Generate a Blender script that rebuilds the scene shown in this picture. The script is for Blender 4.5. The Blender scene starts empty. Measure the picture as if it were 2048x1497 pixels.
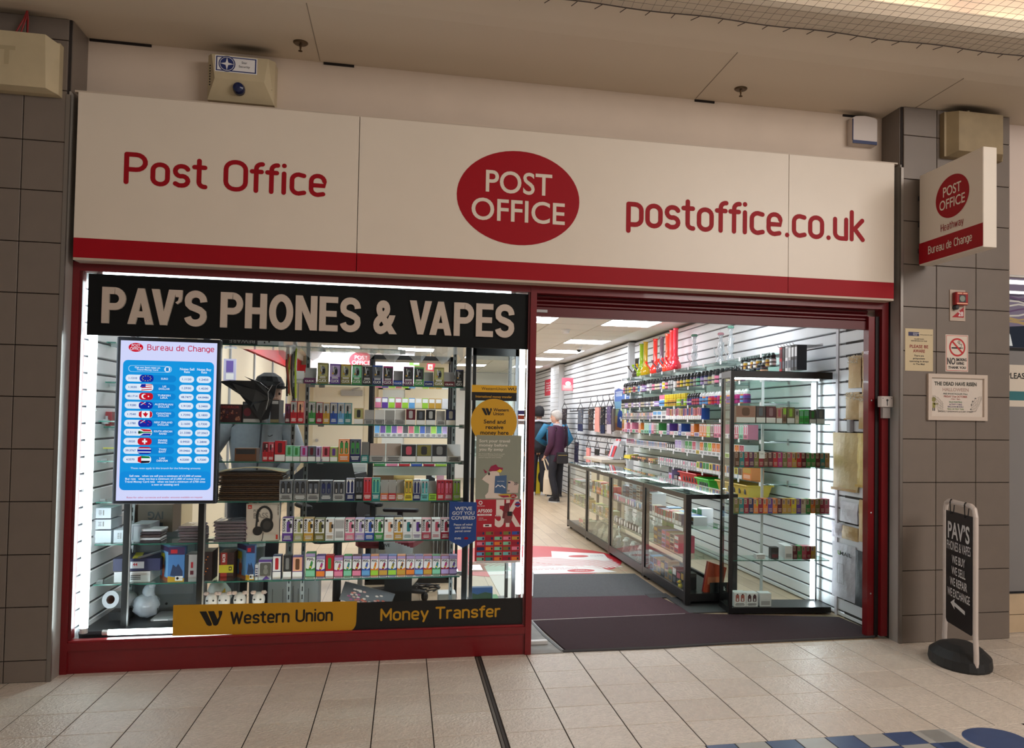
import bpy, math, random
from mathutils import Vector, Matrix
random.seed(7)
S = bpy.context.scene
COL = S.collection
V = Vector

# ------------------------------------------------------------------ camera
CAM_P = V((0.0, -5.15404, 1.45)); YAW, PIT, ROL, FPX = .2102692, .0301125, .0155988, 1669.4768
CX, CY = 142.08, 43.42                       # principal point off the frame centre (the photo is a crop)
_f = V((math.sin(YAW)*math.cos(PIT), math.cos(YAW)*math.cos(PIT), math.sin(PIT)))
_r = V((math.cos(YAW), -math.sin(YAW), 0)); _u = _r.cross(_f)
RGT = _r*math.cos(ROL)+_u*math.sin(ROL); UPV = _u*math.cos(ROL)-_r*math.sin(ROL); FWD = _f
cam = bpy.data.objects.new('camera', bpy.data.cameras.new('camera')); COL.objects.link(cam)
cam.data.sensor_width = 36; cam.data.lens = FPX/2048*36
cam.data.shift_x = -CX/2048; cam.data.shift_y = CY/2048
cam.data.clip_start = .05
m3 = Matrix((RGT, UPV, -FWD)).transposed()
cam.matrix_world = Matrix.Translation(CAM_P) @ m3.to_4x4()
S.camera = cam

# ------------------------------------------------------------------ light, exposure
w = bpy.data.worlds.new('mall_air'); S.world = w; w.use_nodes = True
w.node_tree.nodes['Background'].inputs[0].default_value = (1.0, .90, .83, 1)
w.node_tree.nodes['Background'].inputs[1].default_value = .19
def area(name, loc, tgt, sx, sy, power, col):
    l = bpy.data.lights.new(name, 'AREA'); l.shape = 'RECTANGLE'; l.size = sx; l.size_y = sy; l.energy = power; l.color = col
    o = bpy.data.objects.new(name, l); COL.objects.link(o); o.location = loc
    o.rotation_euler = (V(tgt)-V(loc)).to_track_quat('-Z', 'Y').to_euler(); return o
area('skylight_lamp', (4.6, -5.6, 4.45), (2.6, -1.6, 1.2), 3.2, 3.0, 335, (1, .915, .85))
area('mall_lamp', (-1.0, -6.4, 4.45), (-0.4, -1.2, 1.2), 2.4, 2.4, 20, (1, .90, .82))
S.view_settings.view_transform = 'Standard'; S.view_settings.look = 'None'
S.view_settings.exposure = 0.0; S.view_settings.gamma = 1.0; S.view_settings.use_curve_mapping = False
cy = S.cycles
cy.max_bounces = 8; cy.diffuse_bounces = 4; cy.glossy_bounces = 4; cy.transmission_bounces = 4; cy.transparent_max_bounces = 24
cy.caustics_reflective = False; cy.caustics_refractive = False; cy.sample_clamp_indirect = 4
cy.use_denoising = True

# ------------------------------------------------------------------ helpers
def at(px, py, x=None, y=None, z=None):
    d = RGT*((px-1024-CX)/FPX) - UPV*((py-748.5-CY)/FPX) + FWD
    if y is not None: t = (y-CAM_P.y)/d.y
    elif z is not None: t = (z-CAM_P.z)/d.z
    else: t = (x-CAM_P.x)/d.x
    return CAM_P + d*t
def lin(c):
    c = c/255.0
    return c/12.92 if c <= .04045 else ((c+.055)/1.055)**2.4
def rgb(c): return tuple(lin(v) for v in c)+(1.0,)
MC = {}
def mat(c, rough=.5, metal=0.0, spec=.5, noise=0.0, scale=30.0, bump=0.0, bscale=200.0, name=None, coat=0.0):
    """c: (r,g,b) sRGB 0-255 or a palette name; a fine noise keeps every surface procedural"""
    if isinstance(c, str): c = PAL[c]
    k = (tuple(c), rough, metal, spec, noise, scale, bump, bscale, coat)
    if k in MC: return MC[k]
    m = bpy.data.materials.new(name or 'paint_%d' % len(MC)); m.use_nodes = True
    nt = m.node_tree; b = nt.nodes['Principled BSDF']
    b.inputs['Base Color'].default_value = rgb(c); b.inputs['Roughness'].default_value = rough
    b.inputs['Metallic'].default_value = metal; b.inputs['Specular IOR Level'].default_value = spec
    b.inputs['Coat Weight'].default_value = coat
    if noise or bump:
        tc = nt.nodes.new('ShaderNodeTexCoord')
    if noise:
        n = nt.nodes.new('ShaderNodeTexNoise'); n.inputs['Scale'].default_value = scale; n.inputs['Detail'].default_value = 5
        r = nt.nodes.new('ShaderNodeMapRange'); r.inputs[1].default_value = .3; r.inputs[2].default_value = .7
        r.inputs[3].default_value = 1-noise; r.inputs[4].default_value = 1+noise
        mx = nt.nodes.new('ShaderNodeMix'); mx.data_type = 'RGBA'; mx.blend_type = 'MULTIPLY'; mx.inputs[0].default_value = 1
        mx.inputs[6].default_value = rgb(c)
        nt.links.new(tc.outputs['Object'], n.inputs['Vector']); nt.links.new(n.outputs['Fac'], r.inputs[0])
        nt.links.new(r.outputs[0], mx.inputs[7]); nt.links.new(mx.outputs[2], b.inputs['Base Color'])
    if bump:
        n2 = nt.nodes.new('ShaderNodeTexNoise'); n2.inputs['Scale'].default_value = bscale; n2.inputs['Detail'].default_value = 4
        bp = nt.nodes.new('ShaderNodeBump'); bp.inputs['Strength'].default_value = bump; bp.inputs['Distance'].default_value = .008
        nt.links.new(tc.outputs['Object'], n2.inputs['Vector']); nt.links.new(n2.outputs['Fac'], bp.inputs['Height'])
        nt.links.new(bp.outputs['Normal'], b.inputs['Normal'])
    MC[k] = m; return m
def emit(c, s, name='glow'):
    k = ('e', tuple(c), s)
    if k in MC: return MC[k]
    m = bpy.data.materials.new(name); m.use_nodes = True; nt = m.node_tree; nt.nodes.clear()
    e = nt.nodes.new('ShaderNodeEmission'); e.inputs[0].default_value = rgb(c); e.inputs[1].default_value = s
    o = nt.nodes.new('ShaderNodeOutputMaterial'); nt.links.new(e.outputs[0], o.inputs[0]); MC[k] = m; return m
def glassy(name, tint, ior=1.45, haze=0.0, hcol=(230, 235, 238), rough=.0):
    k = ('g', name)
    if k in MC: return MC[k]
    m = bpy.data.materials.new(name); m.use_nodes = True; nt = m.node_tree; nt.nodes.clear()
    t = nt.nodes.new('ShaderNodeBsdfTransparent'); t.inputs[0].default_value = rgb(tint)
    g = nt.nodes.new('ShaderNodeBsdfGlossy'); g.inputs['Roughness'].default_value = rough; g.inputs[0].default_value = (1, 1, 1, 1)
    fr = nt.nodes.new('ShaderNodeFresnel'); fr.inputs[0].default_value = ior
    mx = nt.nodes.new('ShaderNodeMixShader'); o = nt.nodes.new('ShaderNodeOutputMaterial')
    ge = nt.nodes.new('ShaderNodeNewGeometry'); fk = nt.nodes.new('ShaderNodeMath'); fk.operation = 'SUBTRACT'; fk.inputs[0].default_value = 1; nt.links.new(ge.outputs['Backfacing'], fk.inputs[1])
    fm = nt.nodes.new('ShaderNodeMath'); fm.operation = 'MULTIPLY'; nt.links.new(fr.outputs[0], fm.inputs[0]); nt.links.new(fk.outputs[0], fm.inputs[1])   # front faces mirror, back faces pass
    nt.links.new(fm.outputs[0], mx.inputs[0]); nt.links.new(g.outputs[0], mx.inputs[2])
    if haze:
        d = nt.nodes.new('ShaderNodeBsdfPrincipled'); d.inputs['Base Color'].default_value = rgb(hcol); d.inputs['Roughness'].default_value = .3
        m2 = nt.nodes.new('ShaderNodeMixShader'); m2.inputs[0].default_value = haze
        nt.links.new(t.outputs[0], m2.inputs[1]); nt.links.new(d.outputs[0], m2.inputs[2]); nt.links.new(m2.outputs[0], mx.inputs[1])
    else: nt.links.new(t.outputs[0], mx.inputs[1])
    nt.links.new(mx.outputs[0], o.inputs[0]); MC[k] = m; return m

PAL = dict(black=(20, 20, 23), charcoal=(48, 48, 52), grey=(128, 128, 128), silver=(176, 176, 178), white=(236, 236, 238), cream=(226, 216, 192),
    red=(188, 32, 44), crimson=(150, 20, 50), maroon=(96, 22, 38), pink=(226, 130, 160), magenta=(176, 40, 120), plum=(92, 36, 84), purple=(98, 62, 150),
    lilac=(176, 156, 206), blue=(44, 82, 170), navy=(30, 40, 92), sky=(104, 164, 216), teal=(40, 130, 134), mint=(130, 200, 166), green=(62, 142, 72),
    lime=(156, 204, 62), olive=(122, 116, 58), yellow=(228, 204, 52), gold=(196, 152, 60), orange=(226, 126, 48), peach=(236, 176, 146), brown=(104, 66, 44),
    tan=(176, 138, 92), beige=(206, 194, 170), slate=(92, 98, 110), rose=(196, 84, 104), khaki=(168, 166, 110), aqua=(110, 190, 190))
WL = {}                                       # world location of every root
def setp(o, label=None, cat=None, group=None, kind=None):
    if label: o['label'] = label
    if cat: o['category'] = cat
    if group: o['group'] = group
    if kind: o['kind'] = kind
    return o
def thing(name, label, cat, loc, rotz=0.0, group=None):
    o = bpy.data.objects.new(name, None); COL.objects.link(o); o.location = loc; o.rotation_euler = (0, 0, rotz)
    o.empty_display_size = .05
    WL[o.name] = V(loc); return setp(o, label, cat, group)

FY = lambda y, x=0.0, z=0.0: (V((x, y, z)), V((1, 0, 0)), V((0, 0, 1)))        # print frame on a face looking out of the shop (-y)
FX = lambda x, y=0.0, z=0.0: (V((x, y, z)), V((0, -1, 0)), V((0, 0, 1)))       # on a face looking to -x
FZ = lambda z, x=0.0, y=0.0: (V((x, y, z)), V((1, 0, 0)), V((0, 1, 0)))        # on a face looking up
def P3(F, u, v, l=0.0):
    O, R, U = F; return O+R*u+U*v+R.cross(U)*l

class MB:
    def __init__(s): s.v = []; s.f = []; s.m = []; s.ms = []; s.sm = False
    def mi(s, m):
        if isinstance(m, (str, tuple)): m = mat(m)
        if m not in s.ms: s.ms.append(m)
        return s.ms.index(m)
    def poly(s, pts, m, fl=False):
        i = len(s.v); s.v += [V(p) for p in pts]; f = list(range(i, i+len(pts))); s.f.append(f[::-1] if fl else f); s.m.append(s.mi(m)); return s
    def box(s, x0, y0, z0, x1, y1, z1, m, bev=0.0):
        x0, x1 = min(x0, x1), max(x0, x1); y0, y1 = min(y0, y1), max(y0, y1); z0, z1 = min(z0, z1), max(z0, z1)
        return s.hexa([(x0, y0, z0), (x1, y0, z0), (x1, y1, z0), (x0, y1, z0), (x0, y0, z1), (x1, y0, z1), (x1, y1, z1), (x0, y1, z1)], m) if not bev else s.bbox(x0, y0, z0, x1, y1, z1, m, bev)
    def bbox(s, x0, y0, z0, x1, y1, z1, m, b):      # box with chamfered vertical edges and top/bottom inset
        b = min(b, (x1-x0)*.45, (y1-y0)*.45, (z1-z0)*.45)
        def ring(i, z): return [(x0+b+i, y0+i, z), (x1-b-i, y0+i, z), (x1-i, y0+b+i, z), (x1-i, y1-b-i, z), (x1-b-i, y1-i, z), (x0+b+i, y1-i, z), (x0+i, y1-b-i, z), (x0+i, y0+b+i, z)]
        return s.loft([ring(b*.6, z0), ring(0, z0+b*.6), ring(0, z1-b*.6), ring(b*.6, z1)], m)
    def hexa(s, p, m):
        i = len(s.v); s.v += [V(q) for q in p]; k = s.mi(m)
        for f in ((0, 3, 2, 1), (4, 5, 6, 7), (0, 1, 5, 4), (1, 2, 6, 5), (2, 3, 7, 6), (3, 0, 4, 7)):
            s.f.append([i+j for j in f]); s.m.append(k)
        return s
    def loft(s, rings, m, cap=True, close=True):
        i = len(s.v); n = len(rings[0]); k = s.mi(m)
        for r in rings: s.v += [V(p) for p in r]
        for a in range(len(rings)-1):
            for b in range(n if close else n-1):
                c = (b+1) % n
                s.f.append([i+a*n+b, i+a*n+c, i+(a+1)*n+c, i+(a+1)*n+b]); s.m.append(k)
        if cap:
            s.f.append([i+j for j in range(n)][::-1]); s.m.append(k)
            s.f.append([i+(len(rings)-1)*n+j for j in range(n)]); s.m.append(k)
        return s
    def lathe(s, c, prof, m, n=12, ax='z'):         # prof: (radius, height) pairs
        c = V(c); rings = []
        for r, h in prof:
            ring = []
            for j in range(n):
                a = 2*math.pi*j/n; x, y = r*math.cos(a), r*math.sin(a)
                ring.append(c+(V((x, y, h)) if ax == 'z' else V((x, -h, y)) if ax == 'y' else V((h, y, x) if ax == 'x' else (0, 0, 0))))
            rings.append(ring)
        return s.loft(rings, m)
    def tube(s, pts, r, m, n=8, cap=True):
        pts = [V(p) for p in pts]; rings = []
        rr = r if isinstance(r, (list, tuple)) else [r]*len(pts)
        ref = None
        for i, p in enumerate(pts):
            t = (pts[min(i+1, len(pts)-1)]-pts[max(i-1, 0)]).normalized()
            if ref is None: ref = t.orthogonal().normalized()
            ref = (ref-t*ref.dot(t)); ref = ref.normalized() if ref.length > 1e-6 else t.orthogonal().normalized()
            b = t.cross(ref)
            rings.append([p+(ref*math.cos(2*math.pi*j/n)+b*math.sin(2*math.pi*j/n))*rr[i] for j in range(n)])
        return s.loft(rings, m, cap)
    def prism(s, F, pts, t, m):                     # 2D outline on frame F, raised by t
        a = [P3(F, u, v, 0) for u, v in pts]; b = [P3(F, u, v, t) for u, v in pts]
        return s.loft([a, b], m)
    # prints
    def pq(s, F, u0, v0, u1, v1, m, l=.0006): return s.poly([P3(F, u0, v0, l), P3(F, u1, v0, l), P3(F, u1, v1, l), P3(F, u0, v1, l)], m)
    def pp(s, F, pts, m, l=.0006): return s.poly([P3(F, u, v, l) for u, v in pts], m)
    def pe(s, F, u, v, ru, rv, m, l=.0006, n=28): return s.pp(F, [(u+ru*math.cos(2*math.pi*j/n), v+rv*math.sin(2*math.pi*j/n)) for j in range(n)], m, l)
    def pr(s, F, u0, v0, u1, v1, r, m, l=.0006, n=5):  # rounded rectangle
        pts = []
        for cx_, cy_, a in ((u1-r, v0+r, -90), (u1-r, v1-r, 0), (u0+r, v1-r, 90), (u0+r, v0+r, 180)):
            for j in range(n): b = math.radians(a+90*j/(n-1)); pts.append((cx_+r*math.cos(b), cy_+r*math.sin(b)))
        return s.pp(F, pts, m, l)
    def stroke(s, F, pts, wd, m, l=.0006, cap=True, closed=False):
        if len(pts) == 2 and (V(pts[0])-V(pts[1])).length < wd*.5: return s.pe(F, pts[0][0], pts[0][1], wd*.52, wd*.52, m, l, 20)
        n = len(pts); L = []; Rr = []; s.nst = getattr(s, 'nst', 0)+1; l = l+.00035*(s.nst % 4)
        for i in range(n):
            a = V(pts[(i-1) % n] if closed else pts[max(i-1, 0)]); b = V(pts[(i+1) % n] if closed else pts[min(i+1, n-1)])
            d = (V((b[0], b[1]))-V((a[0], a[1]))).normalized(); nn = V((-d.y, d.x))
            p = V((pts[i][0], pts[i][1])); L.append(p+nn*wd/2); Rr.append(p-nn*wd/2)
        for i in range(n if closed else n-1):
            j = (i+1) % n
            s.poly([P3(F, *Rr[i], l), P3(F, *Rr[j], l), P3(F, *L[j], l), P3(F, *L[i], l)], m)
        if cap and not closed:
            for e in (pts[0], pts[-1]): s.pe(F, e[0], e[1], wd/2, wd/2, m, l+.00018, 14)
        return s
    def text(s, F, u, v, txt, h, m, w=None, al='l', style='reg', l=.0008, ex=0.0, shear=0.0):
        gv, gf, W = layout(txt, style)
        sx = (w/W) if w and W else h
        off = 0 if al == 'l' else (-W*sx/2 if al == 'c' else -W*sx)
        i = len(s.v); k = s.mi(m)
        s.v += [P3(F, u+off+(x+shear*y)*sx, v+y*h, l+ex) for x, y in gv]
        for f in gf: s.f.append([i+j for j in f]); s.m.append(k)
        if ex:
            j0 = len(s.v); s.v += [P3(F, u+off+(x+shear*y)*sx, v+y*h, l) for x, y in gv]
            cnt = {}
            for f in gf:
                for a, b in zip(f, f[1:]+f[:1]): cnt[(a, b)] = 1
            for (a, b) in cnt:
                if (b, a) not in cnt: s.f.append([j0+a, j0+b, i+b, i+a]); s.m.append(k)
        return s
    def letters(s, F, u, v, txt, h, m, w, parent, style='bold', al='l', l=.0012):
        '''every letter a part of its own'''
        gv, gf, W = layout(txt, style); sx = w/W; x = u-(w/2 if al == 'c' else 0); cur = 0.0
        lead = min(a for a, b in GL[(style, txt[0])][0])
        for c in txt:
            g = GL.get((style, c))
            if g and g[0]:
                mb = MB(); k = mb.mi(m); mb.v = [P3(F, x+(cur-lead+a)*sx, v+b*h, l) for a, b in g[0]]; mb.f = [list(f) for f in g[1]]; mb.m = [k]*len(mb.f); mb.build('letter', parent)
            cur += GL[(style, c if (style, c) in GL else ' ')][2]
        return s
    def lines(s, F, u0, v0, u1, v1, n, m, fill=.5):   # illegible small print: n bars of text
        h = (v1-v0)/n
        for i in range(n):
            e = u1-(u1-u0)*random.uniform(0, .25); d = (u1-e)/2
            s.pq(F, u0+d, v1-(i+.5+fill/2)*h, u1-d, v1-(i+.5-fill/2)*h, m, .0008)
        return s
    def build(s, name, parent=None, label=None, cat=None, group=None, kind=None, loc=None, smooth=False, local=False, base=True):
        """one mesh object; verts are in world space unless local (then relative to parent / loc)"""
        me = bpy.data.meshes.new(name)
        if parent is not None: off = V((0, 0, 0)) if local else WL[parent.name]; pos = V((0, 0, 0))
        elif loc is not None: off = V((0, 0, 0)) if local else V(loc); pos = V(loc)
        elif s.v:
            xs = [p.x for p in s.v]; ys = [p.y for p in s.v]; zs = [p.z for p in s.v]
            off = V(((min(xs)+max(xs))/2, (min(ys)+max(ys))/2, min(zs))); pos = off
        me.from_pydata([tuple(p-off) for p in s.v], [], s.f)
        for m in s.ms: me.materials.append(m)
        me.polygons.foreach_set('material_index', s.m)
        if smooth: me.polygons.foreach_set('use_smooth', [True]*len(me.polygons))
        o = bpy.data.objects.new(name, me); COL.objects.link(o)
        if parent is not None: o.parent = parent; WL[o.name] = WL[parent.name] if not local else V((0, 0, 0))
        else: o.location = pos; WL[o.name] = pos
        return setp(o, label, cat, group, kind)
def inst(src, loc, name=None, parent=None):
    o = src.copy(); COL.objects.link(o); o.location = loc
    if parent is not None: o.parent = parent
    return o
def auto_smooth(o, deg=40):
    for p in o.data.polygons: p.use_smooth = True
    try: o.data.set_sharp_from_angle(angle=math.radians(deg))
    except Exception: pass
    return o

# glyphs of Blender's built-in font, three weights
GL = {}
def _glyphs():
    chars = "ABCDEFGHIJKLMNOPQRSTUVWXYZabcdefghijklmnopqrstuvwxyz0123456789&'.,:-!/%£’"
    tmp = []
    for st, off, res in (('reg', .004, 3), ('bold', .022, 3), ('black', .040, 4), ('gill', .011, 5)):
        for c in list(chars)+['|']:
            for body in ((c, '|'+c+'|') if c != '|' else ('||', 'H')):
                cu = bpy.data.curves.new('g', 'FONT'); cu.body = body; cu.offset = off; cu.resolution_u = res; cu.fill_mode = 'FRONT'
                o = bpy.data.objects.new('g', cu); COL.objects.link(o); tmp.append((st, c, body, o))
    dg = bpy.context.evaluated_depsgraph_get()
    wid = {}
    for st, c, body, o in tmp:
        me = bpy.data.meshes.new_from_object(o.evaluated_get(dg))
        xs = [v.co.x for v in me.vertices]
        if body == c or (c == '|' and body == 'H'):
            fs = []
            for p in me.polygons:
                f = list(p.vertices); fs.append(f if p.normal.z >= 0 else f[::-1])
            wid[(st, c, 'm')] = ([(v.co.x, v.co.y) for v in me.vertices], fs)
        if body != c and body != 'H': wid[(st, c, 'w')] = (max(xs)-min(xs)) if xs else 0
        bpy.data.meshes.remove(me)
    for st, c, body, o in tmp:
        cu = o.data; bpy.data.objects.remove(o)
        if cu.users == 0: bpy.data.curves.remove(cu)
    for st in ('reg', 'bold', 'black', 'gill'):
        H, _ = wid[(st, '|', 'm')]; ch = max(y for x, y in H)-min(y for x, y in H); b0 = min(y for x, y in H)
        bar = wid[(st, '|', 'w')]
        # "||" spans one advance of the bar more than "|": taken off below
        for c in chars:
            gv, gf = wid[(st, c, 'm')]
            adv = wid[(st, c, 'w')]-bar
            GL[(st, c)] = ([(x/ch, (y-b0)/ch) for x, y in gv], gf, adv/ch)
        GL[(st, ' ')] = ([], [], .38)
_glyphs()
def layout(txt, st):
    if st == 'stroke': return GL[('stroke', txt)]
    vs, fs, x = [], [], 0.0
    for c in txt:
        g = GL.get((st, c)) or GL[(st, ' ')]
        i = len(vs); vs += [(x+a, b) for a, b in g[0]]; fs += [[i+j for j in f] for f in g[1]]; x += g[2]
    if vs:
        mn = min(a for a, b in vs); mxx = max(a for a, b in vs); vs = [(a-mn, b) for a, b in vs]; x = mxx-mn
    return vs, fs, x
def ordn(n):
    w = 'first second third fourth fifth sixth seventh eighth ninth tenth eleventh twelfth thirteenth fourteenth fifteenth sixteenth seventeenth eighteenth nineteenth twentieth'.split()
    if n <= 20: return w[n-1]
    t = {2: 'twenty', 3: 'thirty', 4: 'forty', 5: 'fifty'}[n//10]
    return t+'-'+w[n % 10-1] if n % 10 else {20: 'twentieth', 30: 'thirtieth', 40: 'fortieth', 50: 'fiftieth'}[n]
def struct(mb, name, parent=None, **k): return mb.build(name, parent, kind=None if parent else 'structure', **k)
# ================================================================== the mall: floor, pillars, soffit, sign
SIGNW = (228, 218, 204)
m_tile = mat((230, 220, 208), .27, noise=.07, scale=40, bump=1.0, bscale=70, name='mall_tile_glaze')
m_tile2 = mat((222, 211, 198), .29, noise=.08, scale=40, bump=1.0, bscale=70, name='mall_tile_glaze_warm')
m_grout = mat((52, 46, 43), .95, spec=.1)
m_blue = mat((62, 84, 130), .35, noise=.08, scale=14); m_pale = mat((176, 178, 176), .35, noise=.05, scale=14)
fl = struct(MB().box(-6, -3.2, -.06, 9, .02, -.0025, m_grout).box(-9, -14, -.06, 12, -3.2, -.001, m_tile), 'floor')
xs_l = [-.94-.275*k for k in range(14, 0, -1)]+[-.94, -.665, -.39, -.115, .16]
xs_r = [.767+.2965*k for k in range(0, 18)]
ys = [-.06-.3*k for k in range(0, 11)]
g = .0026
tile_cache = {}
def tile_piece(parent, name, x0, y0, x1, y1, m, zt=0.0, zb=-.012):
    k = (round(x1-x0, 3), round(y1-y0, 3), m.name, name)
    if k in tile_cache:
        o = inst(tile_cache[k], V(((x0+x1)/2, (y0+y1)/2, zb))-WL[parent.name], parent=parent); return o
    b = .0012; hx, hy = (x1-x0)/2-g, (y1-y0)/2-g; h = zt-zb
    mb = MB().loft([[(-hx, -hy, 0), (hx, -hy, 0), (hx, hy, 0), (-hx, hy, 0)], [(-hx, -hy, h-b), (hx, -hy, h-b), (hx, hy, h-b), (-hx, hy, h-b)],
                    [(-hx+b, -hy+b, h), (hx-b, -hy+b, h), (hx-b, hy-b, h), (-hx+b, hy-b, h)]], m)
    o = mb.build(name, parent, local=True); o.location = V(((x0+x1)/2, (y0+y1)/2, zb))-WL[parent.name]; tile_cache[k] = o; return o
rr = random.Random(3)
def in_view(x0, x1, y0, y1): return -3.0 < (x0+x1)/2 < 5.0 and (y0+y1)/2 > -3.1
for i in range(len(ys)):
    y1 = ys[i]; y0 = y1-.3
    if i == 0:
        for a, b in zip(xs_l[8:]+[.458], xs_l[9:]+[None]):
            pass
    for seq in (xs_l+[.452], [.488]+xs_r):
        for a, b in zip(seq, seq[1:]):
            if not in_view(a, b, y0, y1): continue
            if y1 < -1.5 and a > 1.3 and y0 > -2.2: continue       # the blue border
            tile_piece(fl, 'floor_tile', a, y0, b, y1, rr.choice([m_tile, m_tile, m_tile2]))
for seq in (xs_l+[.452], [.488]+xs_r):                              # cut row against the shop front
    for a, b in zip(seq, seq[1:]):
        if in_view(a, b, -.06, .0): tile_piece(fl, 'floor_tile', a, -.06, b, .015, m_tile)
MB().box(.456, -3, -.012, .468, .0, -.002, mat((96, 88, 80), .6)).box(.472, -3, -.012, .484, 0, -.002, mat((58, 52, 50), .8)).build('expansion_joint', fl)
# border of small blue and pale tiles, with the round blue inlay
k = 0
yb = -1.56
for j in range(4):
    for i in range(14):
        x0 = 1.345+.148*i; y1 = yb-.15*j
        if x0 > 2.42 and i < 14 and j < 4 and x0 < 3.0: continue
        if x0 > 3.0: continue
        c = m_blue if (i+j) % 2 == 0 else m_pale
        if j >= 2 and i < 3: c = m_pale
        tile_piece(fl, 'border_tile', x0, y1-.15, x0+.148, y1, c)
gold = mat((196, 150, 70), .5, noise=.1)
mb = MB().box(2.42, -2.16, -.012, 2.56, -1.56, .0, m_pale).box(2.56, -2.16, -.012, 2.985, -1.56, -.0004, m_tile); mb.build('border_tile', fl)
MB().lathe((2.72, -1.72, -.004), [(.145, 0), (.145, .004), (.142, .0055)], m_blue, 40).build('round_inlay', fl)
for a, b in zip(xs_r, xs_r[1:]):
    if a > 2.98 and b < 5.2:
        for q in range(2): tile_piece(fl, 'floor_tile', a, -1.86-.3*q, b, -1.56-.3*q, m_tile)

# pillars clad in grey tiles
m_ptile = mat((122, 112, 104), .38, noise=.04, scale=7, name='pillar_tile'); m_pgrout = mat((48, 42, 40), .9)
m_steel = mat((168, 164, 158), .4, metal=.15, noise=.04, scale=6, name='dull_steel')
def pillar(name, x0, x1, xcuts, zcuts, side_x):
    p = struct(MB().box(x0, -.108, 0, x1, .6, 3.62, m_pgrout), name)
    zc = zcuts; c = {}
    for a, b in zip(xcuts, xcuts[1:]):
        for z0, z1 in zip(zc, zc[1:]):
            k = (round(b-a, 3), round(z1-z0, 3))
            w2, h2, t, bv = (b-a)/2-.0022, (z1-z0)/2-.0022, .012, .002
            if k in c: o = inst(c[k], (0, 0, 0), parent=p)
            else:
                mb = MB().loft([[(-w2, 0, -h2), (w2, 0, -h2), (w2, 0, h2), (-w2, 0, h2)], [(-w2, -t+bv, -h2), (w2, -t+bv, -h2), (w2, -t+bv, h2), (-w2, -t+bv, h2)],
                                [(-w2+bv, -t, -h2+bv), (w2-bv, -t, -h2+bv), (w2-bv, -t, h2-bv), (-w2+bv, -t, h2-bv)]], m_ptile)
                o = mb.build('wall_tile', p, local=True); c[k] = o
            o.location = V(((a+b)/2, -.108, (z0+z1)/2))-WL[p.name]
    # steel reveal on the side towards the shop, with its corner bead
    s = 1 if side_x > (x0+x1)/2 else -1
    MB().box(side_x, -.114, 0, side_x+s*.006, .0, 3.22, m_steel).build('steel_reveal', p)
    MB().box(side_x-s*.012, -.124, 0, side_x+s*.008, -.106, 3.2, mat((138, 132, 126), .35, metal=.6)).build('corner_bead', p)
    MB().box(side_x, -.1, 3.22, side_x+s*.005, .12, 3.62, m_ptile).build('side_tile', p)
    return p
wl = pillar('wall_left', -3.4, -1.842, [-3.18, -2.905, -2.63, -2.345, -2.063, -1.852], [0, .117, .402, .683, .968, 1.251, 1.534, 1.813, 2.096, 2.376, 2.66, 2.934, 3.22, 3.50, 3.62], -1.842)
wr = pillar('wall_right', 3.258, 4.10, [3.27, 3.524, 3.83, 4.098], [0, .183, .48, .777, 1.07, 1.362, 1.656, 1.957, 2.256, 2.544, 2.838, 3.125, 3.425, 3.62], 3.258)

# wall above the sign and soffit with its raised edge
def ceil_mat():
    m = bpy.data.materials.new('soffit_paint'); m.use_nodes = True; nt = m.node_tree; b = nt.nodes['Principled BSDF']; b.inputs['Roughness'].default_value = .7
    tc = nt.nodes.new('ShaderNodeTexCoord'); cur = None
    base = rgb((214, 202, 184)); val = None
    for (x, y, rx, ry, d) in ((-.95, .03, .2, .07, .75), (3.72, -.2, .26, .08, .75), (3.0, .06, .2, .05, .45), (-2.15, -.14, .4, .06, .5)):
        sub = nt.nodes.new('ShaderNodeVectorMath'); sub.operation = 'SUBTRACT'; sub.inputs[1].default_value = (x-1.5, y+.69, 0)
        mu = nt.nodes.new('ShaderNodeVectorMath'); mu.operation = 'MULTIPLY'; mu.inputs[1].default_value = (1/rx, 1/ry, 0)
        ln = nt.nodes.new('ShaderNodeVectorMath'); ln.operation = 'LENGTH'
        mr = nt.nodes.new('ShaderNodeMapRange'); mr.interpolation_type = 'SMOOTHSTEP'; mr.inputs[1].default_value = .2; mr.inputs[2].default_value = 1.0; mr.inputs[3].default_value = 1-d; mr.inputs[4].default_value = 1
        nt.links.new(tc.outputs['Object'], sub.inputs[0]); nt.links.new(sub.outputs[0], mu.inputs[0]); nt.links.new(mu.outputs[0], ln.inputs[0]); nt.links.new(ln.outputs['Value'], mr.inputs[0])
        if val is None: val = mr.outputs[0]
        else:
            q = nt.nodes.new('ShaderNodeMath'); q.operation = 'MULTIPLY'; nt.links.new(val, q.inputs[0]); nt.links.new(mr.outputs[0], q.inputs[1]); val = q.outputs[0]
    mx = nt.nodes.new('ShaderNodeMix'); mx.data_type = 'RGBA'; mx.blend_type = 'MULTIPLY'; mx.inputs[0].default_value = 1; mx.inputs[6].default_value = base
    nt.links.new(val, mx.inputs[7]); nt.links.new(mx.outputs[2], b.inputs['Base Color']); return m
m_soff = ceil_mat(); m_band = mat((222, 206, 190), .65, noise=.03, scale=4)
struct(MB().box(-1.85, .12, 2.2, 3.26, .3, 3.62, m_band), 'wall_front')
prof = [(.6, 3.62), (-.62, 3.62), (-.72, 3.628), (-1.22, 3.80), (-1.28, 3.83), (-1.28, 4.02), (-1.31, 4.02), (-1.34, 3.82), (-1.34, 4.1)]
up = [(.6, 4.1)]
ring = lambda x: [(x, y, z) for y, z in [(.6, 3.62), (-.60, 3.62), (-.70, 3.63), (-.92, 3.664), (-1.06, 3.68), (-1.09, 3.695), (-1.09, 3.77), (-1.078, 3.77), (-1.07, 3.72), (.6, 3.72)]]
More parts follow.
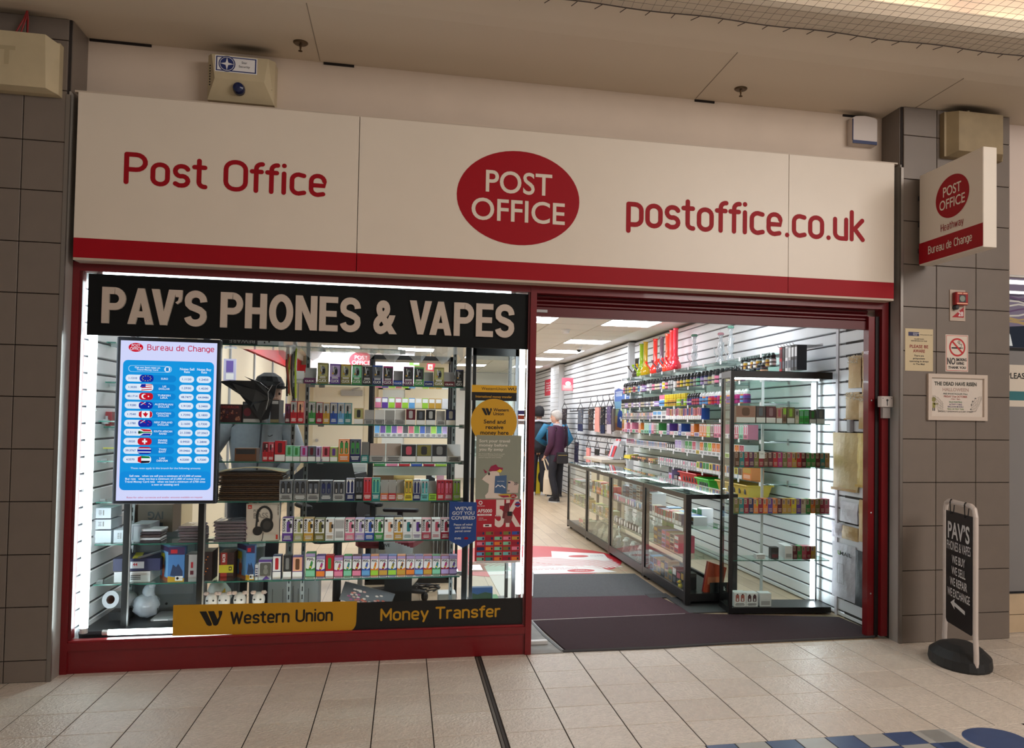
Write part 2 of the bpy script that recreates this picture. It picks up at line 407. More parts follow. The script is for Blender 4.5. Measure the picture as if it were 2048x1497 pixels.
ceiling = struct(MB().loft([ring(-5.5), ring(8.5)], m_soff), 'ceiling', loc=(1.5, -.69, 3.62))
ms = mat((150, 138, 124), .8); md = mat((34, 28, 26), .9)
sb = MB()
for xx in (-.55, 1.86, 2.86+.5): sb.box(xx-.002, -.62, 3.6175, xx+.002, .1, 3.6215, ms)
sb.build('panel_seam', ceiling)
gp = MB()
for a, b in ((-1.83, -1.5), (-.55+.02, -.15-.2), (1.86, 2.0), (2.95, 3.1), (4.12, 4.5)): gp.box(a, .112, 3.606, b, .1201, 3.6215, md)
gp.build('shadow_gap', ceiling)
struct(MB().box(-5.5, -9, 4.5, 8.5, -.9, 4.6, mat((240, 226, 206), .7)).box(-5.5, -.98, 3.72, 8.5, -.9, 4.5, mat((240, 222, 206), .7)), 'ceiling')
# cove light behind the soffit's edge
t = thing('cove_light', 'warm light tube hidden behind the raised soffit edge, top right', 'light', (3, -1.03, 3.725))
for a in (-2.2, -.4, 1.4, 3.2, 5.0):
    MB().tube([(a, -1.035, 3.748), (a+1.6, -1.035, 3.748)], .011, emit((255, 222, 184), 16), 8).build('tube', t)
MB().box(-2.3, -1.06, 3.7205, 6.7, -1.01, 3.735, mat('white')).build('batten', t)
# bird netting along the soffit edge
t = thing('bird_netting', 'thin grey bird netting strung along the raised soffit edge', 'netting', (2.5, -.92, 3.65))
mn = mat((70, 60, 54), .7)
mb = MB(); 
mb.tube([(x, -.92, 3.650+.004*math.sin(x*9)) for x in [.2+.1*k for k in range(60)]], .0035, mn, 5); mb.build('edge_cable', t)
mb = MB(); rr = random.Random(5)
for i in range(110):
    x = .25+.055*i; pts = []
    for j in range(7): pts.append((x+rr.uniform(-.006, .006)+.02*j*.2, -.92-.11*j, 3.652+.006*j))
    mb.tube(pts, .0009, mn, 3, False)
for j in range(1, 12):
    mb.tube([(.2+.15*i, -.92-.055*j+rr.uniform(-.004, .004), 3.652+.003*j) for i in range(40)], .0009, mn, 3, False)
setp(mb.build('net_mesh', t), kind='stuff')
mb = MB()
for i in range(44):
    x = .3+.135*i; mb.tube([(x, -.92, 3.65), (x-.012-.03*rr.random(), -.885, 3.642-.006*rr.random())], .0022, mn, 4)
setp(mb.build('cable_ties', t), kind='stuff')
# sprinklers
for i, (x, lb) in enumerate(((-.636, 'small brass sprinkler head in the soffit near the star badged alarm'), (2.086, 'small brass sprinkler head in the soffit nearer the right pillar'))):
    t = thing('sprinkler_head', lb, 'sprinkler', (x, -.13, 3.62))
    MB().lathe((x, -.13, 3.612), [(.001, -.004), (.035, -.002), (.042, .004), (.042, .008)], mat((96, 80, 60), .4, metal=.7), 18).build('rose', t)
    MB().lathe((x, -.13, 3.565), [(.002, 0), (.012, .003), (.012, .006), (.004, .01), (.006, .03), (.009, .05)], mat((84, 66, 46), .4, metal=.8), 10).build('nozzle', t)

# ------------------------------------------------------------------ the big sign
yS = -.105
t = thing('shop_sign', 'long white shop sign with red lettering, red oval and red bottom band', 'sign', (.7, 0, 2.30))
m_sw = mat(SIGNW, .36, noise=.015, scale=5, name='sign_white'); m_sr = mat((160, 10, 28), .5, spec=.2, name='sign_red')
for a, b in ((-1.80, -.297), (-.293, 2.438), (2.442, 3.21)):
    MB().box(a, yS, 2.415, b, -.0, 3.226, m_sw).build('panel', t)
for a, b in ((-1.80, -.297), (-.293, 2.438), (2.442, 3.21)):
    MB().box(a, yS, 2.306, b, -.0, 2.4148, m_sr).build('red_band', t)
MB().box(-1.80, yS+.001, 2.292, 3.21, 0, 2.3058, mat((196, 180, 164), .4)).build('bottom_trim', t)
MB().box(-1.82, -.10, 3.2262, 3.24, .12, 3.236, mat((200, 186, 170), .5)).build('top_trim', t)
# stroke alphabet for the rounded lettering: cap height 1, x-height .74
def arc(cx, cy, rx, ry, a0, a1, n=9): return [(cx+rx*math.cos(math.radians(a0+(a1-a0)*i/n)), cy+ry*math.sin(math.radians(a0+(a1-a0)*i/n))) for i in range(n+1)]
sw = .165; hw = sw/2; X = .74
def oval(w, h, r): 
    return arc(w-r, r, r, r, -90, 0, 5)+arc(w-r, h-r, r, r, 0, 90, 5)+arc(r, h-r, r, r, 90, 180, 5)+arc(r, r, r, r, 180, 270, 5)
def SG(c):
    if c == 'P': return [([(0, 0), (0, .93)], 0), ([(0, .93), (.26, .93)]+arc(.26, .68, .25, .25, 90, -90)+[(0, .43)], 0)], .52
    if c == 'O': return [(oval(.56, .93, .26), 1)], .56
    if c == 'o': return [(oval(.40, X-hw, .195), 1)], .40
    if c == 's': return [(arc(.2, .49, .17, .165, 25, 90, 4)+arc(.17, .485, .16, .17, 95, 265, 8)+arc(.2, .165, .165, .16, 85, -90, 8)+[(.12, .005), (.02, .06)], 0)], .37
    if c == 't': return [([(.1, .88), (.1, .16)]+arc(.26, .16, .16, .155, 180, 275, 6), 0), ([(-.03, X-.08), (.26, X-.08)], 0)], .27
    if c == 'f': return [([(.1, 0), (.1, .76)]+arc(.26, .76, .16, .165, 180, 85, 6), 0), ([(-.02, X-.08), (.25, X-.08)], 0)], .24
    if c == 'i': return [([(.02, 0), (.02, X-hw)], 0), ([(.02, .93), (.02, .94)], 0)], .05
    if c == 'c': return [([(.36, .045)]+arc(.2, .2, .195, .195, 270, 180, 5)+arc(.2, .47, .195, .195, 180, 90, 5)+[(.35, .63)], 0)], .36
    if c == 'e': return [([(.36, .04)]+arc(.2, .2, .195, .195, 270, 180, 5)+arc(.2, .47, .195, .195, 180, 0, 9)+[(.395, .33), (.02, .33)], 0)], .40
    if c == 'p': return [([(0, -.2), (0, X-hw)], 0), ([(0, .665), (.2, .665)]+arc(.2, .47, .195, .195, 90, 0, 5)+arc(.2, .2, .195, .195, 0, -90, 5)+[(0, .005)], 0)], .395
    if c == 'u': return [([(0, X-hw), (0, .2)]+arc(.2, .2, .2, .195, 180, 270, 5)+[(.38, .005)], 0), ([(.38, X-hw), (.38, 0)], 0)], .38
    if c == 'k': return [([(0, 0), (0, .93)], 0), ([(.36, X-hw), (.1, .36), (.02, .36)], 0), ([(.1, .36), (.38, 0)], 0)], .36
    ar = arc(.195, .47, .195, .195, 180, 0, 9)
    if c == 'n': return [([(0, X-hw), (0, 0)], 0), ([(0, .44)]+ar+[(.39, 0)], 0)], .39
    if c == 'h': return [([(0, .93), (0, 0)], 0), ([(0, .44)]+ar+[(.39, 0)], 0)], .39
    if c == 'r': return [([(0, X-hw), (0, 0)], 0), ([(0, .42)]+arc(.2, .47, .2, .195, 180, 75, 6), 0)], .26
    if c == 'a': return [([(.04, .62)]+arc(.19, .47, .19, .195, 100, 0, 6)+[(.38, 0)], 0), ([(.38, .36), (.19, .36)]+arc(.17, .18, .17, .18, 90, 270, 8)+[(.38, 0)], 0)], .38
    if c == 'd': return [(oval(.39, X-hw, .195), 1), ([(.39, .93), (.39, 0)], 0)], .39
    if c == 'g': return [(oval(.39, X-hw, .195), 1), ([(.39, X-hw), (.39, -.04)]+arc(.2, -.06, .19, .14, 0, -110, 6), 0)], .39
    if c == 'y': return [([(0, X-hw), (.2, .04)], 0), ([(.4, X-hw), (.13, -.22)], 0)], .40
    if c == 'w': return [([(0, X-hw), (.14, 0)], 0), ([(.14, 0), (.28, .6)], 0), ([(.28, .6), (.42, 0)], 0), ([(.42, 0), (.56, X-hw)], 0)], .56
    if c == 'W': return [([(0, .93), (.19, 0)], 0), ([(.19, 0), (.37, .86)], 0), ([(.37, .86), (.55, 0)], 0), ([(.55, 0), (.74, .93)], 0)], .74
    if c == 'M': return [([(0, 0), (0, .93)], 0), ([(0, .93), (.3, .28)], 0), ([(.3, .28), (.6, .93)], 0), ([(.6, .93), (.6, 0)], 0)], .60
    if c == 'T': return [([(0, .93), (.52, .93)], 0), ([(.26, .93), (.26, 0)], 0)], .52
    if c == 'U': return [([(0, .93), (0, .26)]+arc(.26, .26, .26, .26, 180, 360, 9)+[(.52, .93)], 0)], .52
    if c == 'B': return [([(0, 0), (0, .93)], 0), ([(0, .93), (.24, .93)]+arc(.24, .71, .21, .22, 90, -90, 8)+[(0, .49)], 0), ([(.24, .49)]+arc(.25, .245, .245, .245, 90, -90, 8)+[(0, 0)], 0)], .5
    if c == 'C': return [(arc(.27, .26, .27, .26, -35, -180, 8)+arc(.27, .67, .27, .26, 180, 35, 8), 0)], .5
    if c == 'H': return [([(0, 0), (0, .93)], 0), ([(.5, 0), (.5, .93)], 0), ([(0, .47), (.5, .47)], 0)], .50
    if c == '.': return [([(.03, 0), (.03, .01)], 0)], .06
    return [], .18
def stroke_text(par, F, u, v, txt, H, W, m, gap=.20, k=.93, l=.0012):
    tot = 0
    for c in txt: tot += SG(c)[1]+gap
    tot -= gap; sx = W/tot; x = 0
    for c in txt:
        st, wd = SG(c); mb = par if isinstance(par, MB) else MB()
        for pts, cl in st: mb.stroke(F, [(u+(x+a)*sx, v+b*H+hw*H*.5) for a, b in pts], sw*H*k, m, l, closed=bool(cl))
        if st and mb is not par: mb.build('letter', par)
        x += wd+gap
F = FY(yS)
stroke_text(t, F, -1.545, 2.735, 'Post Office', .168, 1.06, m_sr)
stroke_text(t, F, 1.352, 2.683, 'postoffice.co.uk', .195, 1.62, m_sr, .19)
def logo(mb, F, u, v, ru, rv, mr=None, mw=None, l=.0012):
    mr = mr or m_sr; mw = mw or m_sw
    mb.pe(F, u, v, ru, rv, mr, l, 56)
    mb.text(F, u, v+rv*.09, 'POST', rv*.46, mw, w=ru*1.08, al='c', style='gill', l=l+.0008)
    mb.text(F, u, v-rv*.51, 'OFFICE', rv*.46, mw, w=ru*1.52, al='c', style='gill', l=l+.0008)
mb = MB(); logo(mb, F, .657, 2.808, .378, .290); mb.build('oval_badge', t, label='red oval badge with white capitals')

# ------------------------------------------------------------------ alarm boxes, projecting sign, wall notices
m_ivory = mat((196, 182, 150), .45, noise=.06, scale=8); m_ivd = mat((150, 132, 100), .5, noise=.12, scale=8)
t = thing('alarm_box', 'ivory alarm box with blue star badge and blue lamp above sign', 'alarm', (-.98, .12, 3.295))
x0, x1, z0, z1 = -1.165, -.795, 3.29, 3.55
mb = MB().box(x0, .02, z0, x1, .12, z1, m_ivory)
r0 = [(x0, .02, z0), (x1, .02, z0), (x1, .02, z1), (x0, .02, z1)]; zc = z0+.11
mb.hexa([(x0, .02, z0), (x1, .02, z0), (x1, .02, z1), (x0, .02, z1), (x0+.05, -.04, zc), (x1-.05, -.04, zc), (x1-.03, -.04, z1-.01), (x0+.03, -.04, z1-.01)], m_ivory)
mb.build('casing', t)
vb = MB()
for k in range(8):
    zz = zc-.03+.016*k
    for sx_, ex_ in ((x0+.012, 1), (x1-.012, -1)):
        vb.box(sx_, -.002-.0012, zz, sx_+ex_*.022, .012, zz+.006, 'black')
setp(vb.build('vent_slots', t), kind='stuff')
Fb = FY(-.0402); bd = MB().pq(Fb, -1.115, 3.44, -.885, 3.535, mat('white'), .001)
nb = mat((28, 46, 110)); bd.pq(Fb, -1.11, 3.445, -.89, 3.53, nb, .0015).pq(Fb, -1.103, 3.451, -.897, 3.524, mat('white'), .002)
bd.pe(Fb, -1.05, 3.4875, .046, .046, nb, .0025, 30).pe(Fb, -1.05, 3.4875, .040, .040, mat('white'), .003, 30).pe(Fb, -1.05, 3.4875, .037, .037, nb, .0035, 30)
bd.pp(Fb, [(-1.05+r*math.cos(math.radians(a)), 3.4875+r*math.sin(math.radians(a))) for r, a in ((.037, 90), (.01, 45), (.037, 0), (.01, -45), (.037, -90), (.01, -135), (.037, 180), (.01, 135))], mat('white'), .004)
bd.text(Fb, -.955, 3.496, 'Star', .013, 'black', al='c', l=.003).text(Fb, -.955, 3.473, 'Security', .013, 'black', al='c', l=.003); bd.build('badge', t, label='white badge with a blue star and two words')
MB().lathe((-.985, -.0, 3.355), [(.034, 0), (.034, .03), (.028, .05), (.012, .058)], mat((20, 34, 80), .2), 16, 'y').build('lamp', t, label='dark blue lamp dome')
# grey maker's box on left pillar
t = thing('alarm_box', 'large dirty cream alarm box with faded capitals on left pillar', 'alarm', (-2.08, -.12, 3.17))
z0, z1 = 3.19, 3.50
MB().box(-2.4, -.17, z0-.015, -1.875, -.12, z1-.04, m_ivory).hexa([(-2.4, -.22, z0), (-1.92, -.22, z0), (-1.875, -.17, z0-.015), (-2.4, -.17, z0-.015), (-2.4, -.22, z1-.02), (-1.93, -.22, z1-.02), (-1.875, -.17, z1-.05), (-2.4, -.17, z1-.05)], m_ivory).build('casing', t)
MB().text(FY(-.2205), -2.33, z0+.11, 'ADT', .10, mat((178, 164, 132)), w=.26, style='black').build('lettering', t, label='faded capitals')
c = MB()
for a in (-.05, -.02, .02): c.tube([(-2.06+a, -.16, z1-.03), (-2.045+a*.3, -.16, 3.575), (-2.04, -.17, 3.62)], .0045, mat((150, 24, 24)), 6)
c.build('cable', t, label='red cables')
# small white bell box with blue stripe
t = thing('alarm_box', 'small white alarm box with dark blue bottom strip above sign', 'alarm', (3.09, .12, 3.42))
mb = MB(); pts = [(2.985, 3.40), (3.175, 3.40), (3.175, 3.575), (3.15, 3.59), (3.08, 3.598), (3.01, 3.59), (2.985, 3.575)]
mb.prism(FY(.12), pts, .07, mat((214, 204, 198), .4)); mb.build('casing', t)
MB().box(2.988, .046, 3.40, 3.172, .052, 3.422, mat((24, 44, 96), .4)).box(2.985, .046, 3.42, 2.991, .052, 3.57, mat((24, 44, 96), .4)).build('blue_strip', t)
# beige box on right pillar
t = thing('alarm_box', 'plain tan alarm box high on the right pillar', 'alarm', (3.76, -.12, 3.29))
MB().box(3.545, -.17, 3.285, 4.0, -.12, 3.59, m_ivd).hexa([(3.56, -.17, 3.285), (3.99, -.17, 3.285), (3.95, -.235, 3.31), (3.61, -.235, 3.31), (3.56, -.17, 3.59), (3.99, -.17, 3.59), (3.95, -.235, 3.58), (3.61, -.235, 3.58)], m_ivd).build('casing', t)
MB().tube([(3.71, -.15, 3.59), (3.71, -.15, 3.62)], .008, mat((80, 40, 36))).tube([(3.74, -.15, 3.59), (3.74, -.15, 3.62)], .012, m_ivory).build('conduit', t)
# projecting sign
t = thing('projecting_sign', 'white double sided hanging sign with red oval and red band', 'sign', (3.36, -.12, 2.53))
xa, xb = 3.36, 3.455
MB().bbox(xa, -.80, 2.528, xb, -.165, 3.135, mat((226, 218, 206), .4), .004).build('box', t)
FP = FX(xa, -.165)       # u runs towards the viewer (-y)
mb = MB(); mb.pq(FP, 0.0, 2.535, .635, 2.675, m_sr, .001); stroke_text(mb, FP, .105, 2.585, 'Bureau de Change', .05, .43, m_sw, .2, .8, .002); mb.build('red_band', t, label='red band with white words')
mb = MB(); logo(mb, FP, .345, 2.91, .165, .135); stroke_text(mb, FP, .235, 2.705, 'Heathway', .045, .22, mat((150, 20, 36)), .2, .75); mb.build('badge', t, label='red oval badge over a red word')
for z in (2.62, 2.80, 2.98): MB().box(xa+.02, -.165, z, xa+.07, -.12, z+.03, mat('charcoal')).build('bracket', t)
# call point
t = thing('fire_call_point', 'red fire call point on white plate numbered twenty eight', 'alarm', (3.68, -.12, 2.17))
MB().box(3.622, -.128, 2.172, 3.74, -.12, 2.385, mat((190, 172, 158), .5)).build('back_plate', t)
MB().bbox(3.638, -.17, 2.278, 3.735, -.128, 2.365, mat((150, 22, 26), .35), .006).build('housing', t)
Fc = FY(-.1702); MB().pq(Fc, 3.662, 2.295, 3.712, 2.345, 'charcoal').pe(Fc, 3.687, 2.32, .02, .02, mat((130, 140, 130)), .001).pq(Fc, 3.645, 2.282, 3.728, 2.29, 'peach').pq(Fc, 3.65, 2.352, 3.685, 2.36, 'peach').pq(Fc, 3.692, 2.352, 3.725, 2.36, 'peach').build('break_glass', t)
MB().lathe((3.655, -.128, 2.262), [(.017, 0), (.017, .03), (.012, .035)], mat('charcoal', .4), 12, 'y').build('key_test', t)
Fc = FY(-.1282); MB().pp(Fc, [(3.636, 2.196), (3.728, 2.196), (3.728, 2.288-.018)], mat((170, 26, 36))).text(Fc, 3.685, 2.205, '28', .032, 'white', style='bold', l=.0012, w=.038).build('number_plate', t, label='red triangle with white 28')
# notices
def sheet(name, label, cat, x0, z0, x1, z1, y, m, tilt=0):
    o = thing(name, label, cat, ((x0+x1)/2, y, z0)); MB().box(x0, y-.0015, z0, x1, y, z1, m).build('paper', o); return o
yN = -.1205
t = sheet('notice', 'cream pickpocket warning notice taped to right pillar', 'notice', 3.286, 1.822, 3.497, 2.108, yN, mat((206, 190, 156), .6))
F = FY(yN-.0016); mb = MB().pq(F, 3.31, 2.058, 3.39, 2.085, mat((40, 44, 90))).text(F, 3.345, 2.074, 'METROPOLITAN', .005, 'white', w=.05, l=.0012, style='bold').text(F, 3.345, 2.063, 'POLICE', .005, 'white', w=.03, l=.0012, style='bold').text(F, 3.397, 2.066, 'Working together for a safer', .006, 'charcoal', w=.094)
mb.text(F, 3.39, 2.035, 'VILLAGE WARD', .007, 'charcoal', al='c', w=.075, style='bold').text(F, 3.39, 2.022, 'NEIGHBOURHOOD TEAM', .007, 'charcoal', al='c', w=.12, style='bold')
mr = mat((140, 30, 34)); mb.text(F, 3.39, 1.977, 'PLEASE BE', .021, mr, al='c', w=.14, style='bold').text(F, 3.39, 1.947, 'AWARE', .021, mr, al='c', w=.09, style='bold')
for i, (s_, w_) in enumerate((('There are', .075), ('pickpockets', .09), ('operating in shops', .145), ('in The Mall', .085))): mb.text(F, 3.39, 1.92-.019*i, s_, .011, 'charcoal', al='c', w=w_, style='bold')
mb.build('print', t)
t = sheet('notice', 'white no smoking sticker with red crossed circle on pillar', 'notice', 3.592, 1.825, 3.768, 2.078, yN, mat((220, 208, 196), .45))
mb = MB(); re = mat((190, 34, 38)); wh = mat((220, 208, 196), .45)
mb.pq(F, 3.598, 1.831, 3.762, 2.072, re).pq(F, 3.601, 1.834, 3.759, 2.069, wh, .001)
cx_, cz_ = 3.682, 1.992; mb.pe(F, cx_, cz_, .063, .063, re, .0014, 36).pe(F, cx_, cz_, .051, .051, wh, .0018, 36)
mb.pq(F, cx_-.045, cz_-.01, cx_+.03, cz_+.0, 'black', .0022).pq(F, cx_+.033, cz_-.01, cx_+.037, cz_, 'black', .0022).pq(F, cx_+.04, cz_-.01, cx_+.044, cz_, 'black', .0022)
mb.stroke(F, [(cx_+.03, cz_+.006), (cx_+.035, cz_+.02), (cx_+.015, cz_+.024), (cx_+.002, cz_+.036), (cx_+.012, cz_+.045), (cx_+.022, cz_+.038), (cx_+.014, cz_+.03)], .004, mat('black'), .0022)
mb.stroke(F, [(cx_-.038, cz_+.038), (cx_+.038, cz_-.038)], .012, re, .0026, cap=False)
mb.text(F, 3.604, 1.873, 'NO', .046, 'charcoal', w=.062, style='bold', l=.003).text(F, 3.672, 1.898, 'SMOKING', .020, 'charcoal', w=.082, style='bold', l=.003).text(F, 3.672, 1.872, 'VAPING', .020, 'charcoal', w=.062, style='bold', l=.003).text(F, 3.68, 1.845, 'THANK YOU', .017, 'charcoal', w=.135, al='c', style='bold', l=.003)
mb.build('print', t)
t = thing('framed_poster', 'white framed halloween event poster on the right pillar', 'poster', (3.68, -.12, 1.49))
x0, x1, z0, z1 = 3.45, 3.905, 1.492, 1.806; fm = mat((206, 192, 180), .4)
MB().box(x0+.02, -.126, z0+.02, x1-.02, -.1205, z1-.02, mat((216, 206, 196), .5)).build('paper', t)
fr_ = MB(); 
for a in ((x0, z0, x1, z0+.026), (x0, z1-.026, x1, z1), (x0, z0+.026, x0+.026, z1-.026), (x1-.026, z0+.026, x1, z1-.026)): fr_.box(a[0], -.142, a[1], a[2], -.1205, a[3], fm)
fr_.build('frame', t)
F = FY(-.1262); mb = MB(); ce = (x0+x1)/2
for s_, z_, h_, w_, c_, st_ in (('THE DEAD HAVE RISEN', 1.728, .026, .325, (70, 70, 62), 'black'), ('HALLOWEEN', 1.69, .023, .2, (178, 150, 140), 'bold'), ('FREE SPOOKTACULAR STALL', 1.668, .010, .19, (60, 80, 80), 'bold'), ('FRIDAY 31st OCTOBER', 1.648, .013, .18, (160, 70, 60), 'bold'), ('11am - 3pm', 1.634, .008, .07, (160, 90, 80), 'bold'),
    ('FACE PAINTING', 1.612, .010, .1, (80, 130, 100), 'bold'), ('ACTIVITY TABLE', 1.596, .010, .1, (110, 90, 130), 'bold'), ('BALLOON MODELS', 1.580, .010, .12, (80, 90, 120), 'bold'), ('TRICK OR TREAT TRAIL', 1.564, .010, .13, (110, 140, 90), 'bold'), ('GHOSTLY GIVEAWAYS & SCARY STREET', 1.547, .010, .27, (90, 84, 80), 'bold')):
    mb.text(F, ce-.01, z_, s_, h_, mat(c_), al='c', w=w_, style=st_)
gy = mat((130, 124, 118))
for sx_, s_ in ((3.49, 1), (3.87, -1)):
    for k in range(5): mb.stroke(F, [(sx_, 1.66-.004*k), (sx_+s_*.045, 1.645-.022*k), (sx_+s_*.085, 1.60-.012*k)], .0012, gy, .0008, False)
    for k in range(4): mb.stroke(F, [(sx_+s_*(.02+.018*k), 1.66-.012*k), (sx_+s_*(.035+.014*k), 1.61-.005*k), (sx_+s_*(.05+.008*k), 1.55)], .0012, gy, .0008, False)
zg = mat((142, 138, 70)); mb.pe(F, 3.50, 1.632, .016, .017, zg).pq(F, 3.49, 1.575, 3.512, 1.612, zg).pq(F, 3.50, 1.598, 3.533, 1.606, zg).pq(F, 3.491, 1.555, 3.498, 1.575, 'charcoal').pq(F, 3.503, 1.555, 3.51, 1.575, 'charcoal')
for a in ((3.82, 1.645), (3.80, 1.625), (3.785, 1.57), (3.79, 1.60)): mb.pe(F, a[0], a[1], .005, .004, mat('charcoal'), .001, 8)
mb.build('print', t)
# ================================================================== red shop front: window, door, neighbour
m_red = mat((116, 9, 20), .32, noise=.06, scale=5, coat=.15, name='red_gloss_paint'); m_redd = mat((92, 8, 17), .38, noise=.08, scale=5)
m_glass = glassy('window_glass', (252, 254, 253), 1.2)
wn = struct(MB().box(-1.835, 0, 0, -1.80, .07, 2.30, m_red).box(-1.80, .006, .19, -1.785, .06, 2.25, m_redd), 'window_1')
MB().box(-1.80, .012, 0, .757, .06, .128, m_red).build('stall_riser', wn)
MB().box(-1.80, 0, .128, .757, .075, .172, m_red).box(-1.80, .012, .172, .757, .06, .182, mat((150, 40, 46), .3)).build('sill_rail', wn)
MB().box(-1.80, 0, 2.25, .757, .07, 2.30, m_red).build('head_rail', wn)
MB().box(.757, -.004, 0, .795, .075, 2.30, m_red).box(.745, .01, .18, .757, .05, 2.25, m_redd).build('mullion', wn)
MB().box(-1.785, .030, .182, .745, .036, 2.25, m_glass).build('glass_pane', wn)
# floor behind the stall riser and the plinth of the display
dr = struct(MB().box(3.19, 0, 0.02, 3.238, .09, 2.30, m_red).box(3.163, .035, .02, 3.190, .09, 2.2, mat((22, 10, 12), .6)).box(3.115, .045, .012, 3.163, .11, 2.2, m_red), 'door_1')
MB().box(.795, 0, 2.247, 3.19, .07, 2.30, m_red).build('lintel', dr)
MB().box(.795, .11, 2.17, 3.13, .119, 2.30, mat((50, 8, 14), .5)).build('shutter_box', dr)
sl = None
for k in range(3):
    z = 2.172+.026*k
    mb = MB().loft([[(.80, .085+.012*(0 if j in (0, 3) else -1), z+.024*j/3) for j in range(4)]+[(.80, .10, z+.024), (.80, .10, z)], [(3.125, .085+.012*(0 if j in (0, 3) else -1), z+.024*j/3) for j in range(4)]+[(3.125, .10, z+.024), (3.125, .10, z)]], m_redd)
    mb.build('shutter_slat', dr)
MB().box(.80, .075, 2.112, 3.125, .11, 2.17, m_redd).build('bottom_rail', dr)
MB().box(.80, .068, 2.135, .875, .078, 2.152, mat('silver', .4, metal=.5)).build('lock_plate', dr)
sc = MB()
for z in (.30, .85, 1.62): sc.lathe((3.14, .0455, z), [(.006, 0), (.006, .003), (.003, .004)], mat('silver', .3, metal=.8), 10, 'y')
sc.build('screw', dr)
# shutter key switch
t = thing('key_switch', 'silver shutter key switch box on right red jamb', 'switch', (3.20, 0, 1.49))
MB().bbox(3.155, -.045, 1.575, 3.25, .0, 1.65, mat((196, 188, 184), .35, metal=.3), .005).build('switch_box', t)
F = FY(-.0452); MB().pe(F, 3.203, 1.622, .008, .008, 'charcoal').pq(F, 3.200, 1.585, 3.206, 1.62, 'charcoal').pe(F, 3.17, 1.635, .003, .003, 'charcoal').pe(F, 3.236, 1.635, .003, .003, 'charcoal').build('keyhole', t)
MB().box(3.18, -.03, 1.50, 3.235, 0, 1.575, mat((150, 144, 142), .4)).build('cover_plate', t)
# neighbouring shop window, right edge
nb_ = struct(MB().box(4.10, .02, .277, 4.13, .08, 2.54, m_steel), 'window_2')
MB().box(4.13, .045, .277, 7.0, .052, 2.54, m_glass).build('glass_pane', nb_)
struct(MB().box(4.10, .0, 2.54, 7.0, .35, 3.62, mat((222, 206, 196), .55)), 'wall_neighbour')
pl = struct(MB().box(4.10, .02, 0.0, 7.0, .3, .277, mat('charcoal')), 'trim_neighbour')
m_plw = mat((204, 182, 152), .5, noise=.08, scale=6)
for k in range(4):
    MB().box(4.11+.6*k, .005, .004, 4.705+.6*k, .02, .128, m_plw).build('plinth_panel', pl); MB().box(4.11+.6*k, .005, .133, 4.705+.6*k, .02, .274, m_plw).build('plinth_panel', pl)
struct(MB().box(4.1, 1.6, 0, 7, 1.7, 2.54, mat((150, 150, 150))), 'wall_neighbour_back')
t = thing('frosted_film', 'grey frosted film on neighbouring glass with partly seen words', 'window film', (4.6, .04, .28))
MB().box(4.135, .0425, .285, 6.0, .0445, 2.02, mat((140, 138, 138), .25)).build('film', t)
F = FY(.0424); mb = MB().pq(F, 4.135, 1.60, 6.0, 1.90, mat((224, 214, 200), .4), .0006).pq(F, 4.135, 1.645, 6.0, 1.71, mat((60, 120, 128), .4), .001)
mb.text(F, 4.203, 1.80, 'PLEASE', .042, 'black', style='bold').text(F, 4.262, 1.662, 'THIS', .032, 'black', style='bold').pq(F, 4.135, 2.0, 6.0, 2.02, 'black'); mb.build('print', t)
t = thing('window_poster', 'purple and gold swirling poster behind the neighbouring glass', 'poster', (4.7, .09, 2.02))
MB().box(4.14, .09, 2.03, 5.8, .095, 2.535, emit((150, 132, 150), .55)).build('sheet', t)  # poster is no lamp: its lit look is put in as emission
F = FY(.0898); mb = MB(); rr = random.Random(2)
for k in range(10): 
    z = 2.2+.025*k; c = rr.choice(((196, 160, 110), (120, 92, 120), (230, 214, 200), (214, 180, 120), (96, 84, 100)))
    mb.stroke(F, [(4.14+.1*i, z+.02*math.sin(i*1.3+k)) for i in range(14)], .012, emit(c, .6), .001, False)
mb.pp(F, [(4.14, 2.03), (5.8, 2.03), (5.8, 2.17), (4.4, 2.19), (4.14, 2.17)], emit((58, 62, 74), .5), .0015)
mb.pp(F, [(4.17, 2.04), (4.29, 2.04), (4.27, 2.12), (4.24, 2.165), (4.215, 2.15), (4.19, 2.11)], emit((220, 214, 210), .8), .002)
mb.pq(F, 4.14, 2.49, 5.6, 2.52, emit((255, 250, 240), 3), .002).pq(F, 4.2, 2.42, 5.6, 2.44, emit((255, 250, 240), 2), .002); mb.build('print', t)  # bright strips: the neighbour's ceiling lights, painted on the sheet as glow

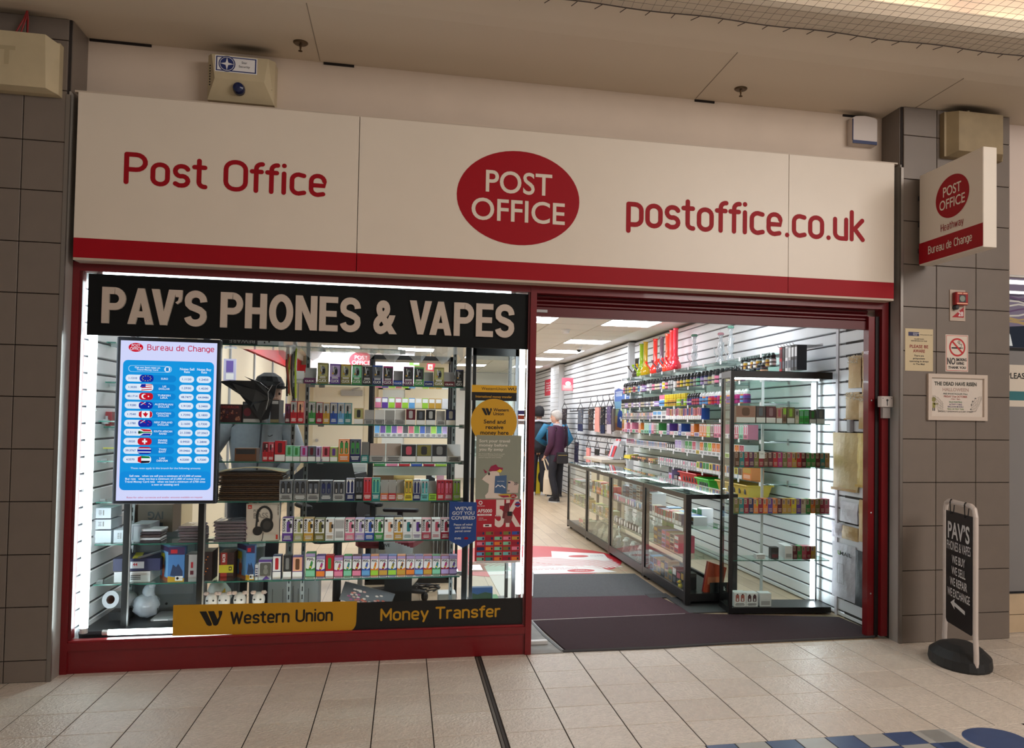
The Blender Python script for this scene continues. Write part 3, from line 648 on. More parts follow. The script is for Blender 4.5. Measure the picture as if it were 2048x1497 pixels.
# ------------------------------------------------------------------ black fascia board inside the glass
t = thing('fascia_board', 'black fascia board with raised white capitals across the window', 'sign', (-.5, .04, 1.89))
MB().box(-1.768, .040, 1.893, .748, .052, 2.242, mat((9, 9, 12), .5, spec=.2)).build('board', t)
F = FY(.040)
SB = .205
def HV(c):
    """heavy capitals: list of outlines / strokes, and the width"""
    R = lambda x0, y0, x1, y1: [(x0, y0), (x1, y0), (x1, y1), (x0, y1)]
    if c == 'P': return [R(0, 0, SB, 1)], [([(SB*.9, .905), (.37, .905)]+arc(.37, .685, .215, .22, 90, -90, 10)+[(SB*.9, .465)], .19)], .68
    if c == 'A': return [[(0, 0), (.225, 0), (.47, 1), (.275, 1)], [(.52, 0), (.745, 0), (.465, 1), (.28, 1)], R(.17, .19, .58, .36)], [], .745
    if c == 'V': return [[(.27, 0), (.46, 0), (.225, 1), (0, 1)], [(.285, 0), (.465, 0), (.735, 1), (.51, 1)]], [], .735
    if c == '’': return [R(.0, .80, .20, 1), [(.20, .82), (.20, .78), (.17, .68), (.06, .60), (.0, .645), (.08, .70), (.105, .80)]], [], .20
    if c == 'S': return [], [([(.565, .685)]+arc(.33, .72, .228, .19, 10, 180, 12)+[(.112, .62), (.20, .545), (.33, .505), (.46, .455), (.555, .38)]+arc(.33, .28, .235, .19, 0, -172, 12), .195)], .665
    if c == 'H': return [R(0, 0, SB, 1), R(.455, 0, .66, 1), R(.1, .41, .56, .60)], [], .66
    if c == 'O': return [], [(arc(.375, .5, .27, .41, 0, 360, 32)[:-1], .205, 1)], .75
    if c == 'N': return [R(0, 0, SB, 1), R(.475, 0, .68, 1), [(0, 1), (.215, 1), (.68, 0), (.465, 0)]], [], .68
    if c == 'E': return [R(0, 0, SB, 1), R(.1, 0, .585, .175), R(.1, .825, .585, 1), R(.1, .42, .545, .59)], [], .585
def letters(txt, x0, x1, z, h):
    """each capital its own raised letter"""
    adv = lambda i: .34 if txt[i] == ' ' else (GL[('black', '&')][2]*1.02 if txt[i] == '&' else HV(txt[i])[2]+(.07 if txt[i:i+2] not in ('AV', 'VA', 'V’') else (-.07 if txt[i:i+2] != 'V’' else -.03)))
    W = sum(adv(i) for i in range(len(txt))); s_ = (x1-x0)/W; x = x0; m = mat((206, 192, 180), .4)
    for i, c in enumerate(txt):
        if c == '&': MB().text(F, x, z-.004, c, h, m, w=adv(i)*s_*.92, style='black', l=-.004, ex=.022).build('letter', t)
        elif c != ' ':
            ol, st, w_ = HV(c); mb = MB(); n_ = 0
            for o_ in ol: n_ += 1; mb.prism((F[0]-V((0, -.003, 0)), F[1], F[2]), [(x+a*s_, z+b*h) for a, b in o_], .020+.0004*n_, m)
            for q in st:
                pts, wd = q[0], q[1]; cl = len(q) > 2; L = []; Rr = []
                for k in range(len(pts)):
                    a = V(pts[k-1] if (cl or k) else pts[0]); b = V(pts[(k+1) % len(pts)] if (cl or k < len(pts)-1) else pts[-1]); d_ = (b-a).normalized(); p = V(pts[k]); nn = V((-d_.y, d_.x))*wd/2; L.append(p+nn); Rr.append(p-nn)
                for k in range(len(pts) if cl else len(pts)-1):
                    g_ = (k+1) % len(pts); mb.prism((F[0]-V((0, -.003, 0)), F[1], F[2]), [(x+v_.x*s_, z+v_.y*h) for v_ in (Rr[k], Rr[g_], L[g_], L[k])], .020, m)
            mb.build('letter', t)
        x += adv(i)*s_
letters("PAV’S PHONES & VAPES", -1.69, .672, 1.962, .206)

# ------------------------------------------------------------------ LED tubes round the window
tubeE = emit((232, 246, 250), 14, 'led_tube'); housing = mat((210, 212, 214), .4)
def led(label, a, b, wd=.022):
    t = thing('led_tube', label, 'light', tuple(V(a).lerp(V(b), .5)))
    a, b = V(a), V(b); d = (b-a).normalized()
    MB().tube([a, b], wd, tubeE, 10).build('diffuser', t)
    MB().tube([a-d*.03, a], wd*.95, housing, 10).tube([b, b+d*.03], wd*.95, housing, 10).build('end_cap', t)
    cl = MB(); n = 4
    for k in range(n):
        p = a.lerp(b, (k+.7)/(n+.3)); side = V((1, 0, 0)) if abs(d.z) > .5 else V((0, 0, 1))
        cl.tube([p-side*wd*1.5, p+side*wd*1.5], .0035, mat('grey', .4), 5)
    cl.build('clip', t)
led('glowing vertical light tube along the window left edge', (-1.748, .085, .235), (-1.748, .085, 2.2))
led('glowing vertical light tube along window edge beside the doorway', (.722, .085, .36), (.722, .085, 2.2), .018)
led('glowing light tube lying along the bottom of the window', (-1.62, .085, .205), (.60, .085, .20), .016)
led('thin light tube along top of the black fascia board', (-1.70, .058, 2.246), (.64, .058, 2.246), .003)

# ------------------------------------------------------------------ stickers and posters on the glass
yG = .0295
gold = mat((196, 146, 20), .45); blk = mat((12, 12, 13), .4)
def wu_mark(mb, F, x, z, h, m, l=.0012):
    w_ = h*1.45
    q = lambda pts: mb.pp(F, [(x+a*w_, z+b*h) for a, b in pts], m, l)
    q([(0, 1), (.30, 1), (.56, .16), (.55, .02), (.44, 0), (.34, .08)])
    q([(.37, 1), (.64, 1), (.80, .45), (.86, .62), (.83, 1), (1.0, 1), (1.0, .8), (.83, .1), (.74, 0), (.63, .04), (.58, .22)])
F = FY(yG)
t = thing('window_vinyl', 'yellow and black money transfer banner along bottom of window', 'sign', (-.25, yG, .16))
mb = MB(); x0, x1, xb_, zt, zb = -1.268, -.253, .742, .357, .178
mb.pq(F, -.40, zb-.004, xb_, zt-.012, blk, .0)
mb.pp(F, [(x0, zb+.008), (x1-.05, zb-.004)]+[(x1-.05+.048*math.sin(a), zb-.004+.055-.055*math.cos(a)) for a in (.4, .8, 1.2, 1.57)]+[(x1, zt-.004), (x0, zt+.004)], gold, .0006); mb.build('film', t)
mb = MB(); wu_mark(mb, F, -1.128, .235, .085, blk); mb.build('emblem', t); stroke_text(t, F, -.955, .243, 'Western Union', .068, .56, blk, .19, 1.05); stroke_text(t, F, -.11, .233, 'Money Transfer', .068, .71, gold, .19, 1.05)
t = thing('window_sticker', 'yellow over black money transfer sticker on narrow glass', 'sticker', (.54, yG, 1.566))
MB().pq(F, .403, 1.618, .682, 1.662, mat((222, 170, 24), .45)).pq(F, .403, 1.566, .682, 1.618, blk).build('film', t)
MB().text(F, .54, 1.632, 'WesternUnion', .018, blk, w=.155, al='c', style='reg', l=.0012).text(F, .625, 1.632, '\\WU', .018, blk, w=.055, style='bold', l=.0012).text(F, .54, 1.584, 'International money transfer', .015, gold, al='c', w=.225, style='bold', l=.0012).build('lettering', t)
t = thing('window_sticker', 'round yellow sticker about sending and receiving money', 'sticker', (.544, yG, 1.30))
MB().pe(F, .544, 1.435, .143, .143, mat((208, 158, 24), .45), .0018, 56).build('film', t)
mb = MB(); wu_mark(mb, F, .465, 1.475, .044, blk, .0026); l = .0026
mb.text(F, .538, 1.500, 'Western', .020, blk, w=.096, l=l, style='bold').text(F, .538, 1.476, 'Union', .020, blk, w=.066, l=l, style='bold')
for i, (s_, w_) in enumerate((('Send and', .135), ('receive', .11), ('money here', .175))): mb.text(F, .548, 1.424-.034*i, s_, .025, blk, al='c', w=w_, style='bold', l=l)
mb.build('lettering', t)
t = thing('window_poster', 'grey green travel money poster with toy unicorn and card', 'poster', (.575, yG, .955))
gg = mat((140, 146, 132), .6); x0, x1, z0, z1 = .437, .718, .955, 1.352
MB().box(x0, .0255, z0, x1, .0275, z1, gg).build('paper', t)
Fp = FY(.0254); mb = MB(); cw = mat((214, 212, 202), .6)
for i, s_ in enumerate(('Sort your travel', 'money before', 'you fly away')): mb.text(Fp, x0+.018, 1.308-.026*i, s_, .018, cw, w=(.19, .175, .15)[i], style='bold')
for i in range(3): mb.text(Fp, x0+.016, 1.233-.011*i, ('Go Travel Money Card or cash', 'from your local branch today', 'and be ready for your holiday')[i], .0065, cw, w=.16-.01*i)
un = mat((220, 206, 196), .7); mg = mat((150, 30, 70), .7)
mb.pp(Fp, [(.475, 1.08), (.50, 1.105), (.525, 1.125), (.555, 1.135), (.58, 1.12), (.59, 1.08), (.585, 1.03), (.59, .99), (.66, .985), (.70, .975), (.70, .962), (.50, .962), (.497, .98), (.515, 1.0), (.52, 1.05), (.50, 1.062)], un, .0008)
mb.pp(Fp, [(.515, 1.13), (.53, 1.16), (.56, 1.172), (.575, 1.155), (.605, 1.15), (.60, 1.13), (.572, 1.135), (.56, 1.13)], mg, .0012).pp(Fp, [(.565, 1.13), (.59, 1.12), (.60, 1.135), (.585, 1.142)], 'yellow', .0014)
mb.pp(Fp, [(.495, 1.115), (.484, 1.142), (.508, 1.125)], mg, .0014).pe(Fp, .519, 1.113, .006, .009, 'black', .0018, 12).pe(Fp, .478, 1.085, .003, .004, mat((150, 110, 100)), .0018, 8)
mb.pp(Fp, [(.557, 1.10), (.628, 1.105), (.628, .99), (.553, .995)], mat((66, 98, 140), .5), .002).stroke(Fp, [(.56, 1.03), (.575, 1.045), (.59, 1.035), (.60, 1.042), (.62, 1.026)], .006, mat('white'), .0026, False).text(Fp, .592, 1.065, 'travel money', .006, 'white', w=.045, al='c', l=.0026)
mb.pp(Fp, [(.632, .995), (.64, 1.07), (.66, 1.07), (.705, 1.05), (.70, .995)], mat((206, 186, 178), .6), .0018).pq(Fp, .638, 1.055, .652, 1.064, 'navy', .0024).text(Fp, .675, 1.045, '20', .016, 'charcoal', style='bold', l=.0024).text(Fp, .634, 1.003, '20', .011, 'charcoal', style='bold', l=.0024)
mb.pp(Fp, [(.575, .985), (.60, .968), (.67, .966), (.68, .985), (.62, .99)], mat((196, 160, 50)), .0028).pp(Fp, [(.58, .98), (.61, .966), (.65, .97), (.64, .98)], mg, .003).pe(Fp, .672, .976, .02, .014, m_sr, .0032, 20).text(Fp, .672, .978, 'POST', .006, 'white', al='c', l=.0038).text(Fp, .672, .969, 'OFFICE', .006, 'white', al='c', l=.0038)
mb.build('print', t)
t = thing('window_poster', 'red vape poster with large white 5K and flavour grid', 'poster', (.58, yG, .563))
x0, x1, z0, z1 = .44, .724, .563, .955; rp = mat((172, 18, 44), .5)
MB().box(x0, .0256, z0, x1, .0276, z1, rp).build('paper', t)
mb = MB(); Fp = FY(.0255)
mb.pq(Fp, x0, z0, x1, z0+.014, mat('white')).text(Fp, x0+.01, z0+.004, 'THIS PRODUCT CONTAINS NICOTINE WHICH IS A HIGHLY ADDICTIVE SUBSTANCE', .005, 'black', w=.25, l=.0014)
mb.text(Fp, .56, .785, '5K', .168, mat((228, 214, 208)), w=.162, style='black').text(Fp, x0+.012, .874, 'AF5000', .022, 'white', w=.09, style='bold').pq(Fp, x0+.012, .855, x0+.10, .866, mat('white')).text(Fp, x0+.02, .857, 'TPD COMPLIANT', .006, rp, w=.07, style='bold', l=.0016)
mb.text(Fp, x0+.02, .838, '20MG/ML', .005, 'white', w=.03).text(Fp, x0+.02, .827, '5000 PUFFS', .005, 'white', w=.05).text(Fp, x0+.012, .912, 'ELFBAR', .006, 'white', w=.045).pe(Fp, x0+.03, .935, .012, .012, mat('white')).pe(Fp, x0+.03, .935, .007, .007, rp, .001)
mb.text(Fp, .562, .85, 'PUFFS', .008, 'white', style='bold', w=.03, l=.0016)
mb.pq(Fp, x0+.05, .786, x0+.10, .803, 'white').pq(Fp, x0+.06, .79, x0+.085, .8, mat((80, 50, 50)), .001)
dv = mat((110, 40, 50), .4); mb.pp(Fp, [(.605, .84), (.62, .93), (.652, .935), (.645, .83)], dv, .0025).pp(Fp, [(.615, .81), (.625, .87), (.675, .88), (.66, .81)], mat((130, 70, 72)), .003).pq(Fp, .637, .853, .665, .88, 'black', .0034)
mb.pe(Fp, .70, .925, .02, .02, mat((226, 214, 220)), .002, 14).pe(Fp, .70, .925, .016, .016, mat((60, 60, 140)), .0026, 14).pq(Fp, .682, .921, .718, .929, m_sr, .003)
rr = random.Random(11); fc = ['sky', 'pink', 'green', 'blue', 'gold', 'slate', 'lime', 'crimson', 'teal', 'mint', 'orange', 'navy', 'aqua', 'olive', 'green']
for j in range(6):
    for i in range(5):
        c = rr.choice(fc); xx, zz = x0+.012+.054*i, .757-.0315*j
        mb.pq(Fp, xx, zz-.02, xx+.046, zz, mat(c, .5), .0012).pq(Fp, xx+.033, zz-.017, xx+.044, zz-.003, mat(rr.choice(('charcoal', 'maroon', 'navy'))), .0018).lines(Fp, xx+.004, zz-.015, xx+.03, zz-.005, 2, mat('white'))
mb.build('print', t)
t = thing('hanging_sign', 'blue pointed parcel cover sign hanging beside the red poster', 'sign', (.365, .02, .665))
mb = MB(); Fe = FY(.0285); bl = mat((22, 66, 140), .45); mb.prism(Fe, [(.281, .708), (.366, .66), (.447, .705), (.447, .938), (.281, .944)], .003, bl); mb.build('board', t)
Fe = FY(.0253); mb = MB()
for s_, z_, h_, w_ in (("WE’VE", .89, .021, .105), ('GOT YOU', .862, .021, .135), ('COVERED', .833, .021, .145), ('Peace of mind', .796, .013, .112), ('with £60 free', .777, .013, .1), ('parcel cover', .757, .013, .098)):
    mb.text(Fe, .366, z_, s_, h_, mat((206, 212, 222)), al='c', w=w_, style='bold')
mb.text(Fe, .335, .712, 'EVRI', .012, mat((206, 212, 222)), al='c', w=.038, style='bold').pe(Fe, .386, .718, .013, .008, m_sr); mb.build('print', t)
t = thing('window_sticker', 'small payment card stickers stacked on the narrow glass edge', 'sticker', (.711, yG, 1.415))
mb = MB(); 
for z_, c in ((1.482, (60, 50, 120)), (1.452, (176, 70, 40)), (1.420, (196, 186, 186))): mb.pq(F, .692, z_, .732, z_+.028, mat(c))
mb.text(F, .712, 1.43, 'VISA', .009, 'navy', al='c', w=.03, style='bold', l=.0012); mb.build('film', t)

# ------------------------------------------------------------------ exchange rate screen
yE = .14
t = thing('information_screen', 'tall lit screen of currency exchange rates in the window', 'screen', (-1.36, .16, .91))
p0, p1, p2, p3 = at(235, 673, y=yE), at(441, 680, y=yE), at(434, 1011, y=yE), at(222, 1006, y=yE)
x0, x1, z0, z1 = (p0.x+p3.x)/2, (p1.x+p2.x)/2, (p2.z+p3.z)/2, (p0.z+p1.z)/2
bz = mat((38, 40, 48), .35)
MB().bbox(x0, yE, z0, x1, yE+.05, z1, bz, .008).build('bezel', t)
EM = lambda c, s=.92: emit(c, s)
W_, H_ = x1-x0, z1-z0
a0, a1, b0, b1 = x0+.022, x1-.02, z0+.02, z1-.022
F = (V((a0, yE-.0005, b0)), V((a1-a0, 0, 0)), V((0, 0, b1-b0)))           # unit frame on the picture area
asp = (b1-b0)/(a1-a0)
def P3n(u, v, l): return V((a0+u*(a1-a0), yE-.0005-l, b0+v*(b1-b0)))
Fs = (V((a0, yE-.0005, b0)), V((1, 0, 0)), V((0, 0, 1))); sw_, sh_ = a1-a0, b1-b0
mb = MB(); mb.pq(Fs, 0, 0, sw_, sh_, EM((214, 216, 255), 1.0), .0002).build('display', t)
mb = MB(); U = lambda u: u*sw_; Q = lambda v: (1-v)*sh_                     # v measured from the top
blu = EM((22, 150, 226), 1.0); blu2 = EM((16, 132, 212), 1.0); wt = EM((224, 234, 252), 1.0); crim = EM((206, 20, 70), .9); ink = EM((60, 110, 190), .8)
mb.pe(Fs, U(.155), Q(.042), U(.075), U(.05), EM((214, 20, 44), .9), .0008).text(Fs, U(.155), Q(.040), 'POST', U(.032), wt, al='c', w=U(.085), l=.0014).text(Fs, U(.155), Q(.060), 'OFFICE', U(.032), wt, al='c', w=U(.118), l=.0014)
stroke_text(mb, Fs, U(.275), Q(.057), 'Bureau de Change', U(.062), U(.69), crim, .2, .85, .001)
mb.pr(Fs, U(.03), Q(.935), U(.972), Q(.122), U(.05), blu, .0006)
mb.pr(Fs, U(.085), Q(.195), U(.53), Q(.155), U(.032), EM((190, 226, 250), 1), .001).pr(Fs, U(.09), Q(.193), U(.525), Q(.157), U(.03), blu, .0013)
mb.text(Fs, U(.28), Q(.172), 'Get our best rates on', U(.02), wt, al='c', w=U(.26), l=.0018, style='bold').text(Fs, U(.28), Q(.186), 'Travel Money Card', U(.02), wt, al='c', w=U(.22), l=.0018, style='bold').pe(Fs, U(.485), Q(.175), U(.032), U(.032), wt, .0018).pq(Fs, U(.47), Q(.187), U(.5), Q(.163), blu2, .002)
for u_, s_ in ((.69, 'Notes Sell'), (.87, 'Notes Buy')): mb.text(Fs, U(u_), Q(.178), s_, U(.027), wt, al='c', w=U(.15), l=.001, style='bold').text(Fs, U(u_), Q(.195), 'Rate', U(.027), wt, al='c', w=U(.06), l=.001, style='bold')
rows = [('1.1210', 'EURO', '', '1.1120', '1.2450'), ('1.3030', 'US', 'DOLLAR', '1.2930', '1.4230'), ('48.1714', 'TURKISH', 'LIRA', '48.7477', '64.8486'), ('1.9280', 'AUSTRALIAN', 'DOLLAR', '1.9120', '2.3400'), ('1.7540', 'CANADIAN', 'DOLLAR', '1.7390', '2.1800'),
        ('2.1780', 'NEW ZEALAND', 'DOLLAR', '2.1600', '2.7300'), ('21.5116', 'SOUTH AFRICAN', 'RAND', '21.3388', '27.2063'), ('1.0020', 'SWISS', 'FRANC', '0.9950', '1.2800'), ('39.3767', 'THAI', 'BAHT', '39.0466', '50.9648'), ('4.5570', 'UAE', 'DIRHAM', '4.5200', '5.7200')]
RB, NV, WH, GR, YL, BK = EM((210, 24, 44), .9), EM((24, 44, 170), .9), EM((240, 242, 252), 1), EM((30, 140, 80), .8), EM((236, 200, 40), .9), EM((24, 26, 40), .8)
for i, (ra, n1, n2, s1, s2) in enumerate(rows):
    v = .235+.0565*i; h2 = .0215
    mb.pr(Fs, U(.06), Q(v+h2), U(.58), Q(v-h2), U(.037), blu2, .001).pr(Fs, U(.06), Q(v+h2), U(.32), Q(v-h2), U(.037), wt, .0014)
    mb.text(Fs, U(.135), Q(v+.006), ra, U(.022), ink, al='c', w=U(.105 if len(ra) > 6 else .085), l=.002, style='bold')
    fu, fw = .275, .072; tl = .0022
    fl_ = lambda pts, m, l_=.0026: mb.pp(Fs, [(U(fu+a*fw), Q(v-b*.0225)) for a, b in pts], m, l_)
    mb.pr(Fs, U(fu-fw), Q(v+.0225), U(fu+fw), Q(v-.0225), U(.034), {0: NV, 1: WH, 2: RB, 3: NV, 4: WH, 5: NV, 6: WH, 7: RB, 8: NV, 9: WH}[i], tl)
    if i == 0:
        for k in range(10): a = k*math.pi/5; mb.pe(Fs, U(fu+.045*math.cos(a)), Q(v)+U(.028)*math.sin(a), U(.005), U(.005), YL, .0026, 6)
    if i == 1:
        for k in range(3): fl_([(-.7, -.9+.65*k), (.8, -.6+.6*k), (.8, -.35+.6*k), (-.7, -.65+.65*k)], RB)
        fl_([(-.9, 0), (-.1, .1), (-.1, .95), (-.7, .9)], NV, .003)
    if i == 2: mb.pe(Fs, U(fu-.02), Q(v), U(.028), U(.028), WH, .0026, 16).pe(Fs, U(fu-.008), Q(v), U(.022), U(.022), RB, .003, 16).pe(Fs, U(fu+.025), Q(v), U(.009), U(.009), WH, .003, 5)
    if i in (3, 5): fl_([(-.8, .8), (0, .1), (.08, .2), (-.6, .95)], RB); fl_([(-.1, .95), (-.75, .1), (-.68, .02), (0, .85)], WH); [mb.pe(Fs, U(fu+a), Q(v+b), U(.006), U(.006), WH if i == 3 else RB, .003, 5) for a, b in ((.03, .008), (.05, -.006), (.035, -.012))]
    if i == 4: fl_([(-.95, -.5), (-.55, -1), (-.55, 1), (-.95, .5)], RB); fl_([(.95, -.5), (.6, -1), (.6, 1), (.95, .5)], RB); fl_([(0, .8), (.15, .3), (.4, .3), (.2, -.3), (.05, -.8), (-.2, -.3), (-.4, .3), (-.15, .3)], RB)
    if i == 6: fl_([(-.7, .95), (.8, .8), (.9, .3), (-.2, .3)], RB); fl_([(-.2, -.3), (.9, -.3), (.75, -.9), (-.7, -.95)], NV); fl_([(-.9, .5), (-.2, .15), (.95, .15), (.95, -.15), (-.2, -.15), (-.9, -.5)], GR, .003); fl_([(-.95, .3), (-.5, 0), (-.95, -.3)], BK, .0034)
    if i == 7: fl_([(-.1, .7), (.1, .7), (.1, -.7), (-.1, -.7)], WH); fl_([(-.35, .22), (.35, .22), (.35, -.22), (-.35, -.22)], WH)
    if i == 8: fl_([(-.7, .95), (.7, .95), (.85, .6), (-.85, .6)], RB); fl_([(-.9, .55), (.9, .55), (.95, .3), (-.95, .3)], WH); fl_([(-.95, -.3), (.95, -.3), (.9, -.55), (-.9, -.55)], WH)
    if i == 9: fl_([(-.9, .6), (-.4, 1), (-.4, -1), (-.9, -.6)], RB); fl_([(-.4, 1), (.7, .9), (.9, .35), (-.4, .35)], GR, .003); fl_([(-.4, -.35), (.9, -.35), (.7, -.9), (-.4, -1)], BK, .003)
    if n2: mb.text(Fs, U(.46), Q(v-.002), n1, U(.021), wt, al='c', w=U(min(.019*len(n1), .19)), l=.0018, style='bold').text(Fs, U(.46), Q(v+.013), n2, U(.021), wt, al='c', w=U(.019*len(n2)), l=.0018, style='bold')
    else: mb.text(Fs, U(.46), Q(v+.006), n1, U(.021), wt, al='c', w=U(.07), l=.0018, style='bold')
    for u_, s_ in ((.69, s1), (.87, s2)): mb.pr(Fs, U(u_-.077), Q(v+.021), U(u_+.077), Q(v-.021), U(.036), wt, .0012).text(Fs, U(u_), Q(v+.006), s_, U(.022), ink, al='c', w=U(.095 if len(s_) < 7 else .11), l=.0018, style='bold')
mb.text(Fs, U(.5), Q(.803), 'These rates apply in this branch for the following amounts', U(.020), wt, al='c', w=U(.72), l=.001)
mb.pr(Fs, U(.03), Q(.935), U(.972), Q(.818), U(.05), EM((20, 140, 222), 1.0), .0009)
for i, (s_, w_) in enumerate((('Sell rate – when we sell you a minimum of £1,000 of notes', .74), ('Buy rate – when we buy a minimum of £1,000 of notes from you', .82), ('Travel Money Card rate – when we load a minimum of £700 onto', .83), ('a new or existing card', .28))): mb.text(Fs, U(.5), Q(.852+.018*i), s_, U(.022), wt, al='c', w=U(w_), l=.0014, style='bold')
mb.text(Fs, U(.5), Q(.985), 'Rates for other currencies and smaller amounts available on request', U(.018), crim, al='c', w=U(.78), l=.001)
mb.build('picture', t)
MB().box(x0+.2, yE+.05, z0+.3, x1-.2, .27, z0+.5, bz).build('wall_bracket', t)
# ================================================================== inside the shop: shell
m_wood = bpy.data.materials.new('wood_vinyl'); m_wood.use_nodes = True
def _wood():
    nt = m_wood.node_tree; b = nt.nodes['Principled BSDF']; b.inputs['Roughness'].default_value = .35
    tc = nt.nodes.new('ShaderNodeTexCoord'); br = nt.nodes.new('ShaderNodeTexBrick'); mp = nt.nodes.new('ShaderNodeMapping'); mp.inputs['Rotation'].default_value = (0, 0, math.pi/2)
    br.inputs['Color1'].default_value = rgb((196, 176, 148)); br.inputs['Color2'].default_value = rgb((176, 154, 126)); br.inputs['Mortar'].default_value = rgb((120, 100, 80))
    br.inputs['Scale'].default_value = 1; br.inputs['Mortar Size'].default_value = .0025; br.inputs['Brick Width'].default_value = .95; br.inputs['Row Height'].default_value = .15
    nz = nt.nodes.new('ShaderNodeTexNoise'); nz.inputs['Scale'].default_value = 6; mp2 = nt.nodes.new('ShaderNodeMapping'); mp2.inputs['Scale'].default_value = (14, 1.2, 1)
    mr = nt.nodes.new('ShaderNodeMapRange'); mr.inputs[3].default_value = .85; mr.inputs[4].default_value = 1.12
    mx = nt.nodes.new('ShaderNodeMix'); mx.data_type = 'RGBA'; mx.blend_type = 'MULTIPLY'; mx.inputs[0].default_value = 1
    L = nt.links.new; L(tc.outputs['Object'], mp.inputs[0]); L(mp.outputs[0], br.inputs[0]); L(tc.outputs['Object'], mp2.inputs[0]); L(mp2.outputs[0], nz.inputs[0]); L(nz.outputs[0], mr.inputs[0])
    L(br.outputs[0], mx.inputs[6]); L(mr.outputs[0], mx.inputs[7]); L(mx.outputs[2], b.inputs['Base Color'])
_wood()
ZC = 2.6; XR = 3.27; YB = 15.6
fs = struct(MB().box(-2.2, .02, -.06, 3.4, YB, 0.0, m_wood), 'floor')
m_wp = mat((224, 228, 233), .42, noise=.012, scale=6, name='slat_white'); m_gr = mat((74, 72, 78), .6); m_cw = mat((238, 238, 238), .6, name='white_paint')
m_cream = mat((224, 214, 190), .5, noise=.02, scale=4)
SP, Z0 = .0963, 2.161
def slatwall(name, F0, segs, z0, z1, back, kind='structure', gp=.0052):
    """F0 maps (s along the wall, d out of the wall, z); boards between grooves"""
    w_ = struct(back, name); cache = {}
    zs = [z0]; z = Z0-SP*math.floor((Z0-z0)/SP)
    while z < z1: 
        if z > z0+.01: zs.append(z)
        z += SP
    zs.append(z1)
    for a, b in segs:
        for c, d in zip(zs, zs[1:]):
            k = (round(b-a, 3), round(d-c, 3)); pass
            if k not in cache:
                h = (d-c)-2*gp; L = b-a
                pr = [(0, 0), (.010, 0.003), (.013, .007), (.013, h-.003), (.010, h), (0, h)]
                mb = MB().loft([[F0(.002, p, q) for p, q in pr], [F0(L-.002, p, q) for p, q in pr]], m_wp)
                o = mb.build('slat_board', w_, local=True); cache[k] = o
            else: o = inst(cache[k], (0, 0, 0), parent=w_)
            o.location = F0(a, 0, c+gp)-WL[w_.name]+(V(F_ORG)-V((0, 0, 0)))
    return w_
F_ORG = (XR, 0, 0)
wr_ = slatwall('wall_shop_right', lambda s, d, z: V((-d, s, z)), [(.06, .70), (.735, 3.17), (3.17, 5.6), (5.6, 6.55)], 0.0, ZC, MB().box(XR, .05, 0, XR+.12, 6.7, ZC, m_gr))
MB().box(XR-.02, .70, 0, XR, .735, ZC, mat((206, 206, 214), .4)).build('cover_strip', wr_)
XF = 3.18; F_ORG = (XF, 0, 0)
wf_ = slatwall('wall_shop_far', lambda s, d, z: V((-d, s, z)), [(6.60, 9.0), (9.0, 11.55), (12.65, YB)], 0.0, ZC, MB().box(XF, 6.56, 0, XF+.22, YB, ZC, m_gr), gp=.0075); tcol = struct(MB().box(XF-.10, 11.6, 0, XF-.001, 12.6, ZC, m_cw), 'trim_column')
F_ORG = (XF-.10, 0, 0)
MB().box(XF-.016, 6.556, 0, XF, 6.60, ZC, m_wp).box(XF, 6.545, 0, XR+.05, 6.56, ZC, mat((206, 208, 212), .5)).build('corner_strip', wf_)
for k in range(27): MB().box(XF-.112, 11.61, .02+SP*k*.99, XF-.10, 12.59, .02+SP*k*.99+.088, m_wp).build('slat_board', tcol)
F_ORG = (-1.80, 0, 0)
wl_ = slatwall('wall_display_left', lambda s, d, z: V((d, s, z)), [(.06, 1.5)], 0.1, 2.35, MB().box(-1.84, .075, 0, -1.80, 1.5, ZC, m_gr))
for o in wl_.children: pass
struct(MB().box(-2.17, 1.5, 0, -2.05, YB, ZC, m_cream), 'wall_shop_left'); struct(MB().box(-2.17, 1.44, 0, -1.8, 1.5, ZC, m_cream), 'trim_shop_left')
struct(MB().box(-2.05, YB, 0, 3.4, YB+.1, ZC, m_cw), 'wall_shop_back')
struct(MB().box(-2.2, .12, ZC+.03, 3.5, YB+.1, ZC+.12, m_cw).box(-1.84, .07, 2.25, 3.27, .12, 2.63, m_cw), 'ceiling')
for k in range(24): MB().box(-2.05, 0, 0, 0, 0, 0, m_cw) if 0 else None
# suspended ceiling tiles, lit panels let into it
clg = [o for o in COL.objects if o.name.startswith('ceiling')][-1]
m_ct = mat((226, 222, 214), .75, noise=.02, scale=60); gx = [2.565+.6*k for k in range(-8, 2)]; gy_ = [.36+.6*k for k in range(0, 26)]
panels = [(8, r) for r in (2, 6, 10, 13, 16, 20)]+[(6, r) for r in (6, 10, 13, 16, 20)]+[(4, r) for r in (2, 6, 10, 14, 19)]+[(2, r) for r in (2, 6, 10, 14, 19)]
m_dif = emit((246, 250, 255), 30, 'panel_light'); m_dim = emit((236, 236, 246), 6, 'panel_light_dim')
tile0 = panel0 = None
for i in range(len(gx)-1):
    for j in range(len(gy_)-1):
        cx_, cy_ = gx[i]+.3-.3, gy_[j]+.3
        if (i, j) in panels: continue
        if tile0 is None:
            tile0 = MB().loft([[(-.29, -.29, 0), (-.29, .29, 0), (.29, .29, 0), (.29, -.29, 0)], [(-.294, -.294, .006), (-.294, .294, .006), (.294, .294, .006), (.294, -.294, .006)], [(-.294, -.294, .03), (-.294, .294, .03), (.294, .294, .03), (.294, -.294, .03)]], m_ct).build('ceiling_tile', clg, local=True); o = tile0
        else: o = inst(tile0, (0, 0, 0), parent=clg)
        o.location = V((cx_, cy_, ZC))-WL[clg.name]
plc = ['over the right hand aisle', 'over the middle aisle', 'over the left counters', 'along the left wall']
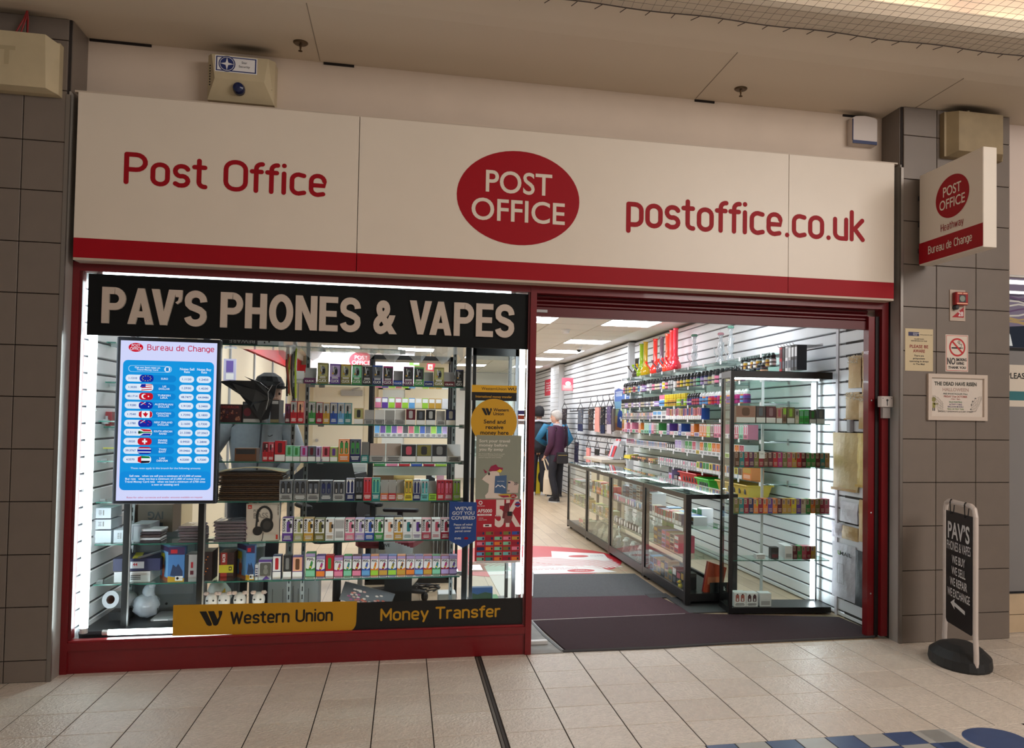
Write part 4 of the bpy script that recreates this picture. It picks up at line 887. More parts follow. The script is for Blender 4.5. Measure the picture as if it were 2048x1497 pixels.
def light_panel(cx_, cy_, label):
    global panel0
    t = thing('ceiling_light', label, 'light', (cx_, cy_, ZC), group='square ceiling lights in the shop')
    if panel0 is None:
        mb = MB(); q = .29
        for a, b in ((-.29, -.20), (.20, .29)): mb.poly([(a, -q, -.004), (a, q, -.004), (b, q, -.004), (b, -q, -.004)], m_dif); mb.poly([(-.2, a, -.004), (-.2, b, -.004), (.2, b, -.004), (.2, a, -.004)], m_dif)
        a_ = mb.build('diffuser', t, local=True)
        b_ = MB().poly([(-.2, -.2, -.003), (-.2, .2, -.003), (.2, .2, -.003), (.2, -.2, -.003)], m_dim).build('centre_panel', t, local=True)
        fm = MB()
        for s in ((-.3, -.3, .3, -.29), (-.3, .29, .3, .3), (-.3, -.29, -.29, .29), (.29, -.29, .3, .29)): fm.box(s[0], s[1], -.006, s[2], s[3], .03, m_cw)
        c_ = fm.build('frame', t, local=True); panel0 = (a_, b_, c_)
    else:
        for s in panel0: inst(s, (0, 0, 0), parent=t)
    return t
n = 0
for (i, j) in panels:
    row = {8: 0, 6: 1, 4: 2, 2: 3}[i]; kx = [p for p in panels if p[0] == i].index((i, j))
    light_panel(gx[i], gy_[j]+.3, 'square white ceiling light %s, %s from the shop front' % (plc[row], ordn(kx+1)))
# small ceiling fittings
t = thing('smoke_detector', 'white smoke detector on the shop ceiling near the light panels', 'detector', (2.05, 5.5, ZC)); p = at(1131, 664, z=ZC-.03); t.location = (p.x, p.y, ZC); WL[t.name] = V(t.location)
MB().lathe((0, 0, -.055), [(.03, 0), (.045, .008), (.05, .03), (.06, .035), (.06, .055)], m_cw, 16).build('body', t, local=True)
p = at(1158, 700, z=ZC-.05)
t = thing('security_camera', 'small dome security camera beside the third ceiling light', 'camera', (p.x, p.y, ZC))
MB().lathe((0, 0, -.05), [(.04, 0), (.055, .02), (.055, .05)], m_cw, 14).build('housing', t, local=True); MB().lathe((0, 0, -.09), [(.008, 0), (.03, .012), (.038, .04)], mat((40, 40, 44), .15), 14).build('dome', t, local=True)

# floor mats and graphic
t = thing('floor_mat', 'dirty maroon entrance mat across the doorway threshold', 'mat', (2.1, .45, 0))
mm = mat((58, 35, 43), .95, noise=.14, scale=90, bump=.8, bscale=500); mg_ = mat((94, 97, 100), .95, noise=.12, scale=80, bump=.8, bscale=400)
q = [(1.02, .03), (1.6, .02), (2.1, .055), (3.19, .06), (3.235, .3), (3.22, .6), (2.15, .87), (.93, .82)]
MB().loft([[(x, y, .001) for x, y in q], [(x, y, .009) for x, y in q], [(1+(x-1)*.997, .4+(y-.4)*.99, .012) for x, y in q]], mm).build('pile', t)
e = MB().tube([(1.0, .02, .006), (1.6, .005, .008), (2.1, .04, .006), (3.17, .045, .007), (3.22, .1, .006)], .010, mat((70, 70, 74), .7), 6).tube([(1.0, .02, .006), (.95, .4, .006), (.92, .83, .006)], .011, mat((150, 152, 154), .5), 6); e.build('edge_trim', t)
t = thing('floor_mat', 'faded maroon mat behind the first, below the glass counter', 'mat', (1.6, 1.2, 0))
q = [(.78, .835), (2.17, .885), (2.085, 1.56), (.78, 1.6)]
MB().loft([[(x, y, .001) for x, y in q], [(x, y, .008) for x, y in q]], mat((84, 57, 67), .95, noise=.12, scale=90, bump=.8, bscale=500)).tube([(.8, .838, .006), (1.5, .853, .007), (2.1, .88, .005)], .006, mat((190, 186, 188), .6), 5).build('pile', t)
t = thing('floor_mat', 'grey entrance carpet between maroon mat and wood floor', 'mat', (1.7, 2.0, 0))
q = [(1.06, 1.62), (2.6, 1.56), (2.6, .9), (2.3, .9), (2.12, 1.0), (2.1, 1.56)]
q = [(1.06, 1.61), (2.17, 1.56), (2.17, 2.54), (1.22, 2.64), (1.12, 2.2)]
MB().loft([[(x, y, .001) for x, y in q], [(x, y, .006) for x, y in q]], mg_).build('pile', t)
MB().box(2.0, 1.46, .001, 2.185, 1.62, .0085, mat((60, 62, 64), .8)).box(2.14, .9, .001, 2.6, 1.46, .0086, mat((64, 66, 68), .85)).build('ribbed_edge', t)
t = thing('threshold_strip', 'grey cement threshold patch beside the red mullion', 'threshold', (.9, .4, 0))
q = [(.797, .0), (1.0, .0), (.93, .82), (.797, .82)]; MB().loft([[(x, y, 0) for x, y in q], [(x, y, .005) for x, y in q]], mat((150, 150, 148), .8, noise=.12, scale=14)).build('screed', t)
t = thing('door_stop', 'short white door stop lying on the threshold patch', 'door stop', (.88, .21, .005)); MB().bbox(.80, .19, .005, .935, .235, .03, mat((214, 214, 212), .4), .006).build('block', t)
t = thing('floor_strip', 'pale aluminium trim angled beside the grey carpet', 'trim strip', (1.12, 2.2, 0))
q = [(.80, 1.62), (1.04, 1.62), (1.2, 2.64), (.80, 2.64)]; MB().loft([[(x, y, .001) for x, y in q], [(x, y, .004) for x, y in q]], mat((214, 210, 204), .5)).build('floor_panel', t); MB().tube([(1.045, 1.62, .006), (1.21, 2.66, .006)], .013, mat((190, 192, 194), .35, metal=.6), 6).build('edge', t)
t = thing('floor_graphic', 'large round red and white floor sticker with dotted rings', 'floor sticker', (1.3, 3.5, .001))
gm = MB(); rf = mat((196, 40, 52), .35); wf = mat((232, 232, 230), .4); FG = FZ(.001)
C0 = V((1.25, 3.45)); poly = [(C0.x+1.0*math.cos(a), C0.y+.98*math.sin(a)) for a in [2*math.pi*k/64 for k in range(64)]]
gm.pp(FG, [(x, y) for x, y in poly], rf, .0005)
for r_ in range(13):
    rad = .30+.052*r_; nn = 58+7*r_
    for k in range(nn):
        a = math.radians(14+158*k/nn); q = .5*math.pi*158/180/nn
        if 1.5+rad*math.cos(a) > 2.15 or 1.5+rad*math.cos(a) < .82 or 2.78+rad*math.sin(a) > 3.62: continue
        gm.pp(FG, [(1.5+(rad+dr_)*math.cos(a+da), 2.78+(rad+dr_)*math.sin(a+da)) for dr_, da in ((-.017, -q), (.017, -q), (.017, q), (-.017, q))], wf, .0009)
gm.pp(FG, [(.80, 2.66), (2.03, 2.66), (1.86, 3.02), (.80, 3.14)], wf, .0013); gm.pe(FG, 1.70, 2.78, .135, .085, rf, .0017).text(FG, 1.70, 2.79, 'POST', .03, wf, al='c', w=.09, l=.0021).text(FG, 1.70, 2.745, 'OFFICE', .03, wf, al='c', w=.13, l=.0021)
for k in range(2): gm.text(FG, 1.15, 2.93-.06*k, ('Travel money and more', 'available at the counter')[k], .035, mat((190, 120, 126)), w=.55, l=.0017)
gm.pp(FG, [(1.55, 3.55), (2.12, 3.3), (2.16, 3.75), (1.62, 4.0)], wf, .0013).pe(FG, 1.85, 3.62, .11, .07, rf, .0017).text(FG, 1.98, 3.6, 'Drop & Go', .04, 'navy', w=.14, l=.0017)
gm.stroke(FG, [(.8, 3.7), (1.5, 3.15), (2.15, 2.72)], .012, mat((226, 170, 160)), .0013, False)
gm.build('print', t)

# ================================================================== glass furniture
m_bk = mat((16, 16, 18), .35, name='black_aluminium'); m_pane = glassy('cabinet_glass', (248, 252, 250), 1.3); m_shg = glassy('shelf_glass', (232, 245, 240), 1.35); m_edge = mat((44, 100, 88), .2); m_ledc = emit((238, 246, 255), 22, 'cabinet_led')
def auto_label(desc, i, where): return '%s, %s %s' % (desc, ordn(i), where)
yb_ = [1.125, 2.33, 3.63, 4.81, 6.0]; XA, XB = 2.185, 2.62
wh_ = ['nearest the tall cabinet', 'second from the tall cabinet', 'third from the tall cabinet', 'at the far end by shoppers']
counter_sh = []
for k in range(4):
    y0, y1 = yb_[k]+.004, yb_[k+1]-.004
    t = thing('glass_counter', 'black framed glass counter unit %s' % wh_[k], 'counter', ((XA+XB)/2, (y0+y1)/2, 0))
    pw = .045 if k == 0 else .032
    for (x, y) in ((XA, y0), (XB-pw, y0), (XA, y1-pw), (XB-pw, y1-pw)): MB().box(x, y, .02, x+pw, y+pw, .88, m_bk).build('post', t)
    MB().box(XA+pw, y0+.004, .04, XB-pw, y1-.004, .10, m_bk).box(XA, y0+pw, .04, XA+.02, y1-pw, .115, m_bk).box(XB-.02, y0+pw, .04, XB, y1-pw, .115, m_bk).build('base', t)
    rl = MB().box(XA, y0+pw, .845, XA+.025, y1-pw, .88, m_bk).box(XB-.025, y0+pw, .845, XB, y1-pw, .88, m_bk).box(XA+pw, y0, .845, XB-pw, y0+.025, .88, m_bk).box(XA+pw, y1-.025, .845, XB-pw, y1, .88, m_bk); rl.build('top_rail', t)
    MB().box(XA+.002, y0+.002, .8805, XB-.002, y1-.002, .888, m_shg).build('top_glass', t)
    MB().box(XA+.008, y0+pw, .115, XA+.012, y1-pw, .845, m_pane).build('front_glass', t)
    if k == 0: MB().box(XA+pw, y0+.008, .10, XB-pw, y0+.012, .845, m_pane).build('end_glass', t)
    for z in (.36, .60): MB().box(XA+.03, y0+pw+.002, z, XB-.04, y1-pw-.002, z+.006, m_shg).box(XA+.027, y0+pw+.002, z, XA+.03, y1-pw-.002, z+.006, mat((40, 56, 54), .3)).build('shelf', t)
    MB().box(XB-.05, y0+.05, .835, XB-.035, y1-.05, .844, m_ledc).box(XA+.05, y1-.06, .835, XB-.05, y1-.045, .844, m_ledc).build('led_strip', t)
    MB().lathe((XA+.05, y0+.05, 0), [(.015, 0), (.018, .02), (.018, .04)], m_bk, 8).lathe((XA+.05, y1-.05, 0), [(.015, 0), (.018, .02), (.018, .04)], m_bk, 8).lathe((XB-.05, y0+.05, 0), [(.015, 0), (.018, .02), (.018, .04)], m_bk, 8).lathe((XB-.05, y1-.05, 0), [(.015, 0), (.018, .02), (.018, .04)], m_bk, 8).build('castor', t)
# tall cabinet, turned a little
CT = thing('display_cabinet', 'tall black framed glass cabinet with lit shelves beside the doorway', 'cabinet', (2.425, .82, 0), math.radians(-6.5))
WL[CT.name] = V((0, 0, 0))
cw, cd, chh = .80, .28, 1.85
pw = .028
for (x, y) in ((0, 0), (0, cd-pw)): MB().box(x, y, .0, x+pw, y+pw, chh, m_bk).build('post', CT, local=True)
MB().box(pw, 0, .012, cw, cd, .055, m_bk).box(0, pw, .012, pw, cd-pw, .055, m_bk).build('base', CT, local=True)
MB().box(pw, 0, chh-.05, cw, .03, chh, m_bk).box(0, pw, chh-.05, .03, cd-pw, chh, m_bk).box(pw, cd-.03, chh-.05, cw, cd, chh, m_bk).box(cw-.03, .03, chh-.05, cw, cd-.03, chh, m_bk).build('top_frame', CT, local=True)
MB().box(.0, .0, chh, cw, cd, chh+.004, glassy('smoked_glass', (170, 176, 180), 1.3)).build('top_glass', CT, local=True)
MB().box(pw, .006, .055, cw-.004, .010, chh-.05, m_pane).build('front_glass', CT, local=True); MB().box(.006, pw, .055, .010, cd-pw, chh-.05, m_pane).build('side_glass', CT, local=True)
MB().box(.04, .04, chh-.062, cw-.09, .06, chh-.051, m_ledc).build('led_strip', CT, local=True)
MB().box(cw-.075, cd-.05, .07, cw-.045, cd-.035, chh-.07, m_ledc).build('led_strip', CT, local=True)
MB().box(cw-.04, cd-.05, .055, cw-.025, cd-.03, chh-.05, mat('silver', .3, metal=.7)).box(.325, cd-.02, .055, .345, cd-.005, chh-.05, mat((214, 222, 224), .3)).build('slotted_upright', CT, local=True)
czs = [1.448, 1.112, .758, .404]
for z in czs: MB().box(.035, .014, z, cw-.012, cd-.03, z+.006, m_shg).box(.035, .011, z, cw-.012, .014, z+.006, m_edge).build('shelf', CT, local=True)
RM = Matrix.Translation(V((2.425, .82, 0))) @ Matrix.Rotation(math.radians(-6.5), 4, 'Z')

# ------------------------------------------------------------------ generic goods
GM = {}
def goods(key, maker, name, loc, label, cat, group=None, rot=0.0):
    """first of a kind is made, the next ones are copies sharing its mesh"""
    if key in GM: o = inst(GM[key], loc)
    else:
        o = maker().build(name, loc=(0, 0, 0), local=True); GM[key] = o; o.location = loc
    o.rotation_euler = (0, 0, rot); WL[o.name] = V(loc)
    if 'group' in o.keys() and not group: del o['group']
    return setp(o, label, cat, group)
_pm = lambda c: mat(PAL[c] if isinstance(c, str) else c, .42)
def k_bottle(h, r, cap, lab, body, nip=True):
    def f():
        mb = MB(); mb.lathe((0, 0, 0), [(r*.9, 0), (r, .004), (r, h*.60), (r*.8, h*.66), (r*.6, h*.68)], _pm(body), 10)
        mb.lathe((0, 0, h*.08), [(r*1.03, 0), (r*1.03, h*.46)], _pm(lab), 10)
        mb.lathe((0, 0, h*.26), [(r*1.06, 0), (r*1.06, h*.09)], _pm(random.choice(['white', 'maroon', 'navy', 'plum', 'black', 'charcoal'])), 10)
        mb.lathe((0, 0, h*.66), [(r*.92, 0), (r*.92, h*.16), (r*.7, h*.22), (r*.4, h*.34)] if nip else [(r*1.0, 0), (r*1.0, h*.3), (r*.8, h*.34)], _pm(cap), 10)
        return mb
    return f
def k_carton(w, d, h, body, kind='plain', c2='white', c3='charcoal', face='y', txt=None):
    """carton whose printed front looks to -y (face y) or -x (face x); origin at the middle of its base"""
    def f():
        mb = MB()
        if face == 'x': X0, X1, Y0, Y1 = -d/2, d/2, -w/2, w/2; F = (V((-d/2, w/2, 0)), V((0, -1, 0)), V((0, 0, 1)))
        else: X0, X1, Y0, Y1 = -w/2, w/2, -d/2, d/2; F = FY(-d/2, -w/2)
        b = _pm(body); A = _pm(c2); B = _pm(c3); wh = mat('white', .5); bk = mat('black', .5); k = kind
        if k == 'tray':                                                     # open tray: low printed front, back card
            mb.box(X0, Y0, 0, X1, Y1, h*.34, b)
            if face == 'x': mb.hexa([(X1-.03, Y0, h*.3), (X1, Y0, h*.3), (X1, Y1, h*.3), (X1-.03, Y1, h*.3), (X1-.004, Y0, h), (X1, Y0, h), (X1, Y1, h), (X1-.004, Y1, h)], A)
            else: mb.hexa([(X0, Y1-.035, h*.3), (X1, Y1-.035, h*.3), (X1, Y1, h*.3), (X0, Y1, h*.3), (X0, Y1-.004, h), (X1, Y1-.004, h), (X1, Y1, h), (X0, Y1, h)], A)
            mb.pq(F, w*.06, h*.03, w*.94, h*.30, B)
            if txt: mb.text(F, w/2, h*.1, txt, h*.1, wh, al='c', w=w*.8, style='bold', l=.0012)
            else: mb.lines(F, w*.1, h*.05, w*.9, h*.28, 3, bk if sum(PAL.get(c3, (200,200,200)) if isinstance(c3, str) else c3) > 420 else wh)
            return mb
        mb.box(X0, Y0, 0, X1, Y1, h, b)
        if k == 'click':
            mb.pq(F, w*.05, h*.35, w*.95, h*.97, B); mb.pe(F, w*.52, h*.63, w*.24, h*.22, _pm('slate'), .001, 12).stroke(F, [(w*.3, h*.9), (w*.38, h*.6), (w*.5, h*.85), (w*.42, h*.55)], w*.07, wh, .0014, False).pq(F, w*.45, h*.5, w*.72, h*.72, bk, .002).pe(F, w*.3, h*.52, w*.1, h*.05, _pm('gold'), .002, 8)
            mb.text(F, w*.5, h*.08, 'CLICK', h*.13, wh, al='c', w=w*.8, style='bold', l=.0012).lines(F, w*.15, h*.25, w*.85, h*.36, 2, wh)
            mb.pq(F, w*.04, h*.92, w*.96, h*.985, A, .0012)
        elif k == 'tall':
            mb.pq(F, w*.04, h*.5, w*.96, h*.97, A).pq(F, w*.30, h*.3, w*.56, h*.84, bk, .001).pq(F, w*.34, h*.3, w*.52, h*.6, b, .0014).pe(F, w*.43, h*.84, w*.1, h*.04, bk, .0014, 8).lines(F, w*.12, h*.08, w*.88, h*.24, 3, wh).lines(F, w*.6, h*.72, w*.9, h*.9, 3, B)
        elif k == 'ske':                                                     # bottle shaped device, white corner flag
            mb.pq(F, w*.06, h*.62, w*.60, h*.97, A).pp(F, [(w*.62, h*.5), (w*.86, h*.5), (w*.82, h*.72), (w*.8, h*.9), (w*.68, h*.9), (w*.66, h*.72)], B, .001).pq(F, w*.68, h*.9, w*.8, h*.95, bk, .0014).lines(F, w*.12, h*.66, w*.52, h*.9, 3, bk).lines(F, w*.15, h*.1, w*.9, h*.36, 3, A)
        elif k == 'big':                                                     # 5500 style
            mb.pq(F, w*.03, h*.34, w*.97, h*.98, wh).pr(F, w*.42, h*.38, w*.78, h*.84, w*.08, b, .001).pq(F, w*.52, h*.84, w*.68, h*.9, B, .001).pq(F, w*.66, h*.56, w*.92, h*.74, _pm('charcoal'), .0016).lines(F, w*.12, h*.06, w*.88, h*.24, 3, wh)
            mb.text((P3(F, w*.3, h*.4), V((0, 0, 1)), -F[1]), 0, 0, '5500', w*.22, bk, w=h*.44, style='bold', l=.001)
            mb.pq(F, w*.08, h*.86, w*.32, h*.95, bk, .001).pq(F, w*.70, h*.88, w*.94, h*.95, _pm('slate'), .001)
        elif k == 'bigw':
            mb.pr(F, w*.42, h*.38, w*.78, h*.84, w*.08, A, .001).pq(F, w*.66, h*.56, w*.92, h*.74, _pm('charcoal'), .0016).pq(F, w*.08, h*.86, w*.32, h*.95, bk, .001).pq(F, w*.03, h*.325, w*.97, h*.335, _pm('silver')).lines(F, w*.12, h*.08, w*.88, h*.24, 3, A)
        elif k == 'pixl':
            mb.pq(F, w*.03, h*.34, w*.97, h*.84, wh).text(F, w*.5, h*.72, 'PIXL', h*.09, bk, al='c', w=w*.75, style='black', l=.001)
            mb.pp(F, [(w*.32, h*.38), (w*.56, h*.34), (w*.78, h*.64), (w*.55, h*.68)], B, .001).pp(F, [(w*.56, h*.66), (w*.7, h*.64), (w*.72, h*.7), (w*.62, h*.71)], b, .0014).pe(F, w*.5, h*.46, w*.1, h*.04, _pm('yellow'), .0014, 8)
            mb.pp(F, [(w*.03, h*.34), (w*.97, h*.34), (w*.97, h*.44), (w*.6, h*.37), (w*.4, h*.37), (w*.03, h*.42)], b, .0016).pq(F, w*.03, h*.10, w*.97, h*.33, A, .0012).lines(F, w*.2, h*.16, w*.8, h*.28, 2, b).pq(F, w*.0, h*.0, w*1.0, h*.07, wh, .0012).pq(F, w*.1, h*.02, w*.9, h*.05, b, .0018)
            mb.pq(F, w*.02, h*.86, w*.98, h*.985, _pm('lilac'))
        elif k == 'warn':                                                    # picture above, white warning panel below
            mb.pq(F, w*.04, h*.36, w*.96, h*.97, A).pr(F, w*.3, h*.42, w*.7, h*.9, w*.12, B, .001).pq(F, w*.02, h*.02, w*.98, h*.33, wh, .001).lines(F, w*.1, h*.06, w*.9, h*.3, 4, _pm('grey'))
        elif k == 'pair':                                                    # two pods showing
            mb.pq(F, w*.04, h*.34, w*.96, h*.97, A)
            for a in (.28, .72): mb.pr(F, w*(a-.15), h*.36, w*(a+.15), h*.86, w*.09, B, .001).pq(F, w*(a-.07), h*.86, w*(a+.07), h*.92, bk, .0014).pq(F, w*(a-.06), h*.4, w*(a+.06), h*.6, b, .0014)
            mb.lines(F, w*.1, h*.08, w*.9, h*.26, 3, wh if sum(PAL.get(body, (0, 0, 0)) if isinstance(body, str) else body) < 480 else bk)
        else:
            mb.pq(F, w*.06, h*.55, w*.94, h*.93, A).pq(F, w*.12, h*.12, w*.88, h*.42, B, .0009).lines(F, w*.18, h*.16, w*.82, h*.38, 3, wh)
        return mb
    return f
LAB = set()
def ulabel(s):
    w = s.split()
    assert 4 <= len(w) <= 16, s
    assert s not in LAB, s
    LAB.add(s); return s
cn = lambda c: c if isinstance(c, str) else min(PAL, key=lambda k: sum((a-b)**2 for a, b in zip(PAL[k], c)))

# ------------------------------------------------------------------ shelves along the slatted right wall
SX = 2.985
lev = [(2.047, 'top'), (1.835, 'second'), (1.632, 'third'), (1.482, 'fourth'), (1.306, 'fifth'), (1.122, 'sixth'), (.945, 'seventh'), (.775, 'lowest')]
for i, (z, nm) in enumerate(lev):
    t = thing('wall_shelf', ulabel('long glass shelf on the slatted right wall, %s' % ('topmost under the glass pipes' if i == 0 else '%s from the top' % ordn(i+1))), 'shelf', (3.12, 3.9, z))
    for a, b in ((1.35, 2.55), (2.57, 3.77), (3.79, 4.99), (5.01, 6.25)):
        MB().box(SX, a, z-.008, XR-.018, b, z, m_shg).box(SX-.003, a, z-.008, SX, b, z, mat((54, 76, 72), .25)).build('glass_panel', t)
    bk = MB()
    for y in (1.55, 2.4, 2.75, 3.6, 3.95, 4.8, 5.2, 6.1): bk.box(SX+.04, y-.004, z-.022, XR-.013, y+.004, z-.0085, mat('silver', .35, metal=.6)).box(XR-.022, y-.012, z-.04, XR-.013, y+.012, z+.015, mat('silver', .35, metal=.6))
    setp(bk.build('bracket', t), kind='stuff')
    tg = MB()
    for y in [1.5+.47*k for k in range(11)]: tg.box(SX-.007, y, z-.03, SX-.0035, y+.035, z+.004, mat('white'))
    setp(tg.build('price_ticket', t), kind='stuff')
rr = random.Random(21)
def wall_row(z, y0, y1, pitch, fn, x=SX+.05, jit=.004):
    y = y1; i = 1
    while y > y0:
        p = fn(i, y)
        if p is not None: pitch_ = p
        else: pitch_ = pitch
        y -= pitch_; i += 1
def bottle_row(z, y0, y1, spec, place):
    cnt = 0; y = y1
    while y > y0:
        h, r, cap, lab, body, pitch, nip = spec(y, rr); cnt += 1
        goods(('bt', h, r, cap, lab, body), k_bottle(h, r, cap, lab, body, nip), 'bottle', (SX+.045+rr.uniform(-.006, .006), y, z), ulabel('%s capped bottle with %s label, %s from the far end of the %s' % (cn(cap), cn(lab), ordn(cnt), place)), 'bottle', 'bottles on the '+place)
        y -= pitch
labs = ['white', 'lilac', 'pink', 'beige', 'mint', 'silver', 'sky', 'peach', 'yellow', 'rose', 'khaki']
bottle_row(1.8355, 1.5, 6.2, lambda y, r: (.15, .034, 'black', r.choice(labs), r.choice(['charcoal', 'navy', 'plum', 'silver', 'charcoal']), .108, True), 'second shelf')
def sp2(y, r):
    if y > 4.55: return (.13, .036, 'black', r.choice(['white', 'silver', 'lilac', 'beige']), 'charcoal', .088, False)
    if y > 4.25: return (.14, .036, 'pink', 'sky', 'white', .08, False)
    if y > 3.5: return (.14, .038, 'yellow', r.choice(['gold', 'lime', 'slate', 'yellow']), 'yellow', .085, False)
    if y > 3.1: return (.13, .034, 'black', r.choice(['magenta', 'purple', 'rose']), 'navy', .082, True)
    return (.13, .034, 'white', r.choice(['magenta', 'orange', 'red', 'purple', 'sky', 'lime']), r.choice(['magenta', 'orange', 'blue']), .082, True)
bottle_row(1.6325, 1.9, 6.25, sp2, 'third shelf')
def carton_row(z, y0, y1, spec, place, nm='carton', cat='box', xoff=.06):
    cnt = 0; y = y1
    while y > y0:
        w, h, d, body, kind, c2, c3, gap = spec(y, rr); cnt += 1
        goods(('cx', w, h, d, body, kind, c2, c3), k_carton(w, d, h, body, kind, c2, c3, 'x'), nm, (SX+.008+d/2, y-w/2, z), ulabel('%s %s with %s print, %s from the far end of the %s' % (cn(body), 'display tray' if kind == 'tray' else 'carton', cn(c2), ordn(cnt), place)), cat, 'cartons on the '+place)
        y -= w+gap
def sp3(y, r):
    if y > 4.75: return (.045, .085, .1, r.choice(['white', 'silver', 'beige', 'lilac']), 'plain', r.choice(['silver', 'peach', 'lilac', 'grey']), 'slate', .004)
    if y > 4.3: return (.17, .10, .12, 'white', 'plain', r.choice(['sky', 'silver', 'mint']), 'slate', .01)
    return (.06, r.choice([.12, .13]), .09, r.choice(['white', 'white', 'cream', 'red', 'blue', 'gold']), 'warn', r.choice(['pink', 'red', 'white', 'rose', 'gold', 'blue']), r.choice(['charcoal', 'maroon', 'navy', 'slate']), .006)
carton_row(1.4825, 3.05, 6.2, sp3, 'fourth shelf')
def sp4(y, r):
    c = r.choice(['lime', 'green', 'purple', 'pink', 'sky', 'orange', 'rose', 'mint', 'blue', 'brown'])
    if r.random() < .45: return (.15, .12, .2, 'white', 'tray', c, r.choice(['pink', 'lilac', 'mint', 'rose', 'white']), .006)
    return (.10, .13, .1, c, 'pair', 'white', c, .005)
carton_row(1.3065, 1.9, 6.2, sp4, 'fifth shelf')
def sp5(y, r):
    if y > 5.6: return (.05, .10, .07, 'white', 'pair', r.choice(['magenta', 'plum', 'maroon', 'brown']), r.choice(['magenta', 'plum', 'maroon']), .004)
    if y > 4.2: return (.055, .085, .08, 'white', 'pair', r.choice(['silver', 'sky', 'peach', 'lilac']), 'slate', .004)
    if y > 3.9: return (.07, .085, .08, 'black', 'warn', 'charcoal', 'white', .004)
    c = r.choice(['lime', 'orange', 'green', 'lilac', 'lime', 'rose', 'yellow'])
    return (.11, .13, .14, 'white', 'tray' if r.random() < .3 else 'pair', c, c, .006)
carton_row(1.1225, 1.9, 5.95, sp5, 'sixth shelf')
def sp6(y, r):
    if y > 4.6: return (.09, .05, .12, r.choice(['charcoal', 'brown', 'olive', 'peach', 'maroon']), 'plain', r.choice(['gold', 'khaki', 'peach', 'slate']), 'charcoal', .01)
    if y > 3.2: return (.05, .085, .06, 'white', 'plain', r.choice(['white', 'silver', 'pink']), 'silver', .035)
    return (.085, .10, .1, r.choice(['white', 'cream', 'khaki', 'yellow', 'sky', 'white']), 'warn', r.choice(['yellow', 'brown', 'green', 'blue', 'orange', 'rose']), r.choice(['brown', 'blue', 'green', 'charcoal']), .008)
carton_row(.9455, 1.95, 5.7, sp6, 'seventh shelf')
goods(('orange', 1), k_carton(.19, .12, .11, 'orange', 'plain', 'gold', 'peach', 'x'), 'vape_box', (SX+.07, 1.83, .9455), ulabel('wide orange carton with gold chevron at near end of shelf'), 'box')
# loose things: yellow pouch, red and green baskets
t = thing('pouch', ulabel('bright yellow pouch lying on the seventh shelf far end'), 'pouch', (SX+.08, 5.95, .9455)); MB().loft([[(-.07, -.16, 0), (.07, -.16, 0), (.07, .16, 0), (-.07, .16, 0)], [(-.06, -.15, .045), (.06, -.14, .06), (.06, .13, .05), (-.06, .15, .04)]], 'yellow').build('bag', t, local=True)
def basket(name, label, x0, y0, x1, y1, z, h, c):
    t = thing(name, label, 'basket', ((x0+x1)/2, (y0+y1)/2, z)); m = mat(c, .4); ins = .03
    mb = MB()
    def ringb(i, zz): return [(x0+i, y0+i, zz), (x1-i, y0+i, zz), (x1-i, y1-i, zz), (x0+i, y1-i, zz)]
    mb.loft([ringb(ins, z), ringb(0, z+h), ringb(.006, z+h), ringb(ins+.006, z+.006)], m, cap=False); mb.poly(ringb(ins, z)[::-1], m); mb.poly(ringb(ins+.006, z+.006), m); mb.build('tub', t)
    rm = MB(); r = ringb(-.008, z+h); rm.tube(r+[r[0], r[1]], .008, m, 6); rm.build('rim', t)
    hl = MB()
    for k in range(5): hl.box(x0-.002+.01, y0+.06+(y1-y0-.12)*k/5, z+h*.35, x0+.012, y0+.06+(y1-y0-.12)*k/5+.03, z+h*.75, mat('charcoal'))
    setp(hl.build('slot', t), kind='stuff'); return t
basket('shop_basket', ulabel('red plastic basket on the lowest wall shelf'), SX-.02, 3.05, 3.22, 3.62, .7755, .135, (204, 30, 36))
basket('shop_basket', ulabel('bright green plastic basket beside the red one'), SX-.05, 2.62, 3.20, 3.0, .7755, .11, (70, 190, 60))
basket('shop_basket', ulabel('yellow slotted plastic basket seen through tall cabinet'), SX-.02, 1.75, 3.2, 2.5, .7755, .12, (206, 170, 60))
for k, (y, c, lb) in enumerate(((4.05, 'lilac', 'pale lilac boxed cup on the lowest wall shelf'), (3.85, 'black', 'small black box next to the lilac boxed cup'), (3.70, 'red', 'red and white carton beside the red basket'))):
    goods(('lw', k), k_carton(.12, .12, (.17, .08, .075)[k], c, 'plain', ('black', 'grey', 'white')[k], 'rose', 'x'), 'vape_box', (SX+.08, y, .7755), ulabel(lb), 'box')
